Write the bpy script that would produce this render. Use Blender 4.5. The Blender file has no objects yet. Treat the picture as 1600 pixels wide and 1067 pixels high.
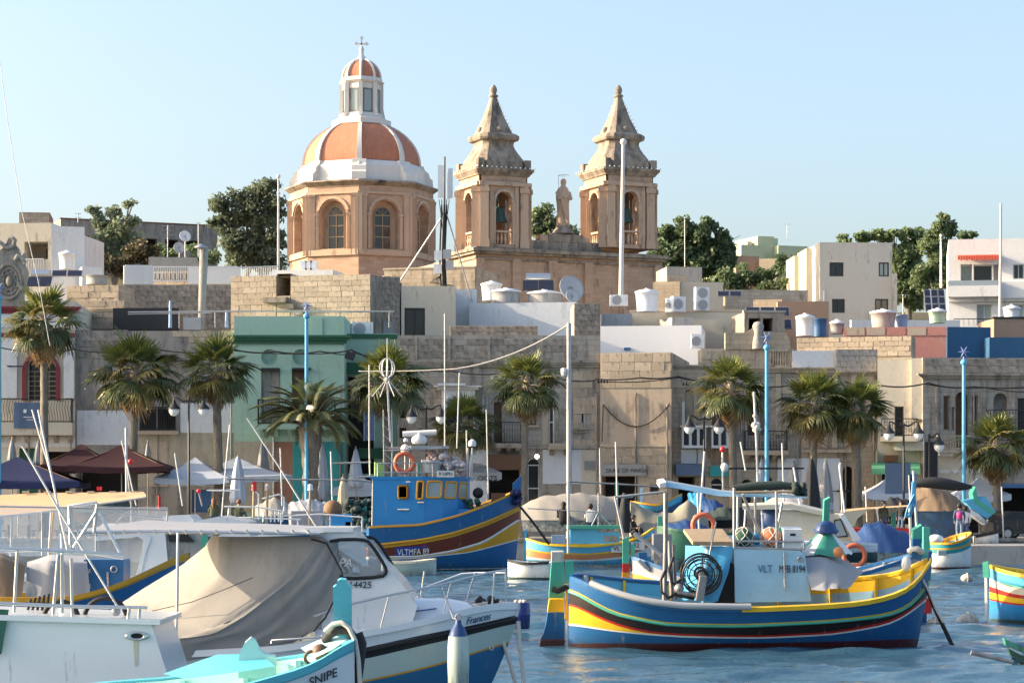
import bpy, bmesh, math, random
import numpy as np
from mathutils import Vector, Matrix, Euler
random.seed(11)
sc = bpy.context.scene
COL = sc.collection
R = math.radians
# ---------------------------------------------------------------- camera
F, H, YH, CX = 3600.0, 3.5, 766.0, 800.0      # focal length in photo pixels, eye height, horizon row, centre column
cam = bpy.data.cameras.new('camera')
cam.sensor_width = 36; cam.lens = 36 * F / 1600
cam.shift_y = (YH - 533.5) / 1600
cam.clip_start = 0.5; cam.clip_end = 3000
camo = bpy.data.objects.new('camera', cam); COL.objects.link(camo)
camo.location = (0, 0, H); camo.rotation_euler = (R(90), 0, 0)
sc.camera = camo
# ---------------------------------------------------------------- sky, sun, exposure
SUN_EL, SUN_AZ = 20.0, -88.5                    # azimuth from +Y towards +X
world = bpy.data.worlds.new('World'); sc.world = world; world.use_nodes = True
wn = world.node_tree
bg = wn.nodes['Background']
sky = wn.nodes.new('ShaderNodeTexSky'); sky.sky_type = 'NISHITA'; sky.sun_disc = False
sky.sun_elevation = R(SUN_EL); sky.sun_rotation = R(SUN_AZ)
sky.air_density = 0.95; sky.dust_density = 4.2; sky.ozone_density = 1.45; sky.altitude = 0
wn.links.new(sky.outputs[0], bg.inputs[0]); bg.inputs[1].default_value = 0.15
sl = bpy.data.lights.new('sun', 'SUN'); sl.energy = 4.0; sl.angle = R(0.5); sl.color = (1.0, 0.80, 0.56)
so = bpy.data.objects.new('sun', sl); COL.objects.link(so)
sd = Vector((math.sin(R(SUN_AZ)) * math.cos(R(SUN_EL)), math.cos(R(SUN_AZ)) * math.cos(R(SUN_EL)), math.sin(R(SUN_EL))))
so.rotation_euler = sd.to_track_quat('Z', 'Y').to_euler(); so.location = (-40, 20, 40)
vs = sc.view_settings
sc.display_settings.display_device = 'sRGB'
vs.view_transform = 'Standard'; vs.look = 'None'; vs.gamma = 1.0; vs.use_curve_mapping = False
vs.exposure = 1.32
# ---------------------------------------------------------------- helpers
def P(px, py, Y): return Vector(((px - CX) * Y / F, Y, H + (YH - py) * Y / F))
def V(*a): return Vector(a)
def lerp(a, b, t): return a + (b - a) * t
def interp(t, xs, ys): return float(np.interp(t, xs, ys))

class MB:
    """collects geometry for ONE mesh object"""
    def __init__(s): s.v = []; s.f = []; s.mi = []; s.sm = []
    def add(s, vs, fs, mi=0, sm=False):
        n = len(s.v); s.v += [tuple(v) for v in vs]
        for f in fs:
            s.f.append([i + n for i in f]); s.mi.append(mi); s.sm.append(sm)
        return s
    def box(s, x0, x1, y0, y1, z0, z1, mi=0):
        return s.add([(x0,y0,z0),(x1,y0,z0),(x1,y1,z0),(x0,y1,z0),(x0,y0,z1),(x1,y0,z1),(x1,y1,z1),(x0,y1,z1)],
                     [(0,3,2,1),(4,5,6,7),(0,1,5,4),(1,2,6,5),(2,3,7,6),(3,0,4,7)], mi)
    def cbox(s, c, sx, sy, sz, mi=0, rot=None):
        n = len(s.v); s.box(-sx/2, sx/2, -sy/2, sy/2, -sz/2, sz/2, mi)
        M = rot.to_matrix() if rot is not None else None
        for i in range(n, len(s.v)):
            p = Vector(s.v[i])
            if M is not None: p = M @ p
            s.v[i] = tuple(p + Vector(c))
        return s
    def beam(s, p, q, w, h=None, mi=0):
        p, q = Vector(p), Vector(q); h = h or w; d = q - p
        if d.length < 1e-6: return s
        up = Vector((0,0,1)) if abs(d.normalized().z) < .95 else Vector((0,1,0))
        a = d.cross(up).normalized() * w/2; b = a.cross(d).normalized() * h/2
        vs = [p-a-b, p+a-b, p+a+b, p-a+b, q-a-b, q+a-b, q+a+b, q-a+b]
        return s.add(vs, [(0,1,2,3),(7,6,5,4),(0,4,5,1),(1,5,6,2),(2,6,7,3),(3,7,4,0)], mi)
    def tube(s, pts, r, n=6, mi=0, cap=True, sm=True):
        pts = [Vector(p) for p in pts]; m = len(pts)
        rs = r if isinstance(r, (list, tuple)) else [r] * m
        vs, fs = [], []; ref = None
        for i, p in enumerate(pts):
            t = (pts[min(i+1, m-1)] - pts[max(i-1, 0)])
            if t.length < 1e-9: t = Vector((0,0,1))
            t.normalize()
            if ref is None:
                ref = Vector((0,0,1)) if abs(t.z) < .9 else Vector((1,0,0))
            a = t.cross(ref)
            if a.length < 1e-4: a = t.cross(Vector((0.3,1,0)))
            a.normalize(); b = a.cross(t).normalized(); ref = b
            for k in range(n):
                w = 2*math.pi*k/n
                vs.append(p + (a*math.cos(w) + b*math.sin(w)) * rs[i])
        for i in range(m-1):
            for k in range(n):
                k2 = (k+1) % n
                fs.append((i*n+k, i*n+k2, (i+1)*n+k2, (i+1)*n+k))
        s.add(vs, fs, mi, sm)
        if cap:
            s.add(vs[:n], [tuple(range(n))], mi); s.add(vs[-n:], [tuple(range(n-1, -1, -1))], mi)
        return s
    def lathe(s, prof, n=16, c=(0,0,0), mi=0, sm=True, ph=0.0, sq=1.0):
        vs, fs = [], []; m = len(prof)
        for r, z in prof:
            for k in range(n):
                w = 2*math.pi*k/n + ph
                vs.append((c[0] + r*math.cos(w), c[1] + sq*r*math.sin(w), c[2] + z))
        for i in range(m-1):
            for k in range(n):
                k2 = (k+1) % n; fs.append((i*n+k, i*n+k2, (i+1)*n+k2, (i+1)*n+k))
        s.add(vs, fs, mi, sm)
        s.add(vs[:n], [tuple(range(n-1,-1,-1))], mi); s.add(vs[-n:], [tuple(range(n))], mi)
        return s
    def ball(s, c, r, n=10, m=6, mi=0, sx=1, sy=1, sz=1):
        vs, fs = [], []
        for i in range(m+1):
            a = math.pi*i/m
            for k in range(n):
                w = 2*math.pi*k/n
                vs.append((c[0]+sx*r*math.sin(a)*math.cos(w), c[1]+sy*r*math.sin(a)*math.sin(w), c[2]-sz*r*math.cos(a)))
        for i in range(m):
            for k in range(n):
                k2=(k+1)%n; fs.append((i*n+k, i*n+k2, (i+1)*n+k2, (i+1)*n+k))
        return s.add(vs, fs, mi, True)
    def torus(s, c, Rr, r, n=24, m=8, axis='y', mi=0):
        pts = []
        for k in range(n+1):
            w = 2*math.pi*k/n
            o = {'y': (math.cos(w)*Rr, 0, math.sin(w)*Rr), 'z': (math.cos(w)*Rr, math.sin(w)*Rr, 0), 'x': (0, math.cos(w)*Rr, math.sin(w)*Rr)}[axis]
            pts.append(Vector(c) + Vector(o))
        return s.tube(pts, r, m, mi, cap=False)
    def prism(s, poly, y0, y1, mi=0):
        """poly: (x,z) outline, counter-clockwise seen from -y; extruded y0..y1"""
        n = len(poly)
        vs = [(x, y0, z) for x, z in poly] + [(x, y1, z) for x, z in poly]
        fs = [tuple(range(n)), tuple(range(2*n-1, n-1, -1))] + [(i, i+n, (i+1) % n + n, (i+1) % n) for i in range(n)]
        return s.add(vs, fs, mi)
    def grid(s, rows, mi=0, sm=True, closed=False, mats=None):
        """rows: list of equal length point lists -> quads; mats gives a material per row gap"""
        m, n = len(rows), len(rows[0]); vs = [p for r in rows for p in r]
        for i in range(m-1):
            fs = []
            for k in range(n if closed else n-1):
                k2 = (k+1) % n; fs.append((i*n+k, i*n+k2, (i+1)*n+k2, (i+1)*n+k))
            if i == 0: base = len(s.v); s.v += [tuple(v) for v in vs]
            for f in fs:
                s.f.append([q+base for q in f]); s.mi.append(mats[i] if mats else mi); s.sm.append(sm)
        return s
    def xform(s, M):
        s.v = [tuple(M @ Vector(v)) for v in s.v]; return s
    def mesh(s, name, mats):
        me = bpy.data.meshes.new(name); me.from_pydata(s.v, [], s.f)
        if not isinstance(mats, (list, tuple)): mats = [mats]
        for m in mats: me.materials.append(m)
        if len(me.polygons) == len(s.mi):
            me.polygons.foreach_set('material_index', s.mi); me.polygons.foreach_set('use_smooth', s.sm)
        me.validate(); me.update()
        return me

def link(name, me, parent=None, loc=None, rot=None, kind=None, label=None):
    o = bpy.data.objects.new(name, me); COL.objects.link(o)
    if parent is not None: o.parent = parent
    if loc is not None: o.location = loc
    if rot is not None: o.rotation_euler = rot
    if kind: o['kind'] = kind
    if label: o['label'] = label
    return o
def part(name, mb, mats, parent=None, loc=None, rot=None, kind=None, label=None):
    return link(name, mb.mesh(name, mats), parent, loc, rot, kind, label)
def tag(o, label, cat, group=None):
    o['label'] = label; o['category'] = cat
    if group: o['group'] = group
    return o
def thing(name, label, cat, loc=(0,0,0), rz=0.0, group=None):
    o = bpy.data.objects.new(name, None); COL.objects.link(o); o.empty_display_size = .3
    o.location = loc; o.rotation_euler = (0, 0, rz)
    return tag(o, label, cat, group)
def solo(name, mb, mats, label, cat, loc=None, rot=None, group=None):
    return tag(part(name, mb, mats, None, loc, rot), label, cat, group)
def dup(root, loc, rz, label=None, sc_=None):
    r = root.copy(); COL.objects.link(r); r.location = loc; r.rotation_euler = (0, 0, rz)
    if label: r['label'] = label
    if sc_: r.scale = (sc_,)*3 if not isinstance(sc_, tuple) else sc_
    for ch in list(root.children):
        c = ch.copy(); COL.objects.link(c); c.parent = r
        for g in ch.children:
            d = g.copy(); COL.objects.link(d); d.parent = c
    return r
def structure(name, mb, mats): return part(name, mb, mats, kind='structure')
def sag(p, q, drop, n=14):
    p, q = Vector(p), Vector(q); out = []
    for i in range(n+1):
        t = i/n; v = p.lerp(q, t); v.z -= drop*4*t*(1-t); out.append(v)
    return out
def text_mesh(s, size, extrude=0.004, shear=0.0, align='LEFT', space=1.0):
    cu = bpy.data.curves.new('text', 'FONT'); cu.body = s; cu.size = size; cu.extrude = extrude
    cu.align_x = align; cu.shear = shear; cu.space_character = space
    o = bpy.data.objects.new('text', cu); COL.objects.link(o)
    dg = bpy.context.evaluated_depsgraph_get()
    me = bpy.data.meshes.new_from_object(o.evaluated_get(dg))
    bpy.data.objects.remove(o); bpy.data.curves.remove(cu)
    return me
def lettering(s, size, mat, parent, loc, rot=(R(90),0,0), name='lettering', **k):
    me = text_mesh(s, size, **k); me.materials.clear(); me.materials.append(mat)
    return link(name, me, parent, loc, rot)

# ---------------------------------------------------------------- materials
MATS = {}
def _nm(name):
    m = bpy.data.materials.new(name); m.use_nodes = True
    nt = m.node_tree; b = nt.nodes['Principled BSDF']
    return m, nt, b
def _noise(nt, vec, scale, detail=4, rough=.55):
    n = nt.nodes.new('ShaderNodeTexNoise'); n.inputs['Scale'].default_value = scale
    n.inputs['Detail'].default_value = detail; n.inputs['Roughness'].default_value = rough
    nt.links.new(vec, n.inputs['Vector']); return n
def _ramp(nt, fac, a, b, ca=(0,0,0,1), cb=(1,1,1,1)):
    r = nt.nodes.new('ShaderNodeValToRGB'); r.color_ramp.elements[0].position = a; r.color_ramp.elements[1].position = b
    r.color_ramp.elements[0].color = ca; r.color_ramp.elements[1].color = cb
    nt.links.new(fac, r.inputs[0]); return r.outputs[0]
def _mix(nt, fac, a, b, mode='MIX'):
    m = nt.nodes.new('ShaderNodeMix'); m.data_type = 'RGBA'; m.blend_type = mode
    for sock, v in ((m.inputs[0], fac), (m.inputs[6], a), (m.inputs[7], b)):
        if hasattr(v, 'links'): nt.links.new(v, sock)
        elif isinstance(v, (int, float)): sock.default_value = v
        else: sock.default_value = (*v[:3], 1)
    return m.outputs[2]
def _coords(nt, scale=(1,1,1), kind='Object'):
    tc = nt.nodes.new('ShaderNodeTexCoord'); mp = nt.nodes.new('ShaderNodeMapping')
    mp.inputs['Scale'].default_value = scale
    nt.links.new(tc.outputs[kind], mp.inputs[0]); return mp.outputs[0]
def _bump(nt, b, h, strength, dist=.02):
    bp = nt.nodes.new('ShaderNodeBump'); bp.inputs['Strength'].default_value = strength; bp.inputs['Distance'].default_value = dist
    nt.links.new(h, bp.inputs['Height']); nt.links.new(bp.outputs[0], b.inputs['Normal'])
def paint(name, col, rough=.5, var=.25, scale=3.0, dirt=None, damt=.4, bump=.1, metal=0.0, rnd=.0, streak=True, coat=0.0):
    """painted / plastic / cloth surface with uneven tone, optional dirt"""
    m, nt, b = _nm(name); o = _coords(nt)
    n = _noise(nt, o, scale, 6, .6)
    dark = tuple(c * (1 - var) for c in col); lite = tuple(min(1, c * (1 + var*.6)) for c in col)
    c = _mix(nt, n.outputs[0], dark, lite)
    if dirt:
        st = _noise(nt, _coords(nt, (1.5, 1.5, .25) if streak else (1,1,1)), 2.3, 8, .7)
        c = _mix(nt, _ramp(nt, st.outputs[0], .62 - damt*.35, .72 - damt*.1), c, dirt)
    if rnd:
        oi = nt.nodes.new('ShaderNodeObjectInfo'); mr = nt.nodes.new('ShaderNodeMapRange')
        mr.inputs[3].default_value = 1 - rnd; mr.inputs[4].default_value = 1 + rnd
        nt.links.new(oi.outputs['Random'], mr.inputs[0])
        cb = nt.nodes.new('ShaderNodeCombineColor')
        for i in range(3): nt.links.new(mr.outputs[0], cb.inputs[i])
        c = _mix(nt, 1.0, c, cb.outputs[0], 'MULTIPLY')
    nt.links.new(c, b.inputs['Base Color'])
    b.inputs['Roughness'].default_value = rough; b.inputs['Metallic'].default_value = metal
    if coat: b.inputs['Coat Weight'].default_value = coat; b.inputs['Coat Roughness'].default_value = .15
    if bump: _bump(nt, b, _noise(nt, o, scale*9, 5).outputs[0], bump, .01)
    MATS[name] = m; return m
def stone(name, col, col2=None, stain=(.06,.055,.05), samt=.35, brick=None, bump=.5, rnd=0.0, scale=1.0, mortar=.75):
    """weathered limestone / plaster; brick=(w,h) draws fine courses where the stones are too far off to be built"""
    m, nt, b = _nm(name); o = _coords(nt)
    col2 = col2 or tuple(c * .72 for c in col)
    big = _noise(nt, o, .45*scale, 5, .6); fine = _noise(nt, o, 5*scale, 8, .7)
    c = _mix(nt, _ramp(nt, big.outputs[0], .35, .65), col, col2)
    c = _mix(nt, _ramp(nt, fine.outputs[0], .3, .75), tuple(x*.82 for x in col), c)
    h = fine.outputs[0]
    if brick:
        sp = nt.nodes.new('ShaderNodeSeparateXYZ'); nt.links.new(o, sp.inputs[0])
        ad = nt.nodes.new('ShaderNodeMath'); nt.links.new(sp.outputs[0], ad.inputs[0]); nt.links.new(sp.outputs[1], ad.inputs[1])
        cx = nt.nodes.new('ShaderNodeCombineXYZ'); nt.links.new(ad.outputs[0], cx.inputs[0]); nt.links.new(sp.outputs[2], cx.inputs[1])
        bt = nt.nodes.new('ShaderNodeTexBrick'); nt.links.new(cx.outputs[0], bt.inputs[0])
        bt.inputs['Scale'].default_value = 1; bt.inputs['Brick Width'].default_value = brick[0]; bt.inputs['Row Height'].default_value = brick[1]
        bt.inputs['Mortar Size'].default_value = .014; bt.inputs['Mortar Smooth'].default_value = .3
        bt.inputs['Color1'].default_value = (1,1,1,1); bt.inputs['Color2'].default_value = (.8,.79,.77,1)
        bt.inputs['Mortar'].default_value = (mortar*.8, mortar*.78, mortar*.75, 1)
        c = _mix(nt, .9, c, bt.outputs[0], 'MULTIPLY')
    if samt:
        st = _noise(nt, _coords(nt, (1.1, 1.1, .3)), 1.3*scale, 9, .72)
        c = _mix(nt, _ramp(nt, st.outputs[0], .60 - samt*.25, .78 - samt*.12), c, stain)
    if rnd:
        oi = nt.nodes.new('ShaderNodeObjectInfo'); mr = nt.nodes.new('ShaderNodeMapRange')
        mr.inputs[3].default_value = 1 - rnd; mr.inputs[4].default_value = 1 + rnd*.8
        nt.links.new(oi.outputs['Random'], mr.inputs[0])
        cb = nt.nodes.new('ShaderNodeCombineColor')
        for i in range(3): nt.links.new(mr.outputs[0], cb.inputs[i])
        c = _mix(nt, 1.0, c, cb.outputs[0], 'MULTIPLY')
    nt.links.new(c, b.inputs['Base Color']); b.inputs['Roughness'].default_value = .9
    b.inputs['Specular IOR Level'].default_value = .2
    if bump: _bump(nt, b, h, bump, .05)
    MATS[name] = m; return m
def glassy(name, col, rough=.08, trans=0.0, alpha=1.0):
    m, nt, b = _nm(name); b.inputs['Base Color'].default_value = (*col, 1); b.inputs['Roughness'].default_value = rough
    b.inputs['Transmission Weight'].default_value = trans; b.inputs['Alpha'].default_value = alpha
    MATS[name] = m; return m
def leafmat(name, a, bcol, rough=.55, trans=.15, rnd=.25):
    m, nt, b = _nm(name); o = _coords(nt)
    n = _noise(nt, o, 1.6, 3)
    c = _mix(nt, _ramp(nt, n.outputs[0], .35, .65), a, bcol)
    oi = nt.nodes.new('ShaderNodeObjectInfo'); mr = nt.nodes.new('ShaderNodeMapRange')
    mr.inputs[3].default_value = 1 - rnd; mr.inputs[4].default_value = 1 + rnd
    nt.links.new(oi.outputs['Random'], mr.inputs[0])
    cb = nt.nodes.new('ShaderNodeCombineColor')
    for i in range(3): nt.links.new(mr.outputs[0], cb.inputs[i])
    c = _mix(nt, 1.0, c, cb.outputs[0], 'MULTIPLY')
    nt.links.new(c, b.inputs['Base Color']); b.inputs['Roughness'].default_value = rough
    tr = nt.nodes.new('ShaderNodeBsdfTranslucent'); nt.links.new(c, tr.inputs[0])
    mx = nt.nodes.new('ShaderNodeMixShader'); mx.inputs[0].default_value = trans
    nt.links.new(b.outputs[0], mx.inputs[1]); nt.links.new(tr.outputs[0], mx.inputs[2])
    nt.links.new(mx.outputs[0], nt.nodes['Material Output'].inputs[0])
    MATS[name] = m; return m

# limestone and plaster
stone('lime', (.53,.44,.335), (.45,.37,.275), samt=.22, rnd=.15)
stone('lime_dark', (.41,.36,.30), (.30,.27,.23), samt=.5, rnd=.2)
stone('lime_grey', (.46,.42,.365), (.37,.34,.30), samt=.38, brick=(.9,.29))
stone('lime_wall', (.54,.45,.34), (.45,.37,.275), samt=.38, brick=(.8,.27))
stone('church_stone', (.58,.41,.295), (.50,.345,.25), samt=.15, brick=(.9,.3), bump=.25, mortar=1.0)
stone('church_trim', (.58,.43,.31), (.51,.365,.265), samt=.2, bump=.3)
stone('church_grey', (.42,.35,.275), (.32,.27,.215), samt=.75, bump=.4)
stone('concrete', (.42,.40,.37), (.33,.32,.30), samt=.35)
stone('plaster_tan', (.54,.44,.34), (.48,.39,.30), samt=.28, bump=.2)
stone('plaster_cream', (.68,.61,.49), (.62,.55,.44), samt=.12, bump=.15)
stone('plaster_shade_beige', (.60,.56,.49), (.56,.52,.46), samt=.1, bump=.12)  # plaster tone with the shade of the house front in it
stone('plaster_white', (.80,.79,.77), (.74,.74,.73), stain=(.4,.4,.4), samt=.2, bump=.12)
stone('plaster_bluewhite', (.72,.75,.78), (.66,.70,.74), stain=(.33,.36,.4), samt=.22, bump=.12)
stone('plaster_grey', (.32,.33,.33), (.27,.28,.28), samt=.3, bump=.15)
stone('plaster_stained', (.40,.36,.315), (.28,.26,.24), samt=.6, bump=.35, stain=(.07,.068,.065))
stone('plaster_peel', (.50,.45,.35), (.40,.34,.26), stain=(.28,.26,.23), samt=.7, bump=.4, scale=2)
stone('plaster_rust', (.34,.18,.125), (.30,.16,.115), stain=(.4,.35,.28), samt=.25, bump=.3)
stone('plaster_pink', (.55,.25,.21), (.50,.25,.22), stain=(.4,.35,.3), samt=.2, bump=.25)
stone('plaster_terra', (.38,.265,.19), (.33,.235,.175), samt=.25, bump=.25)
stone('plaster_blue', (.045,.13,.25), (.04,.11,.21), stain=(.1,.15,.2), samt=.25, bump=.15)
stone('plaster_teal', (.05,.32,.34), (.04,.27,.30), stain=(.05,.1,.1), samt=.25, bump=.12)
stone('green_wall', (.40,.585,.48), (.35,.54,.43), stain=(.22,.33,.27), samt=.25, bump=.1)
stone('lemon_wall', (.62,.65,.42), (.57,.60,.40), samt=.08, bump=.08)
paint('green_trim', (.02,.11,.055), .6)
paint('dome_red', (.54,.20,.105), .75, .28, 1.2, (.36,.15,.09), .6, .3)
paint('white_paint', (.68,.65,.595), .5, .08, 2, (.55,.54,.5), .15)
paint('white_metal', (.66,.66,.65), .35, .05, 3, bump=0)
paint('white_roof', (.80,.80,.80), .7, .06)
paint('black_iron', (.018,.018,.02), .5, .3)
paint('dark', (.012,.012,.013), .9, .2)
paint('interior_shade', (.03,.027,.025), .95, .4)  # near-black colour standing in for the shade inside rooms
paint('rust', (.18,.075,.035), .8, .4, 5)
paint('galv', (.42,.42,.43), .45, .2, 4, metal=.6)
paint('steel', (.62,.62,.62), .28, .1, 4, metal=.9, bump=0)
paint('grey_plastic', (.38,.39,.40), .5, .12)
paint('wood', (.20,.11,.05), .7, .35, 5)
paint('wood_pale', (.36,.27,.17), .7, .3, 5)
paint('shutter_brown', (.13,.07,.04), .6, .3, 5)
paint('shutter_tan', (.30,.24,.17), .7, .25, 5)
paint('pole_blue', (.10,.40,.62), .45, .12)
paint('pole_white', (.56,.55,.53), .4, .1)
paint('water_tank_white', (.74,.75,.76), .5, .08, 2, (.5,.5,.48), .2)
paint('tank_grey', (.36,.35,.33), .8, .2, 2, (.2,.19,.18), .3)
paint('tank_green', (.42,.58,.42), .6, .1)
paint('tank_blue', (.30,.42,.60), .6, .15)
paint('barrel_blue', (.05,.14,.30), .5, .15)
paint('solar', (.025,.03,.05), .2, .2, bump=0)
paint('cable', (.02,.02,.02), .7, .2)
paint('rope', (.62,.57,.50), .9, .25, 14)
glassy('pane', (.02,.028,.035), .06)
glassy('pane_pale', (.30,.36,.36), .12)
glassy('bulb', (.85,.85,.82), .25)
paint('bronze_green', (.035,.085,.075), .55, .3, 6)
leafmat('leaf_olive', (.21,.27,.13), (.14,.19,.09), trans=.5)
leafmat('leaf_dark', (.18,.25,.125), (.12,.175,.085), trans=.5)
leafmat('leaf_grey', (.23,.28,.18), (.16,.205,.13), trans=.5)
leafmat('leaf_rust', (.17,.13,.06), (.10,.10,.05), trans=.3)
leafmat('frond_green', (.20,.215,.045), (.11,.14,.035), .4, .3)
leafmat('frond_dark', (.105,.12,.038), (.065,.085,.03), .38, .2)
leafmat('frond_olive', (.24,.19,.055), (.13,.13,.04), .5, .25)
leafmat('frond_dead', (.42,.27,.13), (.27,.17,.085), .8, .2)
stone('trunk', (.30,.255,.20), (.20,.17,.135), samt=.4, bump=1.0, scale=4)
M = MATS
# ================================================================ SETTING: hill, quay, water
def ground_z(x, y):
    # flat quay, then the town climbs a low hill
    t = max(0, min(1, (y - 150) / 90)); return 0.98 + 23.0*t*t*(3-2*t)*(1 - .10*math.sin(x*.03))
mb = MB(); rows = []
for j in range(40):
    y = 150 + (j/39)**1.4*1500
    rows.append([(x, y, ground_z(x, y) - .01 + (random.uniform(-.3,.3) if j > 3 else 0)) for x in np.linspace(-700, 700, 60)])
mb.grid(rows)
stone('hill_earth', (.16,.14,.08), (.08,.09,.045), samt=.4, bump=.6)
structure('hill', mb, M['hill_earth'])
# quay: a slab of limestone and concrete with a stepped edge; its water line runs slightly closer on the right
QY = 113.0
mb = MB(); mb.box(-700, 700, QY, 150, -1.5, 1.0)
structure('quay', mb, M['concrete'])
mb = MB(); mb.box(-700, 700, QY-.12, QY+.5, 1.004, 1.16)
structure('kerb', mb, M['lime_dark'])
mb = MB(); mb.box(18, 60, 107.5, QY-.2, -1.5, .92); structure('jetty', mb, M['concrete'])
# water with real ripples
def waves(x, y):
    rs = np.random.RandomState(5); z = np.zeros_like(x)
    wx = x + .55*np.sin(y*.31 + 1.3) + .4*np.sin(x*.23+y*.17); wy = y + .6*np.sin(x*.37 + .5) + .4*np.sin(x*.19 - y*.13)
    for i in range(26):
        lam = .55 * (1.135**i); a = R(-75 + rs.uniform(-42, 42)); k = 2*math.pi/lam
        z += .0118*lam**.48 * np.sin(k*(wx*math.cos(a) + wy*math.sin(a)) + rs.uniform(0, 6.28)) * (1 if lam < 4 else .45)
    return z
ys = 22 + np.cumsum(np.concatenate([[0], np.linspace(.085, .26, 540)])); ys = ys * (91.0/(ys[-1]-22)) + 22*(1-91.0/(ys[-1]-22))
us = np.linspace(-.26, .26, 330)
xx = us[None, :]*ys[:, None]; yy = np.repeat(ys[:, None], len(us), 1)
zz = waves(xx, yy)
n0, n1 = xx.shape
verts = np.stack([xx, yy, zz], -1).reshape(-1, 3)
idx = np.arange(n0*n1).reshape(n0, n1)
faces = np.stack([idx[:-1,:-1], idx[:-1,1:], idx[1:,1:], idx[1:,:-1]], -1).reshape(-1, 4)
me = bpy.data.meshes.new('water'); me.from_pydata(verts.tolist(), [], faces.tolist())
me.polygons.foreach_set('use_smooth', [True]*len(me.polygons)); me.update()
wm, wnt, wb = _nm('sea_water')
wo = _coords(wnt, (1.0, 1.0, 1.0))
dn = _noise(wnt, wo, .12, 3)
wnt.links.new(_mix(wnt, dn.outputs[0], (.030,.085,.135), (.042,.110,.165)), wb.inputs['Base Color'])
wb.inputs['Roughness'].default_value = .06; wb.inputs['IOR'].default_value = 1.33
_bump(wnt, wb, _noise(wnt, _coords(wnt, (1,.8,1)), 6.5, 5, .65).outputs[0], .5, .05)
me.materials.append(wm)
link('water', me, kind='structure')
# surrounding sheet so the harbour goes on outside the frame
mb = MB(); mb.add([(-700,-300,-.16),(700,-300,-.16),(700,QY+.3,-.16),(-700,QY+.3,-.16)], [(0,1,2,3)])
structure('water', mb, wm)

# ================================================================ CHURCH
CA = R(24)
ch = thing('church', 'baroque limestone church with red ribbed dome and twin bell towers', 'church', (0,0,0))
def octa(r, ph=R(24)): return [(r*math.cos(ph + R(22.5) - R(90) + i*R(45)), r*math.sin(ph + R(22.5) - R(90) + i*R(45))) for i in range(8)]
DY = 205.0; ds = F/DY
dc = P(565, YH, DY); dz = lambda py: H + (YH - py)/ds
def oprism(mb, r0, r1, z0, z1, mi=0, cap=True):
    a, b = octa(r0), octa(r1)
    vs = [(dc.x+x, dc.y+y, z0) for x, y in a] + [(dc.x+x, dc.y+y, z1) for x, y in b]
    fs = [(i, (i+1) % 8, (i+1) % 8+8, i+8) for i in range(8)]
    if cap: fs += [tuple(range(7,-1,-1)), tuple(range(8,16))]
    mb.add(vs, fs, mi)
rp = 1/ds
# --- drum: eight walls with arched, recessed windows
Rd = 112*rp; side = 2*Rd*math.sin(R(22.5)); ap = Rd*math.cos(R(22.5))
zb, zt = dz(640), dz(303)
drum = MB(); trim = MB(); recess = MB()
def arch_panel(mb, W, z0, z1, w, zs0, zspring, t, Mx, n=10):
    """wall panel of width W with a round-arched hole of width w"""
    r = w/2; out = []
    def q(*pts): mb.add([Mx @ Vector(p) for p in pts], [tuple(range(len(pts)))])
    q((-W/2,0,z0),(-r,0,z0),(-r,0,z1),(-W/2,0,z1)); q((r,0,z0),(W/2,0,z0),(W/2,0,z1),(r,0,z1))
    if zs0 > z0: q((-r,0,z0),(r,0,z0),(r,0,zs0),(-r,0,zs0))
    arc = [(-r*math.cos(math.pi*i/n), zspring + r*math.sin(math.pi*i/n)) for i in range(n+1)]
    for i in range(n):
        (xa, za), (xb, zb_) = arc[i], arc[i+1]
        q((xa,0,za),(xb,0,zb_),(xb,0,z1),(xa,0,z1))
        q((xa,0,za),(xa,t,za),(xb,t,zb_),(xb,0,zb_))
    q((-r,0,zs0),(-r,t,zs0),(-r,t,zspring),(-r,0,zspring)); q((r,0,zs0),(r,0,zspring),(r,t,zspring),(r,t,zs0))
    q((-r,0,zs0),(r,0,zs0),(r,t,zs0),(-r,t,zs0))
    return arc
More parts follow.
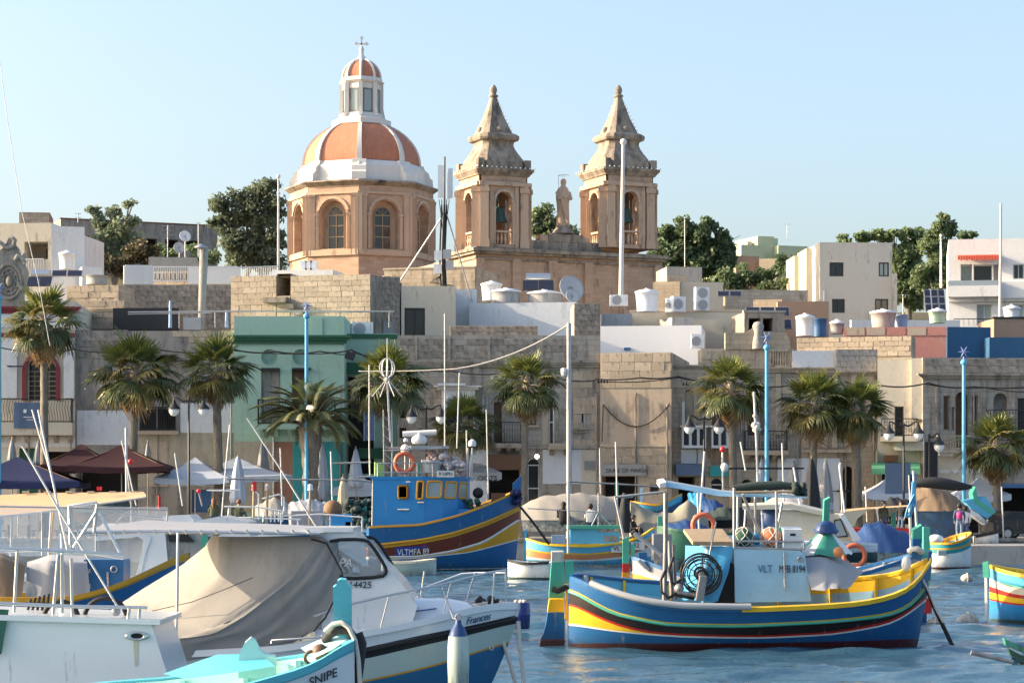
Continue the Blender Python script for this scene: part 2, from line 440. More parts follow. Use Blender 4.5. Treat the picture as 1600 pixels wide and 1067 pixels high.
for i in range(8):
    a = CA - R(90) + i*R(45)
    Mx = Matrix.Translation((dc.x + ap*math.cos(a), dc.y + ap*math.sin(a), 0)) @ Matrix.Rotation(a + R(90), 4, 'Z')
    w = 44*rp
    arch_panel(drum, side+.02, zb, zt, w, dz(399), dz(347), .75, Mx)
    recess.add([Mx @ Vector(p) for p in ((-w/2,.76,zb),(w/2,.76,zb),(w/2,.76,zt),(-w/2,.76,zt))], [(0,1,2,3)])
    arcp = [(-1.18*w/2*math.cos(math.pi*k/12), .02, dz(347) + 1.18*w/2*math.sin(math.pi*k/12)) for k in range(13)]
    for k in range(12): trim.beam(Mx @ Vector((arcp[k][0], -.05, arcp[k][2])), Mx @ Vector((arcp[k+1][0], -.05, arcp[k+1][2])), .14, .22)
    for sx in (-1, 1):
        trim.beam(Mx @ Vector((sx*w*.59,-.05,dz(399))), Mx @ Vector((sx*w*.59,-.05,dz(347))), .22, .14)
        trim.beam(Mx @ Vector((sx*w*.59,-.06,dz(349))), Mx @ Vector((sx*w*.59,-.06,dz(345))), .4, .22)
        for off, ww in ((side*.40, .42), (side*.475, .3)):
            trim.beam(Mx @ Vector((sx*off,-.07-.05*(off>side*.45),dz(408))), Mx @ Vector((sx*off,-.07-.05*(off>side*.45),dz(316))), ww, .18)
            trim.beam(Mx @ Vector((sx*off,-.09,dz(320))), Mx @ Vector((sx*off,-.09,dz(316))), ww+.15, .26)
    trim.beam(Mx @ Vector((-side/2,-.06,dz(314))), Mx @ Vector((side/2,-.06,dz(314))), .16, .22)
    trim.beam(Mx @ Vector((-side/2,-.10,dz(405))), Mx @ Vector((side/2,-.10,dz(405))), .2, .5)
    # window in the recess
    wf = MB(); ww = 26*rp
    for sx in (-.5, 0, .5): wf.beam(Mx @ Vector((sx*ww,.68,dz(398))), Mx @ Vector((sx*ww,.68,dz(347))), .09, .09)
    for py in (398, 380, 363, 347): wf.beam(Mx @ Vector((-ww/2,.66,dz(py))), Mx @ Vector((ww/2,.66,dz(py))), .08, .1)
    pr = [(ww/2*math.cos(math.pi*k/8), dz(347) + ww/2*math.sin(math.pi*k/8)) for k in range(9)]
    for k in range(8): wf.beam(Mx @ Vector((pr[k][0],.66,pr[k][1])), Mx @ Vector((pr[k+1][0],.66,pr[k+1][1])), .09, .09)
    for k in (2, 4, 6): wf.beam(Mx @ Vector((0,.68,dz(347))), Mx @ Vector((pr[k][0],.68,pr[k][1])), .05, .05)
    wo_ = part('window', wf, M['wood_pale'], ch)
    pn = MB(); pts = [(-ww/2, dz(398)), (ww/2, dz(398))] + pr
    pn.add([Mx @ Vector((x,.72,z)) for x, z in pts], [tuple(range(len(pts)))])
    part('pane', pn, M['pane'], wo_)
part('drum', drum, M['church_stone'], ch); part('moulding', trim, M['church_trim'], ch); part('window_recess', recess, M['church_trim'], ch)
cor = MB(); oprism(cor, 113*rp, 121*rp, dz(303), dz(297.5)); oprism(cor, 121*rp, 119*rp, dz(297.5), dz(295))
part('cornice', cor, M['church_grey'], ch)
att = MB(); oprism(att, 107*rp, 107*rp, dz(295), dz(289)); oprism(att, 104*rp, 103*rp, dz(289), dz(270)); oprism(att, 103*rp, 95*rp, dz(270), dz(262))
for x, y in octa(1.0):
    Mx = Matrix.Translation((dc.x, dc.y, 0)) @ Matrix.Rotation(math.atan2(y, x), 4, 'Z')
    prof = [(92,261),(97,262),(99,268),(105,273),(107,280),(111,283),(112,294),(92,294)]
    n = len(prof); vs = [Mx @ Vector((r*rp, s*.62, dz(p))) for s in (-1, 1) for r, p in prof]
    att.add(vs, [tuple(range(n-1,-1,-1)), tuple(range(n,2*n))] + [(k, (k+1)%n, (k+1)%n+n, k+n) for k in range(n)])
part('attic_band', att, M['white_paint'], ch)
dome = MB(); prof = []
for k in range(15):
    a = math.asin(min(1, 0 + k/14*.905)); prof.append((91*math.cos(a), 261 - 72*math.sin(a)))
rows = [[(dc.x + x*r*rp, dc.y + y*r*rp, dz(p)) for x, y in octa(1.0)] for r, p in prof]
for i in range(14):
    for k in range(8):
        dome.add([rows[i][k], rows[i][(k+1)%8], rows[i+1][(k+1)%8], rows[i+1][k]], [(0,1,2,3)], 0, True)
part('dome', dome, M['dome_red'], ch)
for x, y in octa(1.0):
    rib = MB(); d = Vector((x, y, 0)); tn = Vector((-y, x, 0))
    L_, R_ = [], []
    for k, (r, p) in enumerate(prof):
        w = lerp(.235, .14, k/14); c = Vector((dc.x, dc.y, dz(p))) + d*(r*rp)
        L_.append([c - tn*w - d*.06, c - tn*w + d*.12, c + tn*w + d*.12, c + tn*w - d*.06])
    rib.grid(L_, 0, False); part('dome_rib', rib, M['white_paint'], ch)
lan = MB(); oprism(lan, 46*rp, 46*rp, dz(198), dz(190)); oprism(lan, 44*rp, 36*rp, dz(190), dz(186)); oprism(lan, 35*rp, 34*rp, dz(186), dz(180))
oprism(lan, 29*rp, 29*rp, dz(180), dz(142)); oprism(lan, 31*rp, 31*rp, dz(142), dz(133)); oprism(lan, 33*rp, 36*rp, dz(133), dz(130)); oprism(lan, 33*rp, 32*rp, dz(130), dz(124))
for x, y in octa(1.0):
    d = Vector((x, y, 0)); b0 = Vector((dc.x, dc.y, 0)) + d*31*rp
    lan.beam(b0 + V(0,0,dz(180)), b0 + V(0,0,dz(133)), .34, .34)
    lan.beam(b0 + d*.18 + V(0,0,dz(186)), b0 + d*.02 + V(0,0,dz(172)), .3, .42)
part('lantern', lan, M['white_paint'], ch)
for i in range(8):
    a = CA - R(90) + i*R(45); d = Vector((math.cos(a), math.sin(a), 0)); tn = Vector((-d.y, d.x, 0)); c0 = Vector((dc.x, dc.y, 0)) + d*(29*rp*math.cos(R(22.5)) + .03)
    wf = MB(); w = 13*rp/2
    for s in (-1, 1): wf.beam(c0 + tn*s*w + V(0,0,dz(178)), c0 + tn*s*w + V(0,0,dz(143)), .1, .1)
    for p in (178, 143): wf.beam(c0 - tn*w + V(0,0,dz(p)), c0 + tn*w + V(0,0,dz(p)), .1, .1)
    w_ = part('lantern_window', wf, M['plaster_grey'], ch)
    pn = MB(); pn.add([c0 - tn*w + V(0,0,dz(178)), c0 + tn*w + V(0,0,dz(178)), c0 + tn*w + V(0,0,dz(143)), c0 - tn*w + V(0,0,dz(143))], [(0,1,2,3)]); part('pane', pn, M['pane_pale'], w_)
cup = MB(); pr2 = []
for k in range(9):
    a = k/8*R(78); pr2.append((29*math.cos(a), 124 - 30*math.sin(a)))
rows = [[(dc.x + x*r*rp, dc.y + y*r*rp, dz(p)) for x, y in octa(1.0)] for r, p in pr2]
for i in range(8):
    for k in range(8): cup.add([rows[i][k], rows[i][(k+1)%8], rows[i+1][(k+1)%8], rows[i+1][k]], [(0,1,2,3)], 0, True)
part('cupola', cup, M['dome_red'], ch)
rib = MB()
for x, y in octa(1.0):
    d = Vector((x, y, 0)); rib.tube([Vector((dc.x, dc.y, dz(p))) + d*(r*rp + .03) for r, p in pr2], .13, 6)
part('cupola_rib', rib, M['white_paint'], ch)
fin = MB(); fin.lathe([(9*rp,0),(8*rp,.2),(4*rp,.5),(3*rp,.8),(4.2*rp,1.0),(2.2*rp,1.3),(1*rp,1.4)], 12, (dc.x, dc.y, dz(96)))
zc = dz(85)
fin.beam((dc.x,dc.y,zc-.2), (dc.x,dc.y,dz(60)), .12, .12); fin.beam((dc.x-.46,dc.y,dz(69)), (dc.x+.46,dc.y,dz(69)), .12, .12)
for q in ((-.46,dz(69)),(.46,dz(69)),(0,dz(60))): fin.cbox((dc.x+q[0],dc.y,q[1]), .26, .1, .26, 0, Euler((0,R(45),0)))
part('finial_cross', fin, M['white_paint'], ch)

# --- bell towers (two parts of the church, each with sub-parts)
def tower(px, Y):
    s = F/Y; p = 1/s; tz = lambda py: H + (YH - py)/s
    c = P(px, YH, Y); c.z = 0
    Mt = Matrix.Translation(c) @ Matrix.Rotation(CA, 4, 'Z')
    hw = 41*p; z0, z1 = tz(392), tz(276)
    tw = MB(); tr = MB(); gy = MB(); ds_ = []; bal = []
    corner = hw*.30
    for k in range(4):
        Mk = Mt @ Matrix.Rotation(k*R(90), 4, 'Z') @ Matrix.Translation((0, -hw, 0))
        w = 28*p
        arc = arch_panel(tw, 2*hw-.3, z0, z1, w, tz(386), tz(318), .55, Mk)
        r = w/2*1.16
        ap_ = [(-r*math.cos(math.pi*i/12), tz(318)+r*math.sin(math.pi*i/12)) for i in range(13)]
        for i in range(12): tr.beam(Mk @ Vector((ap_[i][0],-.05,ap_[i][1])), Mk @ Vector((ap_[i+1][0],-.05,ap_[i+1][1])), .12, .2)
        for sx in (-1, 1):
            tr.beam(Mk @ Vector((sx*r,-.05,tz(386))), Mk @ Vector((sx*r,-.05,tz(318))), .2, .12)
            tr.beam(Mk @ Vector((sx*(hw-.36),-.12,z0)), Mk @ Vector((sx*(hw-.36),-.12,tz(296))), .62, .3)
            tr.beam(Mk @ Vector((sx*(hw-.36),-.16,tz(306))), Mk @ Vector((sx*(hw-.36),-.16,tz(299))), .74, .42)
            tr.beam(Mk @ Vector((sx*(hw-.36),-.16,z0)), Mk @ Vector((sx*(hw-.36),-.16,tz(380))), .74, .42)
            tr.beam(Mk @ Vector((sx*(hw-1.0),-.05,z0)), Mk @ Vector((sx*(hw-1.0),-.05,tz(296))), .3, .14)
        tr.beam(Mk @ Vector((-hw-.1,-.12,tz(293))), Mk @ Vector((hw+.1,-.12,tz(293))), .3, .3)
        # small balustrade
        bz0, bz1 = tz(385), tz(366)
        for i in range(4):
            bx = lerp(-w/2+.2, w/2-.2, i/3)
            bal.append(MB().lathe([(.09,0),(.05,.12),(.12,.38),(.06,.62),(.10,.78)], 8, Mk @ Vector((bx,.12,bz0))))
        ds_.append(MB().beam(Mk @ Vector((-w/2,.12,bz1)), Mk @ Vector((w/2,.12,bz1)), .26, .16))
    # inner core keeps the far side dark but lets the bell hang free
    tw.add([Mt @ Vector(q) for q in ((-hw,-hw,z1-.05),(hw,-hw,z1-.05),(hw,hw,z1-.05),(-hw,hw,z1-.05))], [(0,1,2,3)])
    tw.add([Mt @ Vector(q) for q in ((-hw,-hw,tz(388)),(hw,-hw,tz(388)),(hw,hw,tz(388)),(-hw,hw,tz(388)))], [(0,1,2,3)])
    def sq(mb, prof, ch_=.18):
        rows = []
        for r, py in prof:
            q = r*p; e = q*ch_; z = tz(py)
            rows.append([Mt @ Vector(v) for v in ((-q+e,-q,z),(q-e,-q,z),(q,-q+e,z),(q,q-e,z),(q-e,q,z),(-q+e,q,z),(-q,q-e,z),(-q,-q+e,z))])
        mb.grid(rows, 0, False, closed=True); mb.add(rows[-1], [tuple(range(8))])
    sq(gy, [(43,280),(44,278),(49,272),(49,269),(45,268.5)], .05)
    sq(gy, [(43,269),(43,258),(40,257.5),(38,250)], .3)
    sq(gy, [(37,252),(36,248),(32,242),(28,235),(26,229),(27,223)], .28)
    sq(gy, [(27,224),(32,222),(33.5,219),(33.5,215),(30,212)], .28)
    spi = MB(); sq(spi, [(26.5,213),(24,208),(14,184),(4.6,153),(4,150)], .30)
    for k in range(4):
        Mk = Mt @ Matrix.Rotation(k*R(90)+R(45), 4, 'Z')
        gy.cbox(Mk @ Vector((0, -hw*1.36, tz(262))), .5, .5, 15*p, 0, Euler((0,0,CA + k*R(90))))
        Mk2 = Mt @ Matrix.Rotation(k*R(90), 4, 'Z')
        gy.ball(Mk2 @ Vector((0, -22.5*p, tz(205))), .26, 8, 5)
    lat = [(6*p,0),(7.5*p,.08),(7.5*p,.18),(4.2*p,.26),(4.6*p,.36),(6*p,.55),(5.2*p,.75),(2.6*p,.96),(.5*p,1.02)]
    gy.lathe(lat, 10, (c.x, c.y, tz(153)))
    # dentils under the cornice and festival bulbs along the edges
    t = part('bell_tower', tw, M['church_stone'], ch); part('spire', spi, M['church_grey'], t)
    part('pilasters', tr, M['church_trim'], t); part('weathered_crown', gy, M['church_grey'], t); [part('hand_rail', d, M['church_trim'], t) for d in ds_]; [part('baluster', d, M['church_trim'], t) for d in bal]
    for k in range(2):
        Mk = Mt @ Matrix.Rotation(-k*R(90), 4, 'Z')
        q = Mk @ Vector((0, -hw + 1.0, 0)); bl = MB()
        if k == 0 or px > 900:
            sc_ = 1.0 if k == 0 else .55
            bl.lathe([(.70*sc_,0),(.66*sc_,.12*sc_),(.50*sc_,.45*sc_),(.42*sc_,.95*sc_),(.34*sc_,1.15*sc_),(.1*sc_,1.22*sc_)], 16, (q.x, q.y, tz(350)))
            bl.tube([(q.x,q.y,tz(350)+1.2*sc_), (q.x,q.y,z1-.1)], .06, 6)
            part('bell', bl, M['bronze_green'], t)
    lamps = MB()
    for i in range(9): lamps.ball(Mt @ Vector((lerp(7,26,i/8)*p*.72, -lerp(7,26,i/8)*p*1.03, tz(lerp(160,207,i/8)))), .065, 6, 4)
    for i in range(13): lamps.ball(Mt @ Vector((lerp(-48,48,i/12)*p, -50*p, tz(268))), .06, 6, 4)
    for i in range(13): lamps.ball(Mt @ Vector((-50*p, lerp(-48,48,i/12)*p, tz(268))), .06, 6, 4)
    w = 28*p
    for i in range(15):
        a = math.pi*i/14; lamps.ball(Mt @ Vector((-w/2*math.cos(a)*1.02, -hw-.06, tz(318)+w/2*1.02*math.sin(a))), .05, 6, 4)
    part('festival_bulb', lamps, M['bulb'], t, kind='stuff')
    return c, Mt, p, tz
TL = tower(771, 180.0); TR = tower(966.5, 184.5)
# facade block under the towers and the side wall of the nave
fa = MB(); gr = MB()
s = F/180; p = 1/s; tz = TL[3]
x0 = TL[1].inverted() @ TR[0]      # right tower centre in left-tower frame
def fbox(mb, xa, xb, ya, yb, pa, pb):
    n = len(mb.v); mb.box(xa, xb, ya, yb, tz(pa), tz(pb))
    for i in range(n, len(mb.v)): mb.v[i] = tuple(TL[1] @ Vector(mb.v[i]))
fx1 = x0.x + 2.6
fbox(fa, -2.5, fx1, -2.35, 32, 700, 403); fbox(gr, -2.8, fx1+.3, -2.75, 3, 403, 399); fbox(gr, -2.95, fx1+.45, -2.95, 3.2, 399, 394); fbox(gr, -2.5, fx1, -2.4, 2.6, 394, 391.5)
fbox(gr, 2.25, x0.x-2.25, -1.6, -.6, 392, 376)
for a, b, q in ((3.3, 4.3, 366), (x0.x-4.4, x0.x-3.4, 368)): fbox(fa, a, b, -1.6, -.6, 376, q)
fbox(gr, x0.x/2-1.5, x0.x/2+1.5, -1.65, -.55, 377, 365)
# pilasters and blind arches on the front
for k in range(6):
    xx_ = lerp(-2.2, fx1-.3, k/5); fbox(fa, xx_-.35, xx_+.35, -2.55, -2.3, 560, 409)
fbox(gr, -2.6, fx1+.1, -2.5, 1, 411, 408)
part('facade', fa, M['church_stone'], ch); part('parapet', gr, M['church_grey'], ch)
nv = MB()
fbox(nv, -9, fx1-5, 30, 62, 560, 421)
part('nave', nv, M['lime_wall'], ch)
# statue: robed figure on a pedestal with a wire halo
sp_ = TL[1] @ Vector((x0.x/2, -1.1, 0)); st = thing('statue', 'robed stone saint with wire halo on the church gable between bell towers', 'statue', (sp_.x, sp_.y, tz(374)), CA)
b = MB(); b.box(-1.05,1.05,-.45,.45,0,.55); b.lathe([(.95,.55),(.8,.8),(.62,1.0),(.6,1.15)], 10); part('pedestal', b, M['church_grey'], st)
b = MB(); zr = lambda k: 1.1 + k
secs = [(0,.52,.42,0),(.5,.50,.40,0),(1.2,.47,.38,.02),(1.8,.50,.40,.0),(2.3,.56,.42,0),(2.75,.55,.38,0),(3.05,.40,.32,.02),(3.2,.20,.2,.03),(3.3,.19,.2,.04),(3.5,.24,.25,.05),(3.68,.22,.22,.05),(3.8,.1,.1,.05)]
rows = []
for z, rx, ry, ox in secs:
    rows.append([(ox + rx*math.cos(2*math.pi*k/20)*(1 + (.10*math.sin(k*2.5+z) if z < 2.6 else 0)), ry*math.sin(2*math.pi*k/20)*(1 + (.12*math.cos(k*3.1) if z < 2.6 else 0)), zr(z)) for k in range(20)])
b.grid(rows, 0, True, closed=True)
b.tube([(.5,-.05,zr(2.7)),(.55,-.3,zr(2.2)),(.2,-.5,zr(2.15))], [.17,.15,.09], 8); b.tube([(-.5,-.05,zr(2.7)),(-.5,-.3,zr(2.1)),(-.1,-.5,zr(2.3))], [.17,.15,.09], 8)
b.tube([(-.3,-.38,zr(2.2)),(-.1,-.5,zr(1.2)),(.15,-.5,zr(.3))], [.1,.14,.1], 6)
part('figure', b, M['church_trim'], st)
b = MB(); b.torus((.05,0,zr(4.05)), .42, .02, 20, 5, 'z'); b.tube([(-.3,.1,zr(2.9)),(-.35,.1,zr(4.05))], .02, 5); part('halo', b, M['galv'], st)

# ================================================================ TREES beyond the roofs
def leaf_cloud(clumps, size, dens, seed):
    size *= .88
    rs = np.random.RandomState(seed); vs = []; 
    for (cx, cy, cz, r) in clumps:
        n = int(dens * .5 * r * r)
        d = rs.normal(size=(n, 3)); d /= np.linalg.norm(d, axis=1)[:, None]
        rad = r * (rs.uniform(.1, 1.15, n) ** .6)
        c = d*rad[:, None]*np.array([1, 1, .8]) + np.array([cx, cy, cz])
        a = rs.normal(size=(n, 3)); a /= np.linalg.norm(a, axis=1)[:, None]
        bb = np.cross(a, rs.normal(size=(n, 3))); bb /= np.linalg.norm(bb, axis=1)[:, None] + 1e-9
        sz = size * rs.uniform(.6, 1.35, n)[:, None]
        vs.append(np.stack([c - a*sz, c + bb*sz*.55, c + a*sz, c - bb*sz*.55], 1))
    v = np.concatenate(vs); n = len(v)
    return v.reshape(-1, 3), np.arange(n*4).reshape(n, 4)
def tree(name, label, pxb, pyb, Y, blobs, mat, size=.22, dens=420, seed=1, group=None, trunk=True):
    """blobs: (px, py, r_px) crown lobes as seen; depth is spread around Y"""
    rs = random.Random(seed); base = P(pxb, pyb, Y); gz = ground_z(base.x, Y)
    base.z = min(base.z, gz) if trunk else base.z
    t = thing(name, label, 'tree' if trunk else 'bush', base, 0, group)
    cl = []; tips = []
    for (bx, by, br) in blobs:
        q = P(bx, by, Y); r = br*Y/F
        for k in range(max(5, int(7*r))):
            d = Vector((rs.gauss(0,1), rs.gauss(0,1), rs.gauss(0,.8))).normalized()*rs.uniform(.3, .95)*r
            c = q + d; rr = rs.uniform(.38, .75)*r + .15
            cl.append((c.x-base.x, c.y-base.y, c.z-base.z, rr))
        tips.append((q - base, r))
    v, f = leaf_cloud(cl, size, dens, seed)
    me = bpy.data.meshes.new('crown'); me.from_pydata(v.tolist(), [], f.tolist()); me.materials.append(mat); me.update()
    link('crown', me, t)
    tb = MB()
    if trunk:
        lo = min(tips, key=lambda q: q[0].z)[0]; top = max(tips, key=lambda q: q[0].z)[0]
        hfork = max(.8, lo.z*.55)
        fk = Vector((top.x*.15, 0, hfork)); tb.tube([(0,0,-.4), (0,0,hfork*.5), fk], [.34,.27,.22], 8)
        for q, r in tips:
            mid = fk.lerp(q, .55) + Vector((rs.uniform(-.3,.3), rs.uniform(-.3,.3), .2)); tb.tube([fk, mid, q + Vector((0,0,r*.4))], [.16,.10,.04], 6)
            for k in range(4):
                d = Vector((rs.gauss(0,1), rs.gauss(0,1), rs.uniform(0,.9)))*r*.6; tb.tube([q.lerp(mid, .4), q + d], [.06,.02], 5)
    else:
        for q, r in tips: tb.tube([(q.x*.6,0,-.3), q], [.08,.03], 5)
    part('trunk' if trunk else 'stems', tb, M['trunk'], t)
    return t
rs0 = random.Random(3)
tree('eucalyptus_tree', 'loose eucalyptus with two bare-topped crowns above the dark barn', 175, 415, 205, [(147,332,10),(178,330,13),(202,322,9),(205,345,12),(160,352,14),(185,362,20),(152,375,18),(200,380,18),(165,395,22)], M['leaf_grey'], .24, 300, 11)
tree('eucalyptus_tree', 'big round grey-green tree left of the church dome', 385, 425, 225, [(345,322,16),(375,310,17),(405,300,18),(425,292,12),(430,315,16),(350,345,18),(385,335,22),(420,345,20),(335,350,10),(360,370,22),(400,375,24),(430,375,18),(375,400,22),(420,400,24)], M['leaf_grey'], .26, 330, 12)
tree('olive_tree', 'dark tree between the bell towers behind the statue', 850, 400, 230, [(850,330,13),(840,345,14),(862,350,15),(835,365,13),(855,370,16),(885,372,16),(905,378,10)], M['leaf_olive'], .26, 330, 13)
tree('carob_tree', 'wide dark tree right of the right bell tower', 1085, 440, 222, [(1040,368,17),(1070,362,20),(1100,364,20),(1128,375,17),(1030,395,20),(1062,392,26),(1098,394,26),(1130,398,20),(1145,390,8),(1050,415,22),(1090,420,24),(1120,420,20)], M['leaf_dark'], .30, 420, 14)
tree('carob_tree', 'low green tree in front of the lemon house', 1150, 447, 215, [(1110,438,12),(1135,436,14),(1160,430,14),(1185,436,15),(1205,430,12),(1150,445,16),(1195,447,12)], M['leaf_olive'], .26, 420, 15)
tree('carob_tree', 'round dark tree left of the beige house', 1245, 450, 212, [(1228,416,14),(1250,408,14),(1262,420,13),(1240,435,18),(1225,440,10),(1258,440,12)], M['leaf_dark'], .26, 420, 16)
tree('pine_tree', 'tall dense trees rising behind the beige house roof', 1420, 460, 228, [(1320,375,9),(1345,368,12),(1370,366,13),(1395,370,14),(1415,366,13),(1435,372,14),(1405,395,22),(1430,400,22),(1408,425,22),(1440,430,20),(1400,450,18),(1428,460,24)], M['leaf_olive'], .28, 400, 17)
tree('pine_tree', 'tallest pine with a high broken tip left of the white villa', 1462, 460, 222, [(1476,340,7),(1470,354,11),(1486,352,7),(1482,362,12),(1460,365,13),(1455,385,18),(1478,385,16),(1468,410,20),(1450,430,20),(1472,440,18)], M['leaf_olive'], .26, 400, 18)
tree('pine_tree', 'small flat-topped tree peeping over the white villa roof', 1512, 420, 220, [(1505,369,7),(1517,368,8),(1511,380,9)], M['leaf_dark'], .26, 420, 19)
tree('shrub', 'reddish-green scrub below the barn near the white rail', 225, 425, 190, [(212,392,16),(228,400,18),(240,392,10),(205,410,16),(235,415,16),(165,412,20),(190,418,18),(150,405,18)], M['leaf_rust'], .2, 420, 20, trunk=False)
tree('shrub', 'low scrub on the terrace wall beside the beige house', 1215, 470, 195, [(1205,452,12),(1225,450,12),(1245,455,12),(1190,450,9),(1252,445,9),(1130,445,11)], M['leaf_olive'], .2, 380, 21, trunk=False)
tree('shrub', 'dark scrub between the barn and the grey-green tree', 285, 415, 200, [(255,392,10),(270,398,11),(310,402,14),(330,395,14),(300,388,8)], M['leaf_dark'], .2, 380, 22, trunk=False)
# ================================================================ BUILDINGS
_bm = bmesh.new(); bmesh.ops.create_cube(_bm, size=1.0)
bmesh.ops.bevel(_bm, geom=[e for e in _bm.edges if abs(e.verts[0].co.y + .5) < .01 and abs(e.verts[1].co.y + .5) < .01], offset=.03, segments=1, affect='EDGES')
_blk = bpy.data.meshes.new('stone_block'); _bm.to_mesh(_blk); _bm.free()
BLK = {}
def block_mesh(mat):
    if mat.name not in BLK:
        m = _blk.copy(); m.materials.clear(); m.materials.append(mat); BLK[mat.name] = m
    return BLK[mat.name]
class Bld:
    """a building whose front is laid out in rows and columns read off the photograph, at its own distance and turn"""
    def __init__(s, name, label, cat, xl, xr, yt, Y, rot=0, depth=8, mat=None, zb=1.0, side=None, roof=None, cap=None):
        s.c, s.s = math.cos(R(rot)), math.sin(R(rot)); q = P(xl, YH, Y); s.X0, s.Y0, s.zb = q.x, Y, zb
        s.root = thing(name, label, cat, (q.x, Y, zb), R(rot)); s.mat = mat; s.side = side or mat; s.roof = roof or mat
        s.W = s.uv(xr, YH)[0]; s.H = s.uv((xl+xr)/2, yt)[1]; s.depth = depth; s.holes = []; s.cap = cap; s.nrow = 0
        s.fill = MB()
    def uv(s, px, py):
        k = (px - CX)/F; u = (k*s.Y0 - s.X0)/(s.c - k*s.s); yd = s.Y0 + u*s.s
        return u, H + (YH - py)*yd/F - s.zb
    def rect(s, x0, y0, x1, y1):
        u0, z1 = s.uv(x0, y0); u1, z0 = s.uv(x1, y1); return u0, max(0.0, z0), u1, z1
    def hole(s, x0, y0, x1, y1, t=.28, arch=False):
        r = s.rect(x0, y0, x1, y1); s.holes.append((*r, t, arch)); return r
    def win(s, x0, y0, x1, y1, fm='white_paint', pm='pane', nx=1, nz=1, t=.22, arch=False, fw=.07, name='window', sill=None, label=None):
        u0, z0, u1, z1 = s.hole(x0, y0, x1, y1, t, arch); b = MB(); y = t - .05
        n = 10
        if arch:
            r = (u1-u0)/2; zs = z1 - r; arcp = [((u0+u1)/2 + r*math.cos(math.pi*k/n), zs + r*math.sin(math.pi*k/n)) for k in range(n+1)]
            for k in range(n): b.beam((arcp[k][0], y, arcp[k][1]), (arcp[k+1][0], y, arcp[k+1][1]), fw, fw)
        else:
            zs = z1; b.beam((u0, y, z1-fw/2), (u1, y, z1-fw/2), fw, fw)
        for i in range(nx+1):
            u = lerp(u0+fw/2, u1-fw/2, i/nx); b.beam((u, y-.002, z0), (u, y-.002, zs if i in (0, nx) else zs), fw*(1 if i in (0,nx) else .8), fw)
        for i in range(nz+1):
            z = lerp(z0+fw/2, zs-fw/2, i/nz)
            if not (i == nz and not arch): b.beam((u0, y-.004, z), (u1, y-.004, z), fw, fw*.9)
        w = part(name, b, M[fm], s.root, label=label)
        p = MB()
        pts = [(u0, z0), (u1, z0)] + (arcp if arch else [(u1, z1), (u0, z1)])
        p.add([(x, t-.02, z) for x, z in pts], [tuple(range(len(pts)))]); part('pane', p, M[pm], w)
        if sill: 
            q = MB(); q.box(u0-.12, u1+.12, -.14, .02, z0-.12, z0-.003); part('sill', q, M[sill], s.root)
        return w
    def door(s, x0, y0, x1, y1, m='wood', t=.25, name='door', arch=False, boards=0, label=None):
        u0, z0, u1, z1 = s.hole(x0, y0, x1, y1, t, arch); b = MB(); b.box(u0+.004, u1-.004, t-.06, t-.004, z0+.004, z1-.004)
        if boards:
            for i in range(boards):
                a = lerp(u0, u1, i/boards); c = lerp(u0, u1, (i+1)/boards); b.box(a+.05, c-.05, t-.09, t-.065, z0+.1, z0+(z1-z0)*.45); b.box(a+.05, c-.05, t-.09, t-.065, z0+(z1-z0)*.52, z1-.1)
        return part(name, b, M[m], s.root, label=label)
    def dark(s, x0, y0, x1, y1, t=1.4, m='interior_shade'):
        u0, z0, u1, z1 = s.hole(x0, y0, x1, y1, t); b = MB(); b.box(u0, u1, t, t+.05, z0, z1); part('opening_shade_panel', b, M[m], s.root)  # near-black back panel painted as the shade behind the opening
    def band(s, x0, y0, x1, y1, proj, m, name='moulding', y=0.0):
        u0, z0, u1, z1 = s.rect(x0, y0, x1, y1); b = MB(); b.box(u0, u1, -proj, y - .003 if y == 0 else y, z0, z1)
        return part(name, b, M[m] if isinstance(m, str) else m, s.root)
    def cornice(s, x0, y0, x1, y1, proj, m, name='cornice'):
        u0, z0, u1, z1 = s.rect(x0, y0, x1, y1); h = z1-z0; b = MB()
        b.box(u0-proj*.3, u1+proj*.3, -proj*.45, -.003, z0, z0+h*.4); b.box(u0-proj*.7, u1+proj*.7, -proj*.75, -.003, z0+h*.4, z0+h*.7); b.box(u0-proj, u1+proj, -proj, -.003, z0+h*.7, z1)
        return part(name, b, M[m], s.root)
    def blocks(s, x0, y0, x1, y1, bw, bh, m, seed=1, miss=.0, name='stone_block', y=0.0, rough=1.0):
        u0, z0, u1, z1 = s.rect(x0, y0, x1, y1); rs = random.Random(seed); me = block_mesh(M[m]); nz = max(1, round((z1-z0)/bh)); h = (z1-z0)/nz
        for j in range(nz):
            u = u0 - (bw*.5 if j % 2 else 0) ; z = z0 + j*h
            while u < u1 - .04:
                w = bw*rs.uniform(.75, 1.2); a = max(u, u0); e = min(u+w, u1); u += w
                if e - a < .09 or rs.random() < miss: continue
                d = .028 + rough*rs.uniform(0, .026)
                o = link(name, me, s.root, ((a+e)/2 + rs.uniform(-.006,.006), y + .06 - d, z+h/2 + rs.uniform(-.006,.006)))
                o.scale = (e-a-.014, .12, h-.014); o.rotation_euler = (rs.uniform(-.01,.01)*rough, rs.uniform(-.008,.008)*rough, rs.uniform(-.015,.015)*rough)
    def pilaster(s, x0, y0, x1, y1, proj, m): return s.band(x0, y0, x1, y1, proj, m, 'pilaster')
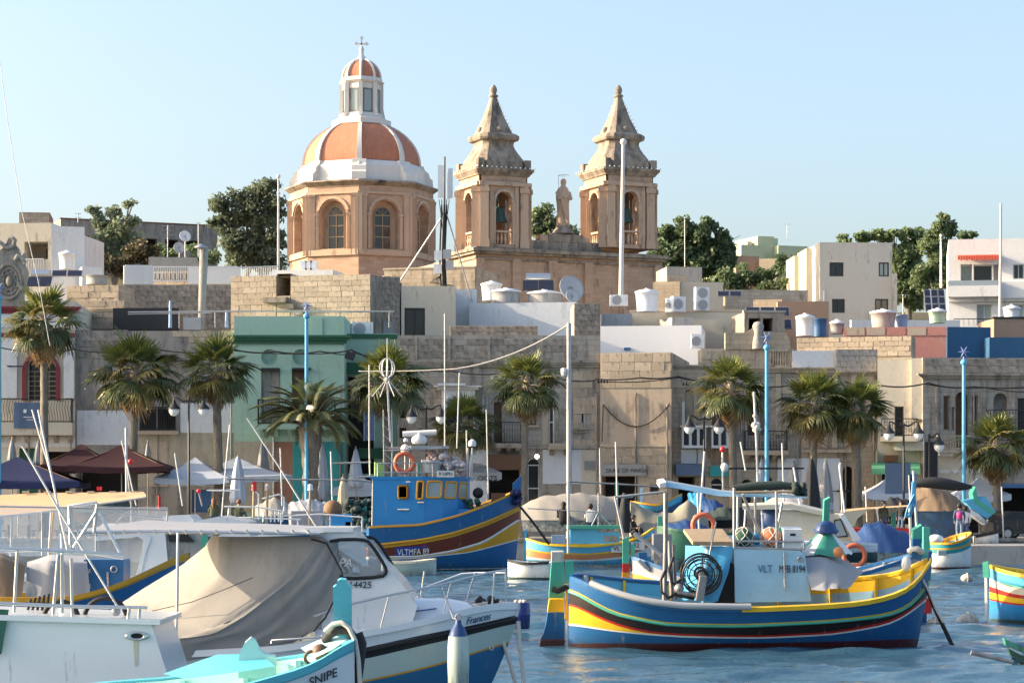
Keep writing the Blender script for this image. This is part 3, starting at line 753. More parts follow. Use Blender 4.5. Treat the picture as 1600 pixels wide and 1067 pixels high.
    def balcony(s, x0, yt, x1, ys, yb, m, rail='black_iron', proj=.9, corb=0, style='bars', corbm=None):
        """rail from yt down to slab top ys, slab bottom yb"""
        u0, zs, u1, zt = s.rect(x0, yt, x1, ys); zb_ = s.uv(x0, yb)[1]
        b = MB(); b.box(u0, u1, -proj, -.003, zb_, zs); part('balcony_slab', b, M[m], s.root)
        b = MB(); e = .05
        if style == 'solid':
            b.box(u0+e, u1-e, -proj+.04, -proj+.14, zs, zt); b.box(u0+e, u0+e+.1, -proj+.14, -.004, zs, zt); b.box(u1-e-.1, u1-e, -proj+.14, -.004, zs, zt)
        else:
            for z in (zs+.06, zt): b.beam((u0+e, -proj+e, z), (u1-e, -proj+e, z), .05, .05); b.beam((u0+e, -proj+e, z), (u0+e, 0, z), .05, .05); b.beam((u1-e, -proj+e, z), (u1-e, 0, z), .05, .05)
            n = int((u1-u0)/.15)
            for i in range(n+1):
                u = lerp(u0+e, u1-e, i/n)
                if style == 'wavy': b.tube([(u + .05*math.sin(t*6.28*1.2), -proj+e-.10*math.sin(t*3.14)*(1-t), lerp(zs, zt, t)) for t in (0,.2,.4,.6,.8,1)], .014, 4)
                else: b.beam((u, -proj+e, zs), (u, -proj+e, zt), .022, .022)
                if style == 'scroll' and i % 2 == 0: b.torus((u+.07, -proj+e, lerp(zs, zt, .35)), .09, .012, 10, 4)
                if style == 'scroll' and i % 2 == 1: b.torus((u+.07, -proj+e, lerp(zs, zt, .72)), .09, .012, 10, 4)
            for k in range(4):
                for u in (u0+e, u1-e): b.beam((u, lerp(-proj+e, 0, k/4), zs), (u, lerp(-proj+e, 0, k/4), zt), .022, .022)
        part('balcony_rail', b, M[rail], s.root)
        for i in range(corb):
            u = lerp(u0+.2, u1-.2, i/max(1, corb-1)); b = MB(); k = .7*min(1, proj)
            b.prism([(0,0),(-.001,-.6*k),(.25*k,-.5*k),(.45*k,-.25*k),(k*1.1,-.12),(k*1.1,0)][::-1], -.11, .11)
            b.xform(Matrix.Translation((u, -.004, zb_-.003)) @ Matrix.Rotation(R(-90), 4, 'Z')); part('corbel', b, M[corbm or m], s.root)
    def done(s, mats=None):
        W, Ht, D = s.W, s.H, s.depth; b = MB()
        us = sorted({0.0, W, *[v for h in s.holes for v in (max(0, h[0]), min(W, h[2]))]}); zs = sorted({0.0, Ht, *[v for h in s.holes for v in (h[1], min(Ht, h[3]))]})
        for i in range(len(us)-1):
            for j in range(len(zs)-1):
                cu, cz = (us[i]+us[i+1])/2, (zs[j]+zs[j+1])/2
                if us[i+1]-us[i] < 1e-5 or zs[j+1]-zs[j] < 1e-5: continue
                if any(h[0] < cu < h[2] and h[1] < cz < h[3] for h in s.holes): continue
                b.add([(us[i],0,zs[j]),(us[i+1],0,zs[j]),(us[i+1],0,zs[j+1]),(us[i],0,zs[j+1])], [(0,1,2,3)])
        for u0, z0, u1, z1, t, arch in s.holes:
            if arch:
                r = (u1-u0)/2; zq = z1-r; n = 12; ap_ = [((u0+u1)/2 - r*math.cos(math.pi*k/n), zq + r*math.sin(math.pi*k/n)) for k in range(n+1)]
                for k in range(n):
                    (xa, za), (xb, zb) = ap_[k], ap_[k+1]
                    b.add([(xa,0,za),(xb,0,zb),(xb,0,z1),(xa,0,z1)], [(0,1,2,3)]); b.add([(xa,0,za),(xa,t,za),(xb,t,zb),(xb,0,zb)], [(0,1,2,3)])
            else: zq = z1; b.add([(u0,0,z1),(u0,t,z1),(u1,t,z1),(u1,0,z1)], [(0,1,2,3)])
            b.add([(u0,0,z0),(u1,0,z0),(u1,t,z0),(u0,t,z0)], [(0,1,2,3)])
            b.add([(u0,0,z0),(u0,t,z0),(u0,t,zq),(u0,0,zq)], [(0,1,2,3)]); b.add([(u1,0,z0),(u1,0,zq),(u1,t,zq),(u1,t,z0)], [(0,1,2,3)])
        part('front_wall', b, s.mat if not isinstance(s.mat, str) else M[s.mat], s.root)
        b = MB(); b.add([(0,0,0),(0,0,Ht),(0,D,Ht),(0,D,0),(W,0,0),(W,D,0),(W,D,Ht),(W,0,Ht)], [(0,1,2,3),(4,5,6,7),(3,2,6,5)])
        part('side_walls', b, M[s.side], s.root)
        b = MB(); b.add([(0,0,Ht),(W,0,Ht),(W,D,Ht),(0,D,Ht)], [(0,1,2,3)])
        part('roof', b, M[s.roof], s.root)
        if s.Y0 < 130 and W > 3:
            rs = random.Random(int(W*100))
            for u in (W-.22, W*rs.uniform(.3,.6)):
                b = MB(); h = Ht*rs.uniform(.45,.85); b.tube([(u,-.07,0),(u,-.07,h),(u+.02,.0,h+.12)], .045, 6); part('drain_pipe', b, M[rs.choice(['concrete','galv','lime_dark'])], s.root)
        if s.cap:
            b = MB(); b.box(-.06, W+.06, -.06, .3, Ht-.002, Ht+.12); part('coping', b, M[s.cap], s.root)
        return s

# ---- back rows (hill) -----------------------------------------------------------------
gz = ground_z
b = Bld('house', 'flat-roofed white house at far left with a recessed terrace', 'house', -60, 80, 349, 172, -6, 14, 'plaster_cream', zb=8, side='plaster_white')
u = b.hole(38, 378, 75, 405, 2.2); q = MB(); q.box(u[0]-.3, u[2]+.3, 2.2, 2.3, u[1], u[3]); part('terrace_back_wall', q, M['plaster_tan'], b.root)
q = MB(); q.box(u[0]+1.0, u[0]+1.7, 2.14, 2.19, u[1], u[1]+1.0); part('terrace_door', q, M['shutter_brown'], b.root)
q = MB(); r = b.rect(38, 405, 68, 420)
for i in range(9): q.beam((lerp(r[0], r[2], i/8), -.05, r[1]), (lerp(r[0], r[2], i/8), -.05, r[3]), .05)
q.beam((r[0],-.05,r[3]), (r[2],-.05,r[3]), .07); part('terrace_rail', q, M['white_metal'], b.root)
b.done()
b = Bld('house', 'white side block stepping down right of the flat-roofed white house', 'house', 80, 132, 354, 171.6, 17, 10, 'plaster_white', zb=8)
b.done()
b = Bld('house', 'low white annex wall under the white house', 'house', 128, 160, 417, 170, 17, 5, 'plaster_white', zb=8); b.done()
b = Bld('ruin', 'crumbling reddish stone hut on the skyline behind the white house', 'ruin', 30, 78, 332, 200, 8, 5, 'plaster_terra', zb=14)
b.blocks(31, 333, 77, 349, .55, .3, 'lime', 3, rough=2); b.done()
b = Bld('barn', 'long dark flat-roofed barn on the skyline behind the trees', 'barn', 95, 340, 348, 232, 24, 20, 'plaster_stained', zb=18, roof='rust', cap='rust')
for i in range(6): b.dark(130+i*32, 368+i*1.5, 150+i*32, 392, 1.0)
b.done()
b = Bld('house', 'pale lemon house with stepped roof on the right skyline', 'house', 1158, 1195, 383, 262, 20, 10, 'lemon_wall', zb=20); b.done()
lem = b.root
def sub(parent_b, name, xl, xr, yt, yb, dy, dep, m):
    u0, z0, u1, z1 = parent_b.rect(xl, yt, xr, yb); q = MB(); q.box(u0, u1, dy, dy+dep, z0, z1); part(name, q, M[m], parent_b.root)
sub(b, 'stair_tower', 1196, 1222, 366, 420, 2, 6, 'lemon_wall'); sub(b, 'upper_block', 1219, 1240, 366, 420, 4, 6, 'lemon_wall'); sub(b, 'wing', 1222, 1268, 382, 425, 1, 8, 'lemon_wall'); sub(b, 'roof_tank', 1186, 1193, 373, 383, 3, 1.5, 'tank_grey')
b = Bld('hut', 'small terracotta stone hut below the lemon house', 'hut', 1150, 1186, 400, 250, 20, 5, 'plaster_terra', zb=18); b.done()
b = Bld('hut', 'cream stone hut beside the terracotta hut', 'hut', 1186, 1214, 404, 249, -16, 5, 'lime_wall', zb=18); b.done()
b = Bld('house', 'three-storey house with front toned beige for shade and four dark-framed windows', 'house', 1281, 1394, 379, 185, 3, 11, 'plaster_shade_beige', zb=8, side='plaster_cream')  # front plaster darkened for shade, sunny side walls given lighter cream
for x0, y0, x1, y1 in ((1296,410,1318,432), (1373,410,1389,432), (1300,467,1320,489), (1367,467,1388,489)): b.win(x0, y0, x1, y1, 'black_iron', 'pane_pale' if x0 == 1373 else 'pane', 2, 1, .12, fw=.10)
b.band(1394, 428, 1400, 520, .4, 'plaster_shade_beige', 'buttress')
b.done()
q = MB(); 
for (xa, xb, yt, d) in ((1265, 1272, 386, 7), (1272, 1282, 381, 3.5), (1261, 1268, 428, 9)):
    u0 = b.uv(xa, 400)[0]; u1 = b.uv(xb, 400)[0]; q.box(u0, u1 - .01, d, d+4, 0, b.uv(xa, yt)[1])
part('stepped_side', q, M['plaster_cream'], b.root)  # lighter plaster stands for sunlight on these left-hand steps
q = MB(); u, z = b.uv(1287, 455); q.beam((u,-.1,0), (u,-.1,z), .12); part('drain_pipe', q, M['plaster_white'], b.root)
b = Bld('villa', 'white villa with red awning and glass balcony at right edge', 'house', 1482, 1640, 373, 168, -10, 12, 'plaster_white', zb=8)
b.win(1501, 413, 1519, 440, 'white_paint', 'pane_pale', 1, 1, .9); b.win(1521, 413, 1551, 440, 'white_paint', 'pane', 1, 1, .9); b.door(1552, 413, 1560, 440, 'grey_plastic', .5, 'louvre_shutter')
b.win(1583, 413, 1600, 436, 'grey_plastic', 'pane', 2, 1, .15); b.win(1526, 476, 1550, 508, 'white_paint', 'pane_pale', 2, 1, .4); b.win(1583, 476, 1615, 500, 'white_paint', 'pane_pale', 2, 1, .4)
b.balcony(1480, 441, 1560, 448, 466, 'plaster_white', 'steel', 1.2, style='solid'); 
u0, z0, u1, z1 = b.rect(1496, 402, 1560, 407)
q = MB(); q.add([(u0,-.02,z1+.15),(u1,-.02,z1+.15),(u1,-1.1,z1-.02),(u0,-1.1,z1-.02)], [(0,1,2,3)])
for k in range(16): q.box(lerp(u0,u1,k/16)+.01, lerp(u0,u1,(k+1)/16)-.01, -1.12, -1.1, z0-.02-(.05 if k % 2 else 0), z1-.02)
paint('awning_red', (.62,.09,.04), .7, .2); part('awning', q, M['awning_red'], b.root)
q = MB(); q.beam((b.uv(1490,500)[0],-1.1,b.uv(1490,500)[1]), (b.uv(1560,500)[0],-1.1,b.uv(1560,500)[1]), .06)
for k in range(10): q.beam((lerp(b.uv(1490,500)[0], b.uv(1560,500)[0], k/9),-1.1,b.uv(1490,510)[1]), (lerp(b.uv(1490,500)[0], b.uv(1560,500)[0], k/9),-1.1,b.uv(1490,500)[1]), .025)
part('lower_rail', q, M['black_iron'], b.root); b.band(1482, 466, 1640, 470, .4, 'plaster_white', 'floor_band'); b.band(1560, 441, 1640, 466, .6, 'plaster_white', 'parapet')
b.done()
b = Bld('wall', 'rubble terrace wall under the scrub beside the beige house', 'wall', 1135, 1262, 453, 180, 5, .6, 'lime_grey', zb=8); b.done()
b = Bld('wall', 'low cream garden wall in front of the villa', 'wall', 1330, 1500, 500, 166, 2, .5, 'plaster_white', zb=6); b.done()
b = Bld('house', 'cream cube house with grey roof room right of the right bell tower', 'house', 1020, 1062, 440, 168, -14, 6, 'lime_wall', zb=6); b.done()
b = Bld('house', 'beige flat house behind the air conditioners', 'house', 1062, 1130, 441, 168, 6, 6, 'plaster_cream', zb=6); b.done()
b = Bld('roof_room', 'grey-topped block room under the tall television aerial', 'roof room', 1042, 1097, 417, 172, 8, 4, 'concrete', zb=10)
b.blocks(1043, 430, 1072, 440, .5, .25, 'lime', 5); b.done()
# ---- middle row (roofscape) -----------------------------------------------------------
b = Bld('house', 'long sunlit church annex wall behind the cell mast', 'house', 600, 742, 420, 162, -16, 6, 'lime_wall', zb=4, cap='lime'); b.done()
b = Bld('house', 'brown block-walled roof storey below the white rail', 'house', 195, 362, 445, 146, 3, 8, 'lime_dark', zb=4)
b.blocks(195, 446, 361, 515, .80, .34, 'lime_dark', 7, rough=.6)
b.win(222, 481, 256, 500, 'white_paint', 'pane_pale', 1, 1, .06); b.done()
b = Bld('house', 'sunlit notched block house with outside stair stub', 'house', 361, 579, 431, 137, -15, 6, 'lime_wall', zb=1, side='lime_dark')  # side walls in darker stone, their shade put into the colour
b.hole(433, 428, 454, 462, 2.0)
b.blocks(361, 432, 432, 513, .74, .33, 'lime', 8, rough=.8); b.blocks(455, 432, 579, 513, .74, .33, 'lime', 9, rough=.8); b.blocks(433, 463, 454, 513, .74, .33, 'lime', 10)
q = MB()
for k, (x0, x1, y) in enumerate(((416, 452, 470), (452, 463, 480), (463, 478, 490))):
    u0, z0, u1, z1 = b.rect(x0, y-4, x1, y+3); q.box(u0, u1, -.55, 0, z0, z1)
part('stair_stub', q, M['lime_dark'], b.root)
q = MB(); u0 = b.uv(433,440)[0]; u1 = b.uv(454,440)[0]; z = b.uv(433,455)[1]; q.box(u0-.2, u1+.2, 2.0, 2.1, z-3, z+.8); part('far_parapet', q, M['plaster_tan'], b.root)
b.done()
b2 = Bld('wall', 'block end wall coloured dark for its shade right of the notched house', 'wall', 580, 625, 432, 136.4, 22, 3, 'lime_dark', zb=1)
b2.blocks(580, 433, 624, 524, .7, .33, 'lime_dark', 12); b2.band(598, 502, 615, 524, .12, 'plaster_grey', 'patch'); b2.done()  # darker blocks carry this wall's shade in their colour
b = Bld('house', 'cream plastered roof room with dark double window', 'house', 627, 712, 447, 137, 4, 5, 'plaster_cream', zb=1)
b.win(632, 481, 664, 530, 'black_iron', 'pane', 2, 1, .14, fw=.09); b.done()
b = Bld('wall', 'whitewashed roof wall with slanting shadow below the dishes', 'wall', 733, 900, 473, 140, -9, 5, 'plaster_bluewhite', zb=1); b.done()
b = Bld('wall', 'small white stair-head walls beside the cell mast', 'wall', 708, 745, 452, 141, 3, 3, 'plaster_bluewhite', zb=1); b.done()
b = Bld('wall', 'sloping weathered parapet piece under the whitewashed wall', 'wall', 703, 840, 509, 133, 2, 1.2, 'lime_wall', zb=1); b.blocks(704, 510, 839, 528, 1.0, .36, 'lime_dark', 14); b.done()
b = Bld('wall', 'sunlit white roof wall above the plain tan house', 'wall', 938, 1096, 509, 138, -7, 6, 'white_roof', zb=1)
b.band(975, 543, 985, 547, .1, 'barrel_blue', 'lamp_box'); b.done()
b = Bld('roof_room', 'long cream roof room carrying the air conditioners', 'roof room', 985, 1163, 487, 146, -4, 6, 'plaster_cream', zb=3, cap='lime'); b.done()
b = Bld('roof_room', 'small grey cement stair head beside the long cream roof room', 'roof room', 1050, 1083, 496, 143, 14, 3, 'concrete', zb=3); b.done()
b = Bld('roof_room', 'blue-grey steel bunker box beside the white roof wall', 'roof room', 940, 988, 490, 144, 2, 3, 'plaster_grey', zb=3); b.done()
b = Bld('ruin', 'open pillared roof shelter above the curly parapet', 'shelter', 1163, 1226, 488, 141, 6, 4, 'lime_dark', zb=3, cap='concrete')
b.dark(1170, 497, 1188, 518, 2); b.dark(1192, 497, 1208, 518, 2); b.done()
b = Bld('house', 'terracotta plastered roof wall left of the beige house', 'house', 1215, 1295, 471, 152, -3, 6, 'plaster_terra', zb=4); b.done()
b = Bld('house', 'sunlit cream roof wall left of the terracotta wall', 'house', 1177, 1222, 468, 154, -16, 6, 'lime_wall', zb=4); b.done()
b = Bld('house', 'faded pink roof wall with grey patched top', 'house', 1318, 1480, 511, 141, -8, 5, 'plaster_pink', zb=2)
for k in range(5): b.band(1322+k*32, 512, 1351+k*32, 524, .04, 'plaster_tan' if k in (0,1,3) else 'plaster_pink', 'patch')
b.done()
b = Bld('house', 'deep blue roof wall beside the faded pink wall', 'house', 1480, 1548, 511, 140, 10, 5, 'plaster_blue', zb=2); b.done()
b = Bld('house', 'second blue roof wall at the right edge', 'house', 1546, 1640, 527, 139, 2, 5, 'plaster_blue', zb=2); b.done()
b = Bld('shed', 'rusty lean-to roof shed carrying a white tank at right edge', 'shed', 1553, 1640, 498, 146, 3, 4, 'plaster_terra', zb=3, roof='concrete', cap='black_iron'); b.done()
b = Bld('wall', 'pale rubble wall below the faded pink wall', 'wall', 1245, 1425, 527, 136, -16, 2, 'lime_wall', zb=1); b.blocks(1246, 528, 1424, 556, .7, .3, 'lime', 15, rough=1.5); b.done()
b = Bld('wall', 'broken stone wall top with loose coping behind first palm', 'wall', 104, 187, 446, 141, -8, 3, 'lime_wall', zb=1); b.blocks(104, 447, 186, 475, .9, .4, 'lime', 16, rough=2); b.done()
b = Bld('wall', 'stepped stone parapet in front of the broken stone wall', 'wall', 108, 196, 470, 135, -6, 4, 'lime_wall', zb=1); b.blocks(108, 471, 195, 514, .75, .33, 'lime', 17, rough=2)
b.cornice(108, 482, 190, 487, .2, 'lime'); b.done()

# ---- roof things ----------------------------------------------------------------------
def tank(px, yt, yb, w, Y, m, label, lid=True, taper=.86, group='water tanks on the roofs'):
    s = F/Y; c = P(px, yb, Y); r = w/2/s; h = (yb-yt)/s; t = thing('water_tank', label, 'water tank', c, 0, group)
    q = MB(); q.lathe([(r*taper,0),(r*lerp(taper,1,.5),h*.5),(r,h*.93),(r*1.05,h*.94),(r*1.05,h)], 24); part('drum', q, M[m], t)
    if lid: q = MB(); q.lathe([(r*1.07,h-.03),(r*1.07,h+.05),(r*.6,h+.16),(r*.2,h+.2),(r*.18,h+.26)], 24); part('lid', q, M['water_tank_white'], t)
    return t
tank(105, 397, 421, 26, 158, 'water_tank_white', 'tall white tank on the roof in front of the white house')
tank(768, 445, 470, 32, 146, 'water_tank_white', 'white tank right of the cell mast, standing behind the wide stained tanks')
tank(791, 456, 474, 44, 144, 'tank_grey', 'left one of the two wide stained round tanks on the whitewashed roof', taper=1)
tank(851, 459, 474, 52, 144, 'tank_grey', 'wide stained round tank directly under the silver solar heater', taper=1)
tank(1011, 457, 487, 36, 144.5, 'water_tank_white', 'big clean white tank beside the steel bunker box')
tank(1258, 496, 525, 29, 138, 'water_tank_white', 'white tank touching the blue barrel', taper=.95)
tank(1380, 489, 512, 40, 143, 'tank_grey', 'grey conical tank with white lid above the faded pink wall')
tank(1408, 492, 512, 22, 144, 'tank_blue', 'pale blue tank beside the grey conical tank', lid=False)
tank(1465, 487, 505, 28, 150, 'tank_green', 'pale green tank under the tilted solar panels')
tank(1581, 482, 499, 26, 146.5, 'water_tank_white', 'white tank standing on the rusty lean-to shed')
tank(1308, 505, 522, 22, 142, 'tank_grey', 'low round cement tank left of the faded pink wall')
tank(152, 431, 445, 34, 145, 'tank_grey', 'grey blue tank behind the broken stone wall', lid=False, taper=1)
tank(1281, 498, 526, 22, 139, 'barrel_blue', 'dark blue barrel tank beside a white tank', lid=False, taper=.95, group=None)
def dish(px, py, rpx, Y, label, pole_py, m='grey_plastic'):
    c = P(px, py, Y); r = rpx*Y/F; t = thing('satellite_dish', label, 'satellite dish', P(px, pole_py, Y), 0, 'satellite dishes on the roofs'); b0 = Vector(t.location)
    q = MB(); rows = [[(r*k/5*math.cos(2*math.pi*a/24), r*k/5*math.sin(2*math.pi*a/24)*1.08, .22*r*(k/5)**2) for a in range(24)] for k in range(1, 6)]
    q.grid(rows, 0, True, closed=True); q.add(rows[0], [tuple(range(24))], 0, True)
    q.xform(Matrix.Translation(c - b0) @ Euler((R(68), 0, R(18))).to_matrix().to_4x4()); o = part('reflector', q, M[m], t)
    so_ = o.modifiers.new('thick', 'SOLIDIFY'); so_.thickness = .03
    q = MB(); q.tube([(0,.1,0), (c - b0) + V(0,.15,0)], .045, 6); q.tube([(c-b0)+V(0,.1,-r*.95), (c-b0)+V(r*.3,-r*1.0,-r*.3)], .02, 5); q.cbox((c-b0)+V(r*.3,-r*1.0,-r*.3), .12,.2,.12); part('feed_arm', q, M['galv'], t)
dish(892, 452, 20, 143, 'big grey satellite dish on the whitewashed roof', 474)
dish(894, 464, 11, 141.5, 'small pale dish in front of the big grey dish', 474)
dish(289, 370, 9, 175, 'white dish on a pole left of the tall flue', 402, 'white_metal')
dish(280, 388, 9, 176, 'dark dish below the white dish on a pole', 402)
def solar_heater(px, py, w, Y, label, pan):
    t = thing('solar_heater', label, 'solar water heater', P(px, py+32, Y), 0); s = F/Y; L = w/s
    q = MB(); q.tube([(-L/2,0,26/s), (L/2,0,26/s)], 7/s, 16); part('cylinder', q, M['steel'], t)
    for k in (-1, 1): q = MB(); q.cbox((k*L*.32,-.5,13/s), L*.62, .06, 19/s, 0, Euler((R(-35),0,0))); part('collector', q, M['solar'], t)
    q = MB()
    for x in (-L/2, L/2): q.beam((x,.1,0), (x,0,24/s), .05); q.beam((x,-.9,0), (x,0,22/s), .05)
    part('stand', q, M['galv'], t)
solar_heater(841, 428, 38, 146, 'shiny silver solar water heater above the stained tanks', 1)
solar_heater(64, 422, 30, 150, 'dark solar water heater behind the first palm', 1)
def panels(px, py, Y, n, wp, hp, label, lean=-38, rz=0, rows=1):
    t = thing('solar_array', label, 'solar array', P(px, py + hp, Y), rz); s = F/Y; w = wp/s; h = hp/s/ math.cos(R(90+lean)) if False else hp/s*1.15
    for i in range(n):
        for j in range(rows):
            q = MB(); q.box(-w/2+.02, w/2-.02, -.03, .03, 0, h/rows-.04); q.box(-w/2+.05, w/2-.05, -.036, -.031, .03, h/rows-.07, 1)
            part('panel', q, [M['galv'], M['solar']], t, ((i-(n-1)/2)*w, (j*h/rows)*math.sin(R(-lean)), (j*h/rows)*math.cos(R(lean))), (R(lean),0,0))
    q = MB()
    for x in (-n*w/2+.1, n*w/2-.1): q.beam((x,.05,0), (x,h*.6,0), .05); q.beam((x,h*.62,0), (x,h*.6,h*.75), .05)
    part('rack', q, M['galv'], t)
panels(1200, 477, 148, 3, 23, 17, 'three dark solar panels above the pillared roof shelter')
panels(1229, 496, 145, 1, 18, 18, 'single dark solar panel right of the pillared roof shelter')
panels(1140, 453, 165, 2, 19, 10, 'two grey solar panels behind the air conditioners')
panels(1462, 452, 156, 3, 11, 34, 'tilted bank of solar panels beside the villa', -25, 0, 3)
panels(104, 420, 154, 2, 24, 12, 'two grey solar panels behind the first palm')
def aircon(px, py, w, h, Y, label, rz=0.0, fans=1):
    s = F/Y; W_, H_ = w/s, h/s; t = thing('air_conditioner', label, 'air conditioner', P(px, py+h/2, Y), rz, 'air conditioners on the roofs')
    q = MB(); q.box(-W_/2, W_/2, 0, .45, 0, H_); part('case', q, M['water_tank_white'], t)
    for k in range(fans):
        q = MB(); zc = H_*(k+.5)/fans; r = min(W_*.36, H_/fans*.42); x = -W_*.12 if fans == 1 else 0
        for rr in (r, r*.72, r*.44, r*.18): q.torus((x,-.02,zc), rr, .014, 18, 4)
        q.lathe([(r,0),(r,.012)], 18); n = len(q.v)
        for i in range(n-36, n): v = q.v[i]; q.v[i] = (x + v[0], -.004 - v[2], zc + v[1])
        part('fan_grille', q, M['grey_plastic'], t)
aircon(967, 469, 28, 17, 146, 'white air conditioner at the foot of the white flagpole')
aircon(1098, 467, 22, 37, 145.5, 'tall white twin-fan air conditioner on the long cream roof room', .2, 2)
aircon(1062, 475, 22, 24, 145, 'dark round-fan cooler between white tank and twin-fan unit', .4)
aircon(566, 514, 34, 22, 131, 'white air conditioner above the green house', .12)
aircon(1090, 533, 20, 22, 136, 'white cabinet with blue sticker on the white roof wall end')
aircon(1045, 477, 12, 22, 145.2, 'black plastic cooler against the big clean white tank', -.3)
# roof rail of white slats
def slat_rail(px0, py0, px1, py1, h, Y, Y2, label, n, m='white_metal', solid=()):
    a, c = P(px0, py0, Y), P(px1, py1, Y2); t = thing('railing', label, 'railing', a); d = c - a; hh = h*Y/F; q = MB()
    q.beam((0,0,hh), d + V(0,0,hh), .08, .08); q.beam((0,0,.1), d + V(0,0,.1), .06, .06); part('rail', q, M[m], t)
    sm = MB(); sm.box(-.025,.025,-.02,.02,0,hh); me = sm.mesh('slat', M[m])
    wide = MB(); wide.box(-.16,.16,-.02,.02,0,hh); mew = wide.mesh('slat', M[m])
    for i in range(n+1): 
        f = i/n; p = d*f; so_ = any(x <= f <= y for x, y in solid)
        link('slat', mew if so_ else me, t, p, (0,0,math.atan2(d.y, d.x)))
slat_rail(196, 444, 237, 444, 29, 150, 152, 'white slatted roof rail at the left corner', 10, solid=((0,1),))
slat_rail(237, 441, 300, 441, 24, 156, 156, 'white roof rail along the sandy back wall', 18)
slat_rail(298, 444, 372, 444, 27, 150, 150, 'white slatted roof screen behind the tall flue', 18, solid=((0,1),))
slat_rail(372, 440, 434, 437, 22, 151, 158, 'white open roof rail left of the church dome', 22)
b = Bld('wall', 'sandy parapet with a row of dark drip holes behind the white rail', 'wall', 237, 298, 424, 157, -14, 1, 'lime_wall', zb=8)
for k in range(10): b.band(240+k*6, 427, 243+k*6, 436, .12, 'lime_dark', 'gargoyle')
b.done()
b = Bld('roof_room', 'small weathered grey stair head behind the white rail', 'roof room', 232, 308, 402, 172, 6, 4, 'concrete', zb=8); b.done()
b = Bld('roof_parapet', 'whitewashed ramp wall at the foot of the church dome', 'wall', 430, 520, 422, 160, -10, 3, 'plaster_white', zb=6); b.done()
for k, x in enumerate((474, 482, 490)): 
    q = MB(); q.box(-.25,.25,0,.35,0,.6); q.box(-.2,.2,-.03,-.002,.08,.5)
    solo('meter_box', q, M['water_tank_white'], ['white box at left below the dome', 'middle white box below the dome', 'white box at right below the dome'][k], 'box', P(x, 421, 161), group='white boxes below the dome')
# poles
def pole(name, label, cat, px, yt, yb, Y, r, m, ball=None, lean=0, n=8, group=None):
    a, c = P(px, yb, Y), P(px+lean, yt, Y); t = thing(name, label, cat, a, 0, group); q = MB(); q.tube([(0,0,0), (c-a)*.5, c-a], [r, r*.85, r*.65], n); part('pole', q, M[m], t)
    if ball: q = MB(); q.ball(c-a, ball, 12, 8); part('ball', q, M['white_metal'], t)
    return t
pole('flagpole', 'tall white pole with ball top crossing the right bell tower', 'flagpole', 970, 222, 475, 150, .16, 'pole_white', .22, 4)
pole('flagpole', 'white pole with small ball top left of the dome', 'flagpole', 435, 276, 430, 175, .10, 'pole_white', .18)
pole('flagpole', 'tall white pole in front of the villa', 'flagpole', 1562, 318, 555, 150, .11, 'pole_white', None, 2)
pole('flagpole', 'thin white pole left of the villa', 'flagpole', 1470, 368, 450, 170, .09, 'pole_white', .11)
pole('flue_pipe', 'leaning grey metal flue pipe with cap above the roofs', 'flue pipe', 319, 515, 388, 133, .26, 'concrete', None, -5, 14)
fp = bpy.data.objects['flue_pipe']; q = MB(); e = P(314, 388, 133) - fp.location; q.lathe([(.28,0),(.40,.02),(.36,.08),(.12,.22),(.03,.26)], 14, e); part('cap', q, M['galv'], fp)
def aerial(px, yt, yb, Y, label, arms=3, w=.8):
    t = thing('aerial', label, 'aerial', P(px, yb, Y), 0, 'television aerials on the roofs'); h = (yb-yt)*Y/F; q = MB(); q.tube([(0,0,0),(0,0,h)], .04, 6); part('mast', q, M['galv'], t)
    for k in range(arms):
        q = MB(); z = h - .05 - k*.35; q.beam((-w/2,0,z), (w/2,0,z), .03)
        for j in range(5): q.beam((lerp(-w/2,w/2,j/4),-.25,z), (lerp(-w/2,w/2,j/4),.25,z), .02)
        part('yagi', q, M['galv'], t)
aerial(262, 352, 402, 178, 'thin aerial with yagi arms left of the white dish'); aerial(1070, 340, 417, 172, 'tall thin aerial on the grey-topped block room', 1, .5)
aerial(1230, 350, 372, 265, 'tiny aerial on the lemon house', 1, .6); aerial(122, 333, 348, 205, 'tiny aerial beside the crumbling hut', 2, .5); aerial(310, 348, 402, 180, 'twin bare aerial pole right of the white dish', 1, .3)
aerial(1411, 460, 500, 160, 'rusty aerial with one arm right of the beige house', 1, .7)
# cell mast
t = thing('cell_mast', 'phone mast with white antenna panels and guy struts on a roof', 'mast', P(693, 450, 140)); s_ = F/140
def L(px, py, dy=0): return P(px, py, 140) + V(0, dy, 0) - Vector(t.location)
q = MB(); q.tube([L(693,450), L(695,245)], [.10,.05], 8); part('mast', q, M['black_iron'], t)
q = MB()
for px, dy in ((689,0),(693,-.15),(697,.05)): q.tube([L(px,450,dy), L(px-2,400,dy), L(px+1,320,dy)], .055, 5)
for k in range(5): q.tube([L(686+k*4,312), L(690+k*2,345), L(692,365)], .025, 5)
for k in range(4): q.tube([L(690,430), L(684-k*4,442,-.3), L(694+k*5,447,-.2)], .03, 5)
part('cable_bundle', q, M['cable'], t)
for px, w, h, dy in ((689, 9, 50, -.35), (704, 7, 46, -.1), (700, 3, 42, .3)):
    q = MB(); n = 0; q.box(-w/2/s_, w/2/s_, -.12, .12, 0, h/s_); part('antenna_panel', q, M['water_tank_white'], t, L(px, 310, dy))
for px, py, m in ((685, 400, 'water_tank_white'), (684, 421, 'water_tank_white'), (703, 415, 'grey_plastic'), (699, 398, 'grey_plastic')):
    q = MB(); q.box(-.24,.24,-.15,.15,0,.55); part('radio_unit', q, M[m], t, L(px, py+7, -.25))
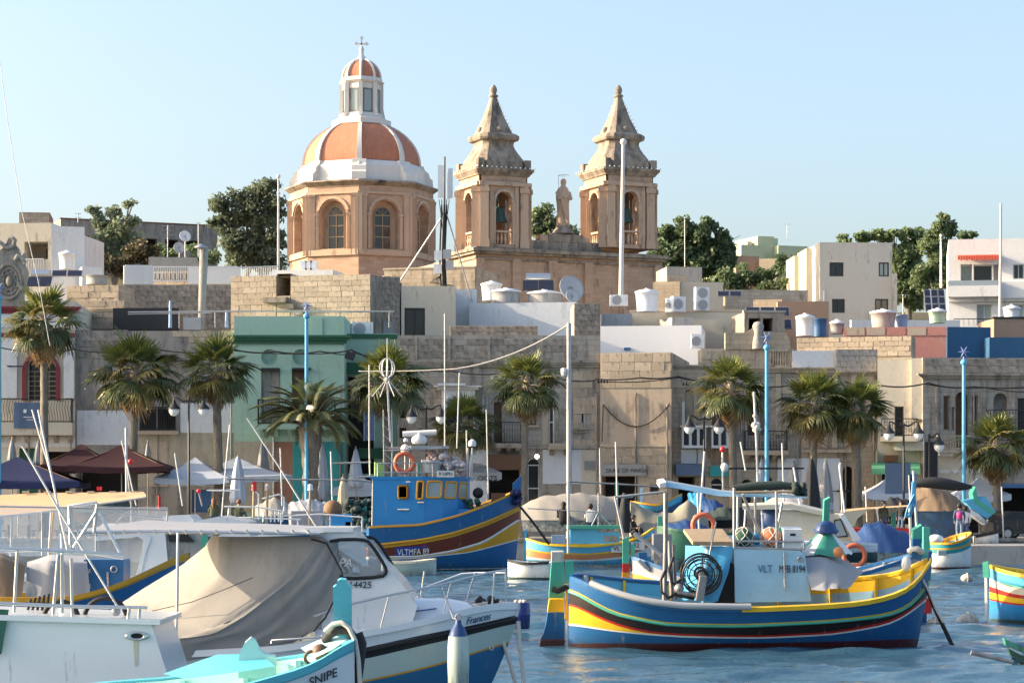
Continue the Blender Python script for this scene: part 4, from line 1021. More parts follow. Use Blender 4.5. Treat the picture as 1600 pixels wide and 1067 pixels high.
for a, b_ in (((690,340),(625,435)), ((698,335),(738,470))): q = MB(); q.tube([L(*a), L(*b_, 1.0)], .05, 6); part('guy_strut', q, M['galv'], t)
# long white pipe rail in front of the notched house, blue pipes
t = thing('pipe_rail', 'long galvanised pipe rail on posts over the green house', 'railing', P(200, 488, 130)); q = MB(); b0 = Vector(t.location)
q.tube([V(0,0,0), P(420, 486, 130)-b0, P(615, 487, 130)-b0], .05, 6); q.tube([P(200, 491, 130.5)-b0, P(330, 489, 130.5)-b0], .03, 6)
part('rail', q, M['galv'], t)
for px in (280, 336, 398, 460, 530, 608): q = MB(); q.tube([P(px, 487, 130)-b0, P(px, 512, 130)-b0], .035, 6); part('post', q, M['galv'], t)
for px, yt, nm in ((266, 470, 'pale blue pipe standing left of the tall flue'), (354, 485, 'blue-grey pipe standing right of the tall flue')): pole('vent_pipe', nm, 'pipe', px, yt, 512, 132, .10, 'tank_blue')
q = MB(); q.box(-1.9,1.9,0,1.6,0,1.25); solo('roof_shed', q, M['black_iron'], 'low dark shed behind the stained parapet', 'shed', P(228, 515, 133))
q = MB(); q.box(-.5,.5,0,1.2,0,.7); solo('roof_box', q, M['galv'], 'small metal box right of the low dark shed', 'box', P(300, 515, 132.5))
# ================================================================ WATERFRONT ROW
paint('paint_red', (.24,.028,.035), .6, .2)
paint('banner_blue', (.10,.15,.24), .8, .15)
paint('letter_white', (.75,.75,.75), .6, 0, bump=0); paint('letter_black', (.02,.02,.022), .6, 0, bump=0); paint('letter_green', (.25,.45,.12), .6, 0, bump=0)
stone('plaster_lilac', (.34,.32,.36), (.30,.28,.32), samt=.25, bump=.12)
FY = 126.0
# A: festive club with crest gable
b = Bld('town_house', 'cream and red club house with crested gable and wavy balcony', 'house', -30, 117, 470, FY, 4, 10, 'plaster_cream')
b.win(41, 556, 88, 626, 'wood_pale', 'pane', 4, 6, .35, True, .06)
u0, z0, u1, z1 = b.rect(38, 552, 91, 626); q = MB(); r = (u1-u0)/2; a_ = [((u0+u1)/2 - r*math.cos(math.pi*k/14), z1 - r + r*math.sin(math.pi*k/14)) for k in range(15)]
for k in range(14): q.beam((a_[k][0],-.04,a_[k][1]), (a_[k+1][0],-.04,a_[k+1][1]), .22, .16)
for x in (u0, u1): q.beam((x,-.04,z0), (x,-.04,z1-r), .22, .16)
part('arch_surround', q, M['paint_red'], b.root)
b.pilaster(4, 528, 27, 622, .14, 'plaster_white'); b.pilaster(100, 528, 116, 622, .14, 'plaster_white')
b.cornice(-30, 479, 117, 490, .35, 'paint_red'); b.band(-30, 490, 117, 512, .05, 'plaster_white', 'frieze'); b.band(-30, 520, 117, 527, .1, 'paint_red')
b.balcony(-30, 624, 116, 661, 680, 'plaster_cream', 'black_iron', 1.0, 7, 'wavy', 'lime_dark')
u0, z0, u1, z1 = b.rect(26, 630, 66, 670); q = MB(); q.grid([[(lerp(u0,u1,i/8), -1.08 - .02*math.sin(i*1.1), lerp(z1,z0,j/6) ) for i in range(9)] for j in range(7)], 0)
o = part('hanging_banner', q, M['banner_blue'], b.root)
q = MB(); q.lathe([(.16,0),(.12,.02)], 10); 
q = MB(); q.box(lerp(u0,u1,.38), lerp(u0,u1,.5), -1.115, -1.105, lerp(z0,z1,.6), lerp(z0,z1,.74)); q.box(lerp(u0,u1,.38), lerp(u0,u1,.78), -1.115, -1.105, lerp(z0,z1,.42), lerp(z0,z1,.45)); q.box(lerp(u0,u1,.5), lerp(u0,u1,.76), -1.115, -1.105, lerp(z0,z1,.32), lerp(z0,z1,.345))
part('banner_print', q, M['letter_white'], b.root)
b.door(30, 700, 60, 790, 'green_trim', .3, boards=2); b.dark(66, 705, 110, 790); b.band(-30, 682, 117, 698, .02, 'plaster_white')
u, z = b.uv(16, 573); q = MB(); q.beam((u,-.02,z), (u,-1.0,z), .06); q.beam((u,-.5,z), (u+.8,-.5,z), .07); part('flag_bracket', q, M['black_iron'], b.root)
# crest gable, built on the cornice
u0, zc = b.uv(-34, 479); uR, _ = b.uv(38, 479)
prof = [(-34,479),(38,479),(37,452),(30,440),(36,420),(39,412),(33,400),(29,388),(22,380),(20,372),(14,372),(8,385),(0,392),(-34,395)]
q = MB(); q.prism([b.uv(*p) for p in prof], -.12, .35); part('gable', q, M['lime_grey'], b.root)
q = MB()
cu, cz = b.uv(15, 440)
for rr, w in ((1.05,.14),(.78,.09),(.5,.08)): q.torus((cu,-.14,cz), rr*.62, w*.6, 24, 6)
q.xform(Matrix.Translation((0,0,cz)) @ Matrix.Diagonal((1,1,1.45,1)) @ Matrix.Translation((0,0,-cz)))
q.ball((cu,-.15,cz), .2, 10, 6, sz=1.6)
for k in range(10): a = k*.628; q.ball((cu + .4*math.cos(a),-.15,cz + .55*math.sin(a)), .07, 6, 4)
part('medallion', q, M['lime_dark'], b.root)
for pts in ([(40,412),(34,402),(28,400),(24,408)], [(20,372),(24,376),(22,384),(14,388),(6,386)], [(36,452),(30,446),(30,440)], [(8,385),(0,378),(-6,384)]): q = MB(); q.tube([V(b.uv(*p)[0], -.14, b.uv(*p)[1]) for p in pts], .13, 6); part('scroll', q, M['lime_grey'], b.root)
q = MB(); u, z = b.uv(37, 455); q.lathe([(.30,0),(.30,.2),(.12,.35),(.26,.75),(.30,1.0),(.12,1.4),(.07,1.8),(.1,1.95),(.02,2.1)], 12, (u, .1, z)); part('urn', q, M['lime'], b.root)
b.done()
# B: derelict stained house
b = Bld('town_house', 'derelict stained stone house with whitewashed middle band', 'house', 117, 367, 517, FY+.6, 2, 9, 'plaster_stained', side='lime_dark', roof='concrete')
b.win(218, 637, 275, 673, 'plaster_grey', 'pane', 1, 1, .5)
b.band(120, 641, 212, 695, .03, 'plaster_bluewhite', 'whitewash'); b.band(282, 630, 366, 676, .03, 'plaster_bluewhite', 'whitewash'); b.band(216, 676, 366, 760, .025, 'plaster_peel', 'peeling_plaster')
b.band(232, 690, 262, 760, .05, 'plaster_tan', 'patch'); b.band(216, 673, 280, 679, .35, 'lime', 'ledge')
b.blocks(330, 516, 366, 560, .75, .33, 'lime', 21, .25); b.blocks(270, 517, 330, 536, .75, .33, 'lime', 22, .2); b.blocks(252, 565, 360, 625, 1.3, .55, 'lime_dark', 23, .3, rough=.4); b.blocks(118, 515, 200, 560, .8, .34, 'lime_dark', 24, .25)
u0, z0, u1, z1 = b.rect(219, 636, 274, 673); q = MB()
for i in range(17): q.beam((lerp(u0,u1,i/16),-.12,z0), (lerp(u0,u1,i/16),-.12,z1), .03)
for z in (z0+.1, z1): q.beam((u0,-.12,z), (u1,-.12,z), .05)
part('window_grille', q, M['black_iron'], b.root); b.band(250, 556, 276, 563, .5, 'dark', 'beam_hole')
b.dark(120, 720, 215, 800, 2); b.door(300, 765, 330, 800, 'barrel_blue'); b.done()
# C: green house
b = Bld('town_house', 'mint green house with round recesses and long iron balcony', 'house', 366, 538, 494, FY, 0, 10, 'green_wall')
b.cornice(366, 524, 539, 537, .35, 'green_trim')
for x0, x1 in ((408, 433), (457, 482)):
    u0, z0, u1, z1 = b.rect(x0, 547, x1, 569); cx_, cz_, rr = (u0+u1)/2, (z0+z1)/2, (u1-u0)/2
    b.holes.append((cx_-rr, cz_-rr, cx_+rr, cz_+rr, .3, True))
    n = 16; q = MB(); q.add([(cx_+rr*math.cos(6.2832*k/n), .29, cz_+rr*math.sin(6.2832*k/n)) for k in range(n)], [tuple(range(n))])
    for k in range(8, 16):
        p0 = (cx_+rr*math.cos(6.2832*k/n), cz_+rr*math.sin(6.2832*k/n)); p1 = (cx_+rr*math.cos(6.2832*(k+1)/n), cz_+rr*math.sin(6.2832*(k+1)/n))
        q.add([(p0[0],.001,p0[1]),(p0[0],.3,p0[1]),(p1[0],.3,p1[1]),(p1[0],.001,p1[1])], [(0,1,2,3)]); q.add([(p0[0],.001,p0[1]),(p1[0],.001,p1[1]),(p1[0],.001,cz_-rr),(p0[0],.001,cz_-rr)], [(0,1,2,3)])
    part('round_recess', q, M['green_wall'], b.root)
    b.band(x0, 575, x1+4, 578, .25, 'black_iron', 'rod')
b.door(408, 577, 438, 668, 'plaster_stained', .3, 'shutter_door', boards=2); b.door(456, 577, 482, 668, 'shutter_brown', .3, 'shutter_door', boards=2)
b.pilaster(487, 497, 504, 524, .06, 'green_wall')
b.balcony(404, 625, 526, 663, 671, 'green_wall', 'black_iron', .9, 6, 'scroll')
b.band(430, 690, 457, 800, .03, 'plaster_rust', 'painted_base'); b.band(367, 690, 430, 800, .03, 'plaster_peel', 'peeling_base'); b.band(459, 690, 538, 800, .03, 'plaster_teal', 'painted_base')
b.win(418, 694, 431, 712, 'dark', 'pane', 1, 1, .2); b.done()
b = Bld('town_house', 'green side wing with dark green bands and sign shop below', 'house', 539, 621, 521, FY+2.2, 3, 8, 'green_wall', side='green_wall')
b.band(539, 522, 622, 529, .1, 'green_trim', 'fascia'); b.band(538, 567, 624, 584, .5, 'green_trim', 'fascia'); b.pilaster(590, 530, 594, 566, .05, 'green_wall')
b.dark(540, 588, 584, 740, .9); b.win(548, 620, 560, 652, 'shutter_brown', 'pane', 1, 1, .2)
b.band(560, 700, 600, 716, .3, 'green_trim', 'shop_fascia'); b.dark(545, 745, 618, 800); b.done()
# hanging vertical sign
sg = thing('shop_sign', 'tall blue vertical sign with green letters beside the green house', 'sign', P(577, 688, FY-.5)); h_ = 70*FY/F; w_ = 15*FY/F
q = MB(); q.box(-w_/2, w_/2, 0, .12, 0, h_); part('panel', q, M['banner_blue'], sg)
q = MB(); q.box(-w_/2-.04, -w_/2, -.03, .14, -.02, h_+.02); q.box(w_/2, w_/2+.04, -.03, .14, -.02, h_+.02); part('frame', q, M['tank_blue'], sg)
for k, c_ in enumerate('KSVETS'): lettering(c_, .36, M['letter_green'], sg, (-.13, -.012, h_ - .62 - k*.36))
# D: long stone house with cornice
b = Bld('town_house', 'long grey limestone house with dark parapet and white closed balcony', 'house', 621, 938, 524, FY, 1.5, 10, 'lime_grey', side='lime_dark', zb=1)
b.cornice(621, 563, 940, 574, .35, 'lime_grey')
b.blocks(625, 529, 900, 560, 1.05, .36, 'lime_dark', 31, .12, rough=.3)
for x in (648, 700, 762, 845, 885): b.pilaster(x, 527, x+4, 562, .06, 'lime_grey')
b.win(582+42, 640, 640, 706, 'shutter_brown', 'pane', 2, 2, .3)
# white closed balcony with letters
u0, z0, u1, z1 = b.rect(690, 606, 742, 684); q = MB(); q.box(u0, u1, -.85, -.004, z0, z1)
part('closed_balcony', q, M['plaster_white'], b.root)
q = MB(); q.box(u0-.45, u1+.35, -1.1, 0, z1, z1+.08); q.box(u0-.3, u1+.2, -1.0, 0, z1-.12, z1-.003); part('balcony_roof', q, M['white_paint'], b.root)
q = MB(); q.box(b.uv(684,600)[0], b.uv(727,600)[0], -1.25, -.1, z1+.08, z1+.20); part('awning_cassette', q, M['water_tank_white'], b.root)
for k in range(4):
    x = lerp(u0+.3, u1-.12, k/4); w4 = (u1-u0)/4*.8
    for zz, hh, m_ in ((.55,.5,'plaster_bluewhite'), (1.25,.55,'pane'), (1.95,.9,'pane')):
        q = MB(); q.box(x, x+w4, -.875, -.853, z1-zz-.22-hh*.2, z1-zz-.22-hh*.2+hh); part('balcony_pane', q, M[m_], b.root)
    lettering('acsh'[k], .36, M['letter_black'], b.root, (x+.06, -.885, z1-.72))
b.win(754, 616, 762, 668, 'white_paint', 'pane_pale', 1, 2, .15)
b.door(772, 628, 784, 692, 'shutter_brown', .35, 'shutter_door', boards=1); b.win(823, 612, 838, 664, 'shutter_brown', 'plaster_tan', 2, 1, .22, sill='lime')
b.door(846, 612, 858, 698, 'lime', .1, 'wall_panel'); b.win(857, 622, 866, 697, 'white_paint', 'pane', 1, 2, .12); b.win(902, 622, 914, 668, 'white_paint', 'pane', 2, 1, .15, sill='lime'); b.band(896, 668, 918, 676, .06, 'lime_grey', 'apron')
b.balcony(774, 660, 814, 693, 700, 'lime_grey', 'black_iron', .7, 3, 'bars')
b.blocks(896, 580, 935, 700, .7, .48, 'lime', 33, .35, rough=.2); b.blocks(624, 590, 690, 700, 1.2, .55, 'lime_dark', 34, .55, rough=.2)
b.band(740, 697, 938, 701, .1, 'lime_grey', 'string_course')
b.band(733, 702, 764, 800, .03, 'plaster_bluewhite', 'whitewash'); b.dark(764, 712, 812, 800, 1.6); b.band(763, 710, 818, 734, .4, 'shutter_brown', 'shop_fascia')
b.band(848, 702, 908, 756, .03, 'plaster_bluewhite', 'whitewash')
b.win(866, 727, 884, 757, 'white_paint', 'pane', 1, 1, .35, True); b.win(824, 716, 843, 800, 'plaster_bluewhite', 'pane', 1, 2, .3, True)
b.balcony(856, 693, 890, 698, 702, 'lime', 'lime', .8, 2, 'solid', 'lime_dark'); b.band(908, 702, 938, 800, .03, 'plaster_cream', 'painted_base'); b.win(914, 735, 928, 760, 'lime_dark', 'pane', 1, 1, .25, True); b.band(913, 720, 931, 734, .08, 'plaster_grey', 'sign_board')
b.done()
b = Bld('roof_wall', 'square grey block chimney wall at the end of the long limestone house', 'wall', 897, 938, 474, FY+.5, 1.5, 4, 'lime_dark', zb=1)
b.blocks(897, 475, 937, 561, .52, .30, 'lime_dark', 35, .03, rough=.9); b.done()
# E: plain tan house
b = Bld('town_house', 'plain tan plastered house with no upper windows and a drooping cable', 'house', 938, 1049, 551, FY-.2, -10, 10, 'plaster_tan', side='lime_wall')
b.blocks(939, 553, 1048, 606, .88, .42, 'lime', 41, .03, rough=.2); b.blocks(939, 700, 1048, 724, 1.1, .42, 'lime', 42, .0, rough=.3); b.blocks(1012, 725, 1048, 756, .8, .42, 'lime', 43, rough=.3)
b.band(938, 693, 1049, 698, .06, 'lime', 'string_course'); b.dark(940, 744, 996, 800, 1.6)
u0, z0, u1, z1 = b.rect(939, 725, 1010, 743); q = MB(); q.box(u0, u1, -.2, -.06, z0, z1); part('shop_board', q, M['plaster_grey'], b.root)
lettering('DUKE OF MARSA', .30, M['letter_black'], b.root, (u0+.3, -.21, z0+.18)); b.win(1015, 757, 1030, 772, 'rust', 'pane', 1, 1, .1)
q = MB(); a_, c_ = b.uv(943, 632), b.uv(1047, 630); lo = b.uv(1000, 667)[1]
q.tube(sag((a_[0],-.12,a_[1]), (c_[0],-.12,c_[1]), a_[1]-lo, 20), .035, 5); q.tube([(a_[0],-.1,a_[1]), (b.uv(941,690)[0],-.1,b.uv(941,690)[1])], .03, 5); part('drooping_cable', q, M['cable'], b.root)
b.done()
# F
b = Bld('town_house', 'pale house with arched niche and twin white glazed balconies', 'house', 1049, 1148, 570, FY, 2, 10, 'lime_wall')
for x0, x1 in ((1064, 1101), (1110, 1146)):
    u0, z0, u1, z1 = b.rect(x0, 668, x1, 700); q = MB(); q.box(u0, u1, -.7, -.004, z0, z1); part('glazed_balcony', q, M['plaster_bluewhite'], b.root)
    for k in range(3):
        q = MB(); a = lerp(u0, u1, (k+.18)/3); c = lerp(u0, u1, (k+.82)/3); q.box(a, c, -.725, -.703, z0+.15, z1-.1); part('balcony_pane', q, M['pane'], b.root)
    q = MB(); q.box(u0-.1, u1+.1, -.8, -.004, z1+.002, z1+.1); part('balcony_top', q, M['white_paint'], b.root)
b.band(1064, 702, 1101, 724, .06, 'plaster_bluewhite', 'apron'); b.win(1080, 708, 1095, 718, 'white_paint', 'pane_pale', 3, 1, .1); b.band(1110, 702, 1146, 724, .05, 'plaster_terra', 'apron')
b.win(1066, 627, 1070, 668, 'white_paint', 'pane_pale', 1, 1, .1); b.door(1070, 608, 1084, 668, 'lime', .25, 'niche', True); b.door(1112, 610, 1124, 668, 'wood', .3, 'shutter_door')
b.blocks(1050, 572, 1110, 606, .9, .4, 'lime', 44, .4, rough=.3); b.cornice(1025+25, 571, 1120, 577, .2, 'lime_dark')
u0, z0, u1, z1 = b.rect(1054, 725, 1094, 743); q = MB(); q.box(u0, u1, -.6, -.06, z0, z1); part('shop_board', q, M['banner_blue'], b.root); q = MB(); 
u2 = b.rect(1108, 728, 1136, 744); q.box(u2[0], u2[2], -.6, -.06, u2[1], u2[3]); part('shop_board', q, M['plaster_teal'], b.root)
b.dark(1060, 745, 1086, 800); b.win(1110, 746, 1130, 775, 'white_paint', 'pane', 1, 1, .2, True); b.done()
b = Bld('parapet_wall', 'weathered scrolled parapet with curved ends above the glazed balconies', 'wall', 1096, 1240, 545, FY+1, 1, 2, 'lime', zb=1)
b.blocks(1097, 548, 1180, 575, .9, .4, 'lime', 45, .35)
prof = [(1133,546),(1133,520),(1165,520),(1177,512),(1181,504),(1188,503),(1192,512),(1194,520),(1228,520),(1234,532),(1235,546)]
q = MB(); q.prism([b.uv(*p) for p in prof][::-1][::-1], -.1, .4); part('scrolled_crest', q, M['lime_wall'], b.root)
q = MB(); u, z = b.uv(1184, 503); q.lathe([(.34,-1.5),(.30,-1.1),(.20,-.6),(.33,-.25),(.22,-.05),(.06,.0)], 12, (u,-.2,z)); part('scroll', q, M['concrete'], b.root)
u0, z0, u1, z1 = b.rect(1202, 549, 1229, 571)
b.done()
q = MB(); q.box(u0-.1,u1+.1,-.16,-.004,z0-.1,z0); q.box(u0-.1,u1+.1,-.16,-.004,z1,z1+.12); part('balustrade_frame', q, M['lime'], b.root)
for i in range(7): q = MB(); q.lathe([(.05,0),(.03,.1),(.07,(z1-z0)*.4),(.03,(z1-z0)*.7),(.05,z1-z0)], 8, (lerp(u0,u1,(i+.5)/7), -.09, z0)); part('baluster', q, M['lime'], b.root)
# G
b = Bld('town_house', 'stone house with dark iron balcony and corbels beside tall blue pole', 'house', 1148, 1252, 574, FY, 2, 10, 'lime_grey')
b.cornice(1148, 574, 1252, 582, .3, 'lime'); b.door(1168, 600, 1180, 680, 'shutter_brown', .3, 'shutter_door', boards=1); b.door(1188, 600, 1202, 680, 'shutter_tan', .3, 'shutter_door', True, boards=2); b.pilaster(1212, 584, 1220, 680, .1, 'lime')
b.balcony(1160, 674, 1228, 704, 711, 'lime', 'black_iron', .9, 5, 'scroll', 'lime_dark'); b.blocks(1220, 590, 1250, 690, .8, .45, 'lime', 46, .4, rough=.3)
b.win(1158, 748, 1176, 790, 'lime', 'pane', 1, 1, .25, True); b.win(1192, 744, 1208, 790, 'lime', 'pane', 1, 1, .25, True); b.band(1215, 716, 1252, 800, .03, 'plaster_bluewhite', 'whitewash'); b.done()
b = Bld('parapet_wall', 'white-panelled parapet above the stone house with dark iron balcony', 'wall', 1238, 1306, 548, FY+.8, 1, 2, 'plaster_bluewhite', zb=1, side='lime'); b.cornice(1238, 574, 1306, 581, .2, 'lime'); b.done()
# H
b = Bld('town_house', 'narrow stone house with pilasters and baroque doorway behind the palm pair', 'house', 1252, 1371, 580, FY, 1, 10, 'lime_wall', side='lime_dark')
for x in (1255, 1284, 1300, 1330): b.pilaster(x, 584, x+8, 700, .1, 'lime')
b.cornice(1252, 580, 1371, 586, .3, 'lime'); b.door(1268, 620, 1282, 690, 'shutter_tan', .3, 'shutter_door', boards=2); b.win(1322, 612, 1336, 664, 'white_paint', 'pane_pale', 2, 2, .2, True); b.band(1252, 702, 1330, 707, .2, 'lime', 'string_course')
b.door(1317, 728, 1332, 800, 'interior_shade', .5, 'doorway', True); b.win(1340, 610, 1352, 664, 'shutter_tan', 'pane', 1, 2, .2)  # doorway panel coloured near-black for the shade inside
b.band(1252, 716, 1312, 800, .03, 'plaster_bluewhite', 'whitewash'); b.win(1258, 737, 1264, 775, 'lime', 'pane', 1, 1, .2)
u, z = b.uv(1295, 782); q = MB(); q.torus((u,-.05,z+.35), .15, .04, 14, 5); q.box(u-.22,u+.22,-.06,-.035,z-.25,z-.05); part('wall_emblem', q, M['letter_black'], b.root)
q = MB(); a_, z = b.uv(1297, 767); q.beam((a_,-.25,z), (b.uv(1325,767)[0],-.25,z), .05); 
for f in (0,.4,.8,1): q.ball((lerp(a_, b.uv(1325,767)[0], f),-.25,z), .07, 6, 4)
part('lamp_rail', q, M['black_iron'], b.root)
b.done()
b = Bld('roof_wall', 'dark grey concrete block parapet above the palm pair', 'wall', 1306, 1371, 546, FY+.5, 1, 3, 'lime_dark', zb=1)
b.blocks(1306, 547, 1370, 582, .62, .30, 'concrete', 47, rough=.3); b.done()
# I: cream house set back, turned to the sun
b = Bld('town_house', 'sunlit cream house with green shop awning and iron balcony', 'house', 1371, 1442, 562, FY-.4, -9, 10, 'plaster_cream', side='plaster_cream')
b.balcony(1376, 655, 1434, 682, 690, 'plaster_cream', 'black_iron', 1.0, 0, 'scroll'); b.band(1397, 690, 1442, 704, .7, 'plaster_cream', 'balcony_base')
b.win(1398, 635, 1412, 682, 'shutter_brown', 'pane', 1, 1, .3); b.pilaster(1424, 560, 1441, 655, .25, 'plaster_cream')
b.band(1381, 711, 1403, 721, .3, 'rust', 'crate_sign'); b.dark(1378, 740, 1432, 800, 1.2); b.band(1368, 705, 1371, 800, .3, 'lime', 'quoin')
u0, z0, u1, z1 = b.rect(1362, 722, 1437, 738); q = MB(); q.add([(u0,-.02,z1),(u1,-.02,z1),(u1,-1.5,z1-.35),(u0,-1.5,z1-.35)], [(0,1,2,3)]); q.box(u0,u1,-1.53,-1.5,z0-.1,z1-.35)
paint('awning_green', (.10,.33,.20), .7, .15); part('awning', q, M['awning_green'], b.root); b.done()
# J
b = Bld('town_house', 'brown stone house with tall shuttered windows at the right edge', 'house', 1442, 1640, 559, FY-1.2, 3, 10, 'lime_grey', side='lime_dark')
b.cornice(1442, 584, 1640, 592, .35, 'lime_grey'); b.blocks(1444, 561, 1600, 583, 1.1, .4, 'lime_dark', 51, .15, rough=.3)
for x0, x1, yt in ((1474, 1484, 618), (1519, 1528, 618)): b.win(x0, yt, x1, 672, 'shutter_tan', 'shutter_brown', 1, 1, .25)
b.door(1493, 612, 1513, 700, 'shutter_brown', .4, 'shutter_door', True, boards=2); b.win(1487, 636, 1491, 672, 'lime_dark', 'pane', 1, 1, .2); b.win(1552, 614, 1574, 672, 'lime_grey', 'plaster_grey', 1, 1, .5, True); b.win(1590, 622, 1612, 690, 'black_iron', 'pane', 1, 2, .2)
for x in (1462, 1504, 1536, 1582): b.pilaster(x, 594, x+4, 700, .08, 'lime_grey')
b.balcony(1462, 681, 1512, 702, 708, 'lime', 'lime', .7, 0, 'bars'); b.balcony(1540, 641, 1640, 690, 696, 'lime', 'black_iron', .9, 4, 'bars', 'lime_dark')
b.band(1463, 708, 1545, 800, .04, 'plaster_cream', 'painted_base')
for x0 in (1470, 1492, 1518): b.win(x0, 740, x0+10, 790, 'plaster_white', 'pane', 1, 1, .2); b.band(x0-3, 734, x0+13, 739, .08, 'plaster_white', 'lintel')
b.band(1464, 706, 1486, 712, .5, 'plaster_white', 'door_hood')
b.band(1449, 725, 1456, 758, .3, 'letter_green', 'yellow_sign'); b.dark(1566, 762, 1640, 800, 2); u0, z0, u1, z1 = b.rect(1563, 756, 1597, 762); q = MB(); q.box(u0,u1,-.5,-.06,z0,z1); part('shop_board', q, M['barrel_blue'], b.root); b.done()
sg = thing('hanging_sign', 'tall black blank sign hung under a lamp bracket', 'sign', P(1455, 757, FY-2.5)); q = MB(); q.box(-.32,.32,0,.12,0,2.3); part('panel', q, M['black_iron'], sg); q = MB(); q.beam((-.38,.06,-.05), (-.38,.06,2.5), .05); q.beam((.36,.06,-.05), (.36,.06,2.5), .05); part('frame', q, M['plaster_grey'], sg)
# dark blank sign at 1405
# ================================================================ PALMS
def rotm(az, el): return Matrix.Rotation(az, 4, 'Z') @ Matrix.Rotation(-el, 4, 'Y')
def fan_frond(pet, rad, droop, seed, nl=26, spread=150):
    rs = random.Random(seed); q = MB(); q.tube([(0,0,0), (pet*.5,0,.03), (pet,0,-.03*pet)], [.028,.022,.015], 4, 0)
    for i in range(nl):
        a = R(lerp(-spread, spread, i/(nl-1)) + rs.uniform(-3,3)); Lf = rad*(1-.32*abs(a/R(spread)))*rs.uniform(.85,1.08); w = .050*rad
        d = V(math.cos(a), math.sin(a), 0); t = V(-d.y, d.x, 0); b0 = V(pet, 0, -.03*pet); rows = []
        fold = .10*abs(math.sin(a))
        for f, ww in ((.02,.3),(.4,1),(.72,.75),(1.0,.06)):
            c = b0 + d*Lf*f + V(-.05*f*Lf*abs(math.sin(a)), 0, -(droop+rs.uniform(-.05,.1))*Lf*f**2.2 + fold*f*Lf)
            rows.append([c - t*w*ww, c + V(0,0,.018), c + t*w*ww])
        q.grid(rows, 1, False)
    return q
def pin_frond(Lf, droop, seed):
    rs = random.Random(seed); q = MB(); sp = []
    for k in range(13):
        f = k/12; sp.append(V(Lf*(f - .12*f*f*droop), 0, Lf*(.26*math.sin(f*2.0) - droop*.62*f**2.3)))
    q.tube(sp, [lerp(.05,.012,k/12) for k in range(13)], 4, 0)
    for k in range(64):
        f = lerp(.14, .99, k/63); i = min(11, int(f*12)); p = sp[i].lerp(sp[i+1], f*12-i); tg = (sp[i+1]-sp[i]).normalized()
        ll = .56*math.sin(min(1, f*1.25+.18)*2.2)*rs.uniform(.85,1.1) + .1
        for s_ in (-1, 1):
            d = (tg*.75 + V(0,s_*.8,0) + V(0,0,.30)).normalized(); e = p + d*ll + V(0,0,-.14*ll*2)
            n_ = V(0,0,.013); mdl = p + d*ll*.5 
            q.add([p - n_, mdl - n_*1.1 - V(0,0,.02), e, mdl + n_*1.1 - V(0,0,.02), p + n_], [(0,1,2,3,4)], 1)
    return q
FR = {}
for nm, args, mt in (('young', (.95,1.05,.10,1,26,105), 'frond_green'), ('young', (.85,.95,.18,2,24,110), 'frond_green'), ('mid', (1.15,1.05,.55,3,26,120), 'frond_dark'), ('mid', (1.05,1.1,.65,4,26,115), 'frond_dark'), ('mid', (1.1,1.0,.45,5,24,120), 'frond_olive'), ('old', (1.0,.95,.85,6,20,110), 'frond_olive'), ('dead', (.75,.8,.95,7,16,75), 'frond_dead'), ('dead', (.6,.9,.9,8,14,70), 'frond_dead')):
    FR.setdefault(nm, []).append(fan_frond(*args).mesh('frond', [M['trunk'], M[mt]]))
PIN = [pin_frond(3.0, .45, 1).mesh('frond', [M['wood_pale'], M['frond_dark']]), pin_frond(2.7, .8, 2).mesh('frond', [M['wood_pale'], M['frond_dark']]), pin_frond(2.6, .3, 3).mesh('frond', [M['wood_pale'], M['frond_green']])]
def fan_palm(px, py, label, Y=119.5, size=1.0, skirt=6, seed=1, r=.21, ny=15, nm=24, lean=0):
    rs = random.Random(seed); a = P(px, YH, Y); a.z = 1.0; top = P(px+lean, py, Y) - a
    t = thing('palm_tree', label, 'palm tree', a, 0, 'palms along the promenade'); q = MB()
    rows = []; n = 14; m = 26
    for j in range(m):
        f = j/(m-1); c = V(top.x*f**1.5, 0, top.z*f); rr = r*lerp(1.15, .82, f)*(1 + .06*math.sin(j*2.2)) * (1.35 if j == 0 else 1)
        rows.append([c + V(rr*math.cos(6.2832*k/n), rr*math.sin(6.2832*k/n), .03*((k+j) % 2)) for k in range(n)])
    q.grid(rows, 0, True, closed=True); part('trunk', q, M['trunk'], t)
    q = MB(); q.lathe([(r*.8,-.5),(r*1.15,-.2),(r*1.25,.05),(r*.8,.3),(.05,.45)], 10, top); part('crown_shaft', q, M['wood_pale'], t)
    def put(me, az, el, sc_): 
        o = link('frond', me, t, top + V(0,0,.15*math.sin(el))); o.matrix_basis = Matrix.Translation(top + V(.1*math.cos(az), .1*math.sin(az), .18*math.sin(el))) @ rotm(az, el) @ Matrix.Rotation(rs.uniform(-.5,.5), 4, 'X') @ Matrix.Scale(sc_*size*1.24, 4)
    for i in range(ny): put(rs.choice(FR['young']), i*2.4 + rs.uniform(-.3,.3), R(lerp(82, 24, i/ny) + rs.uniform(-6,6)), rs.uniform(.85,1.05))
    for i in range(nm): put(rs.choice(FR['mid']), i*2.4 + rs.uniform(-.3,.3), R(lerp(26, -34, i/nm) + rs.uniform(-8,8)), rs.uniform(.9,1.1))
    for i in range(9): put(FR['old'][0], i*.7 + rs.uniform(-.3,.3), R(rs.uniform(-42,-20)), rs.uniform(.85,1.0))
    for i in range(skirt): put(rs.choice(FR['dead']), rs.uniform(0,6.28), R(rs.uniform(-88,-50)), rs.uniform(.7,1.3))
    return t
fan_palm(70, 505, 'tall first palm at left with brown shaggy skirt before the club house', size=.86, skirt=34, seed=1, ny=14, nm=22, lean=-2)
fan_palm(207, 585, 'second palm from the left, in front of the stained house', size=.98, skirt=14, seed=2, lean=4)
fan_palm(343, 582, 'third palm from the left, against the green house corner', size=.84, skirt=10, seed=3, lean=-6, r=.24)
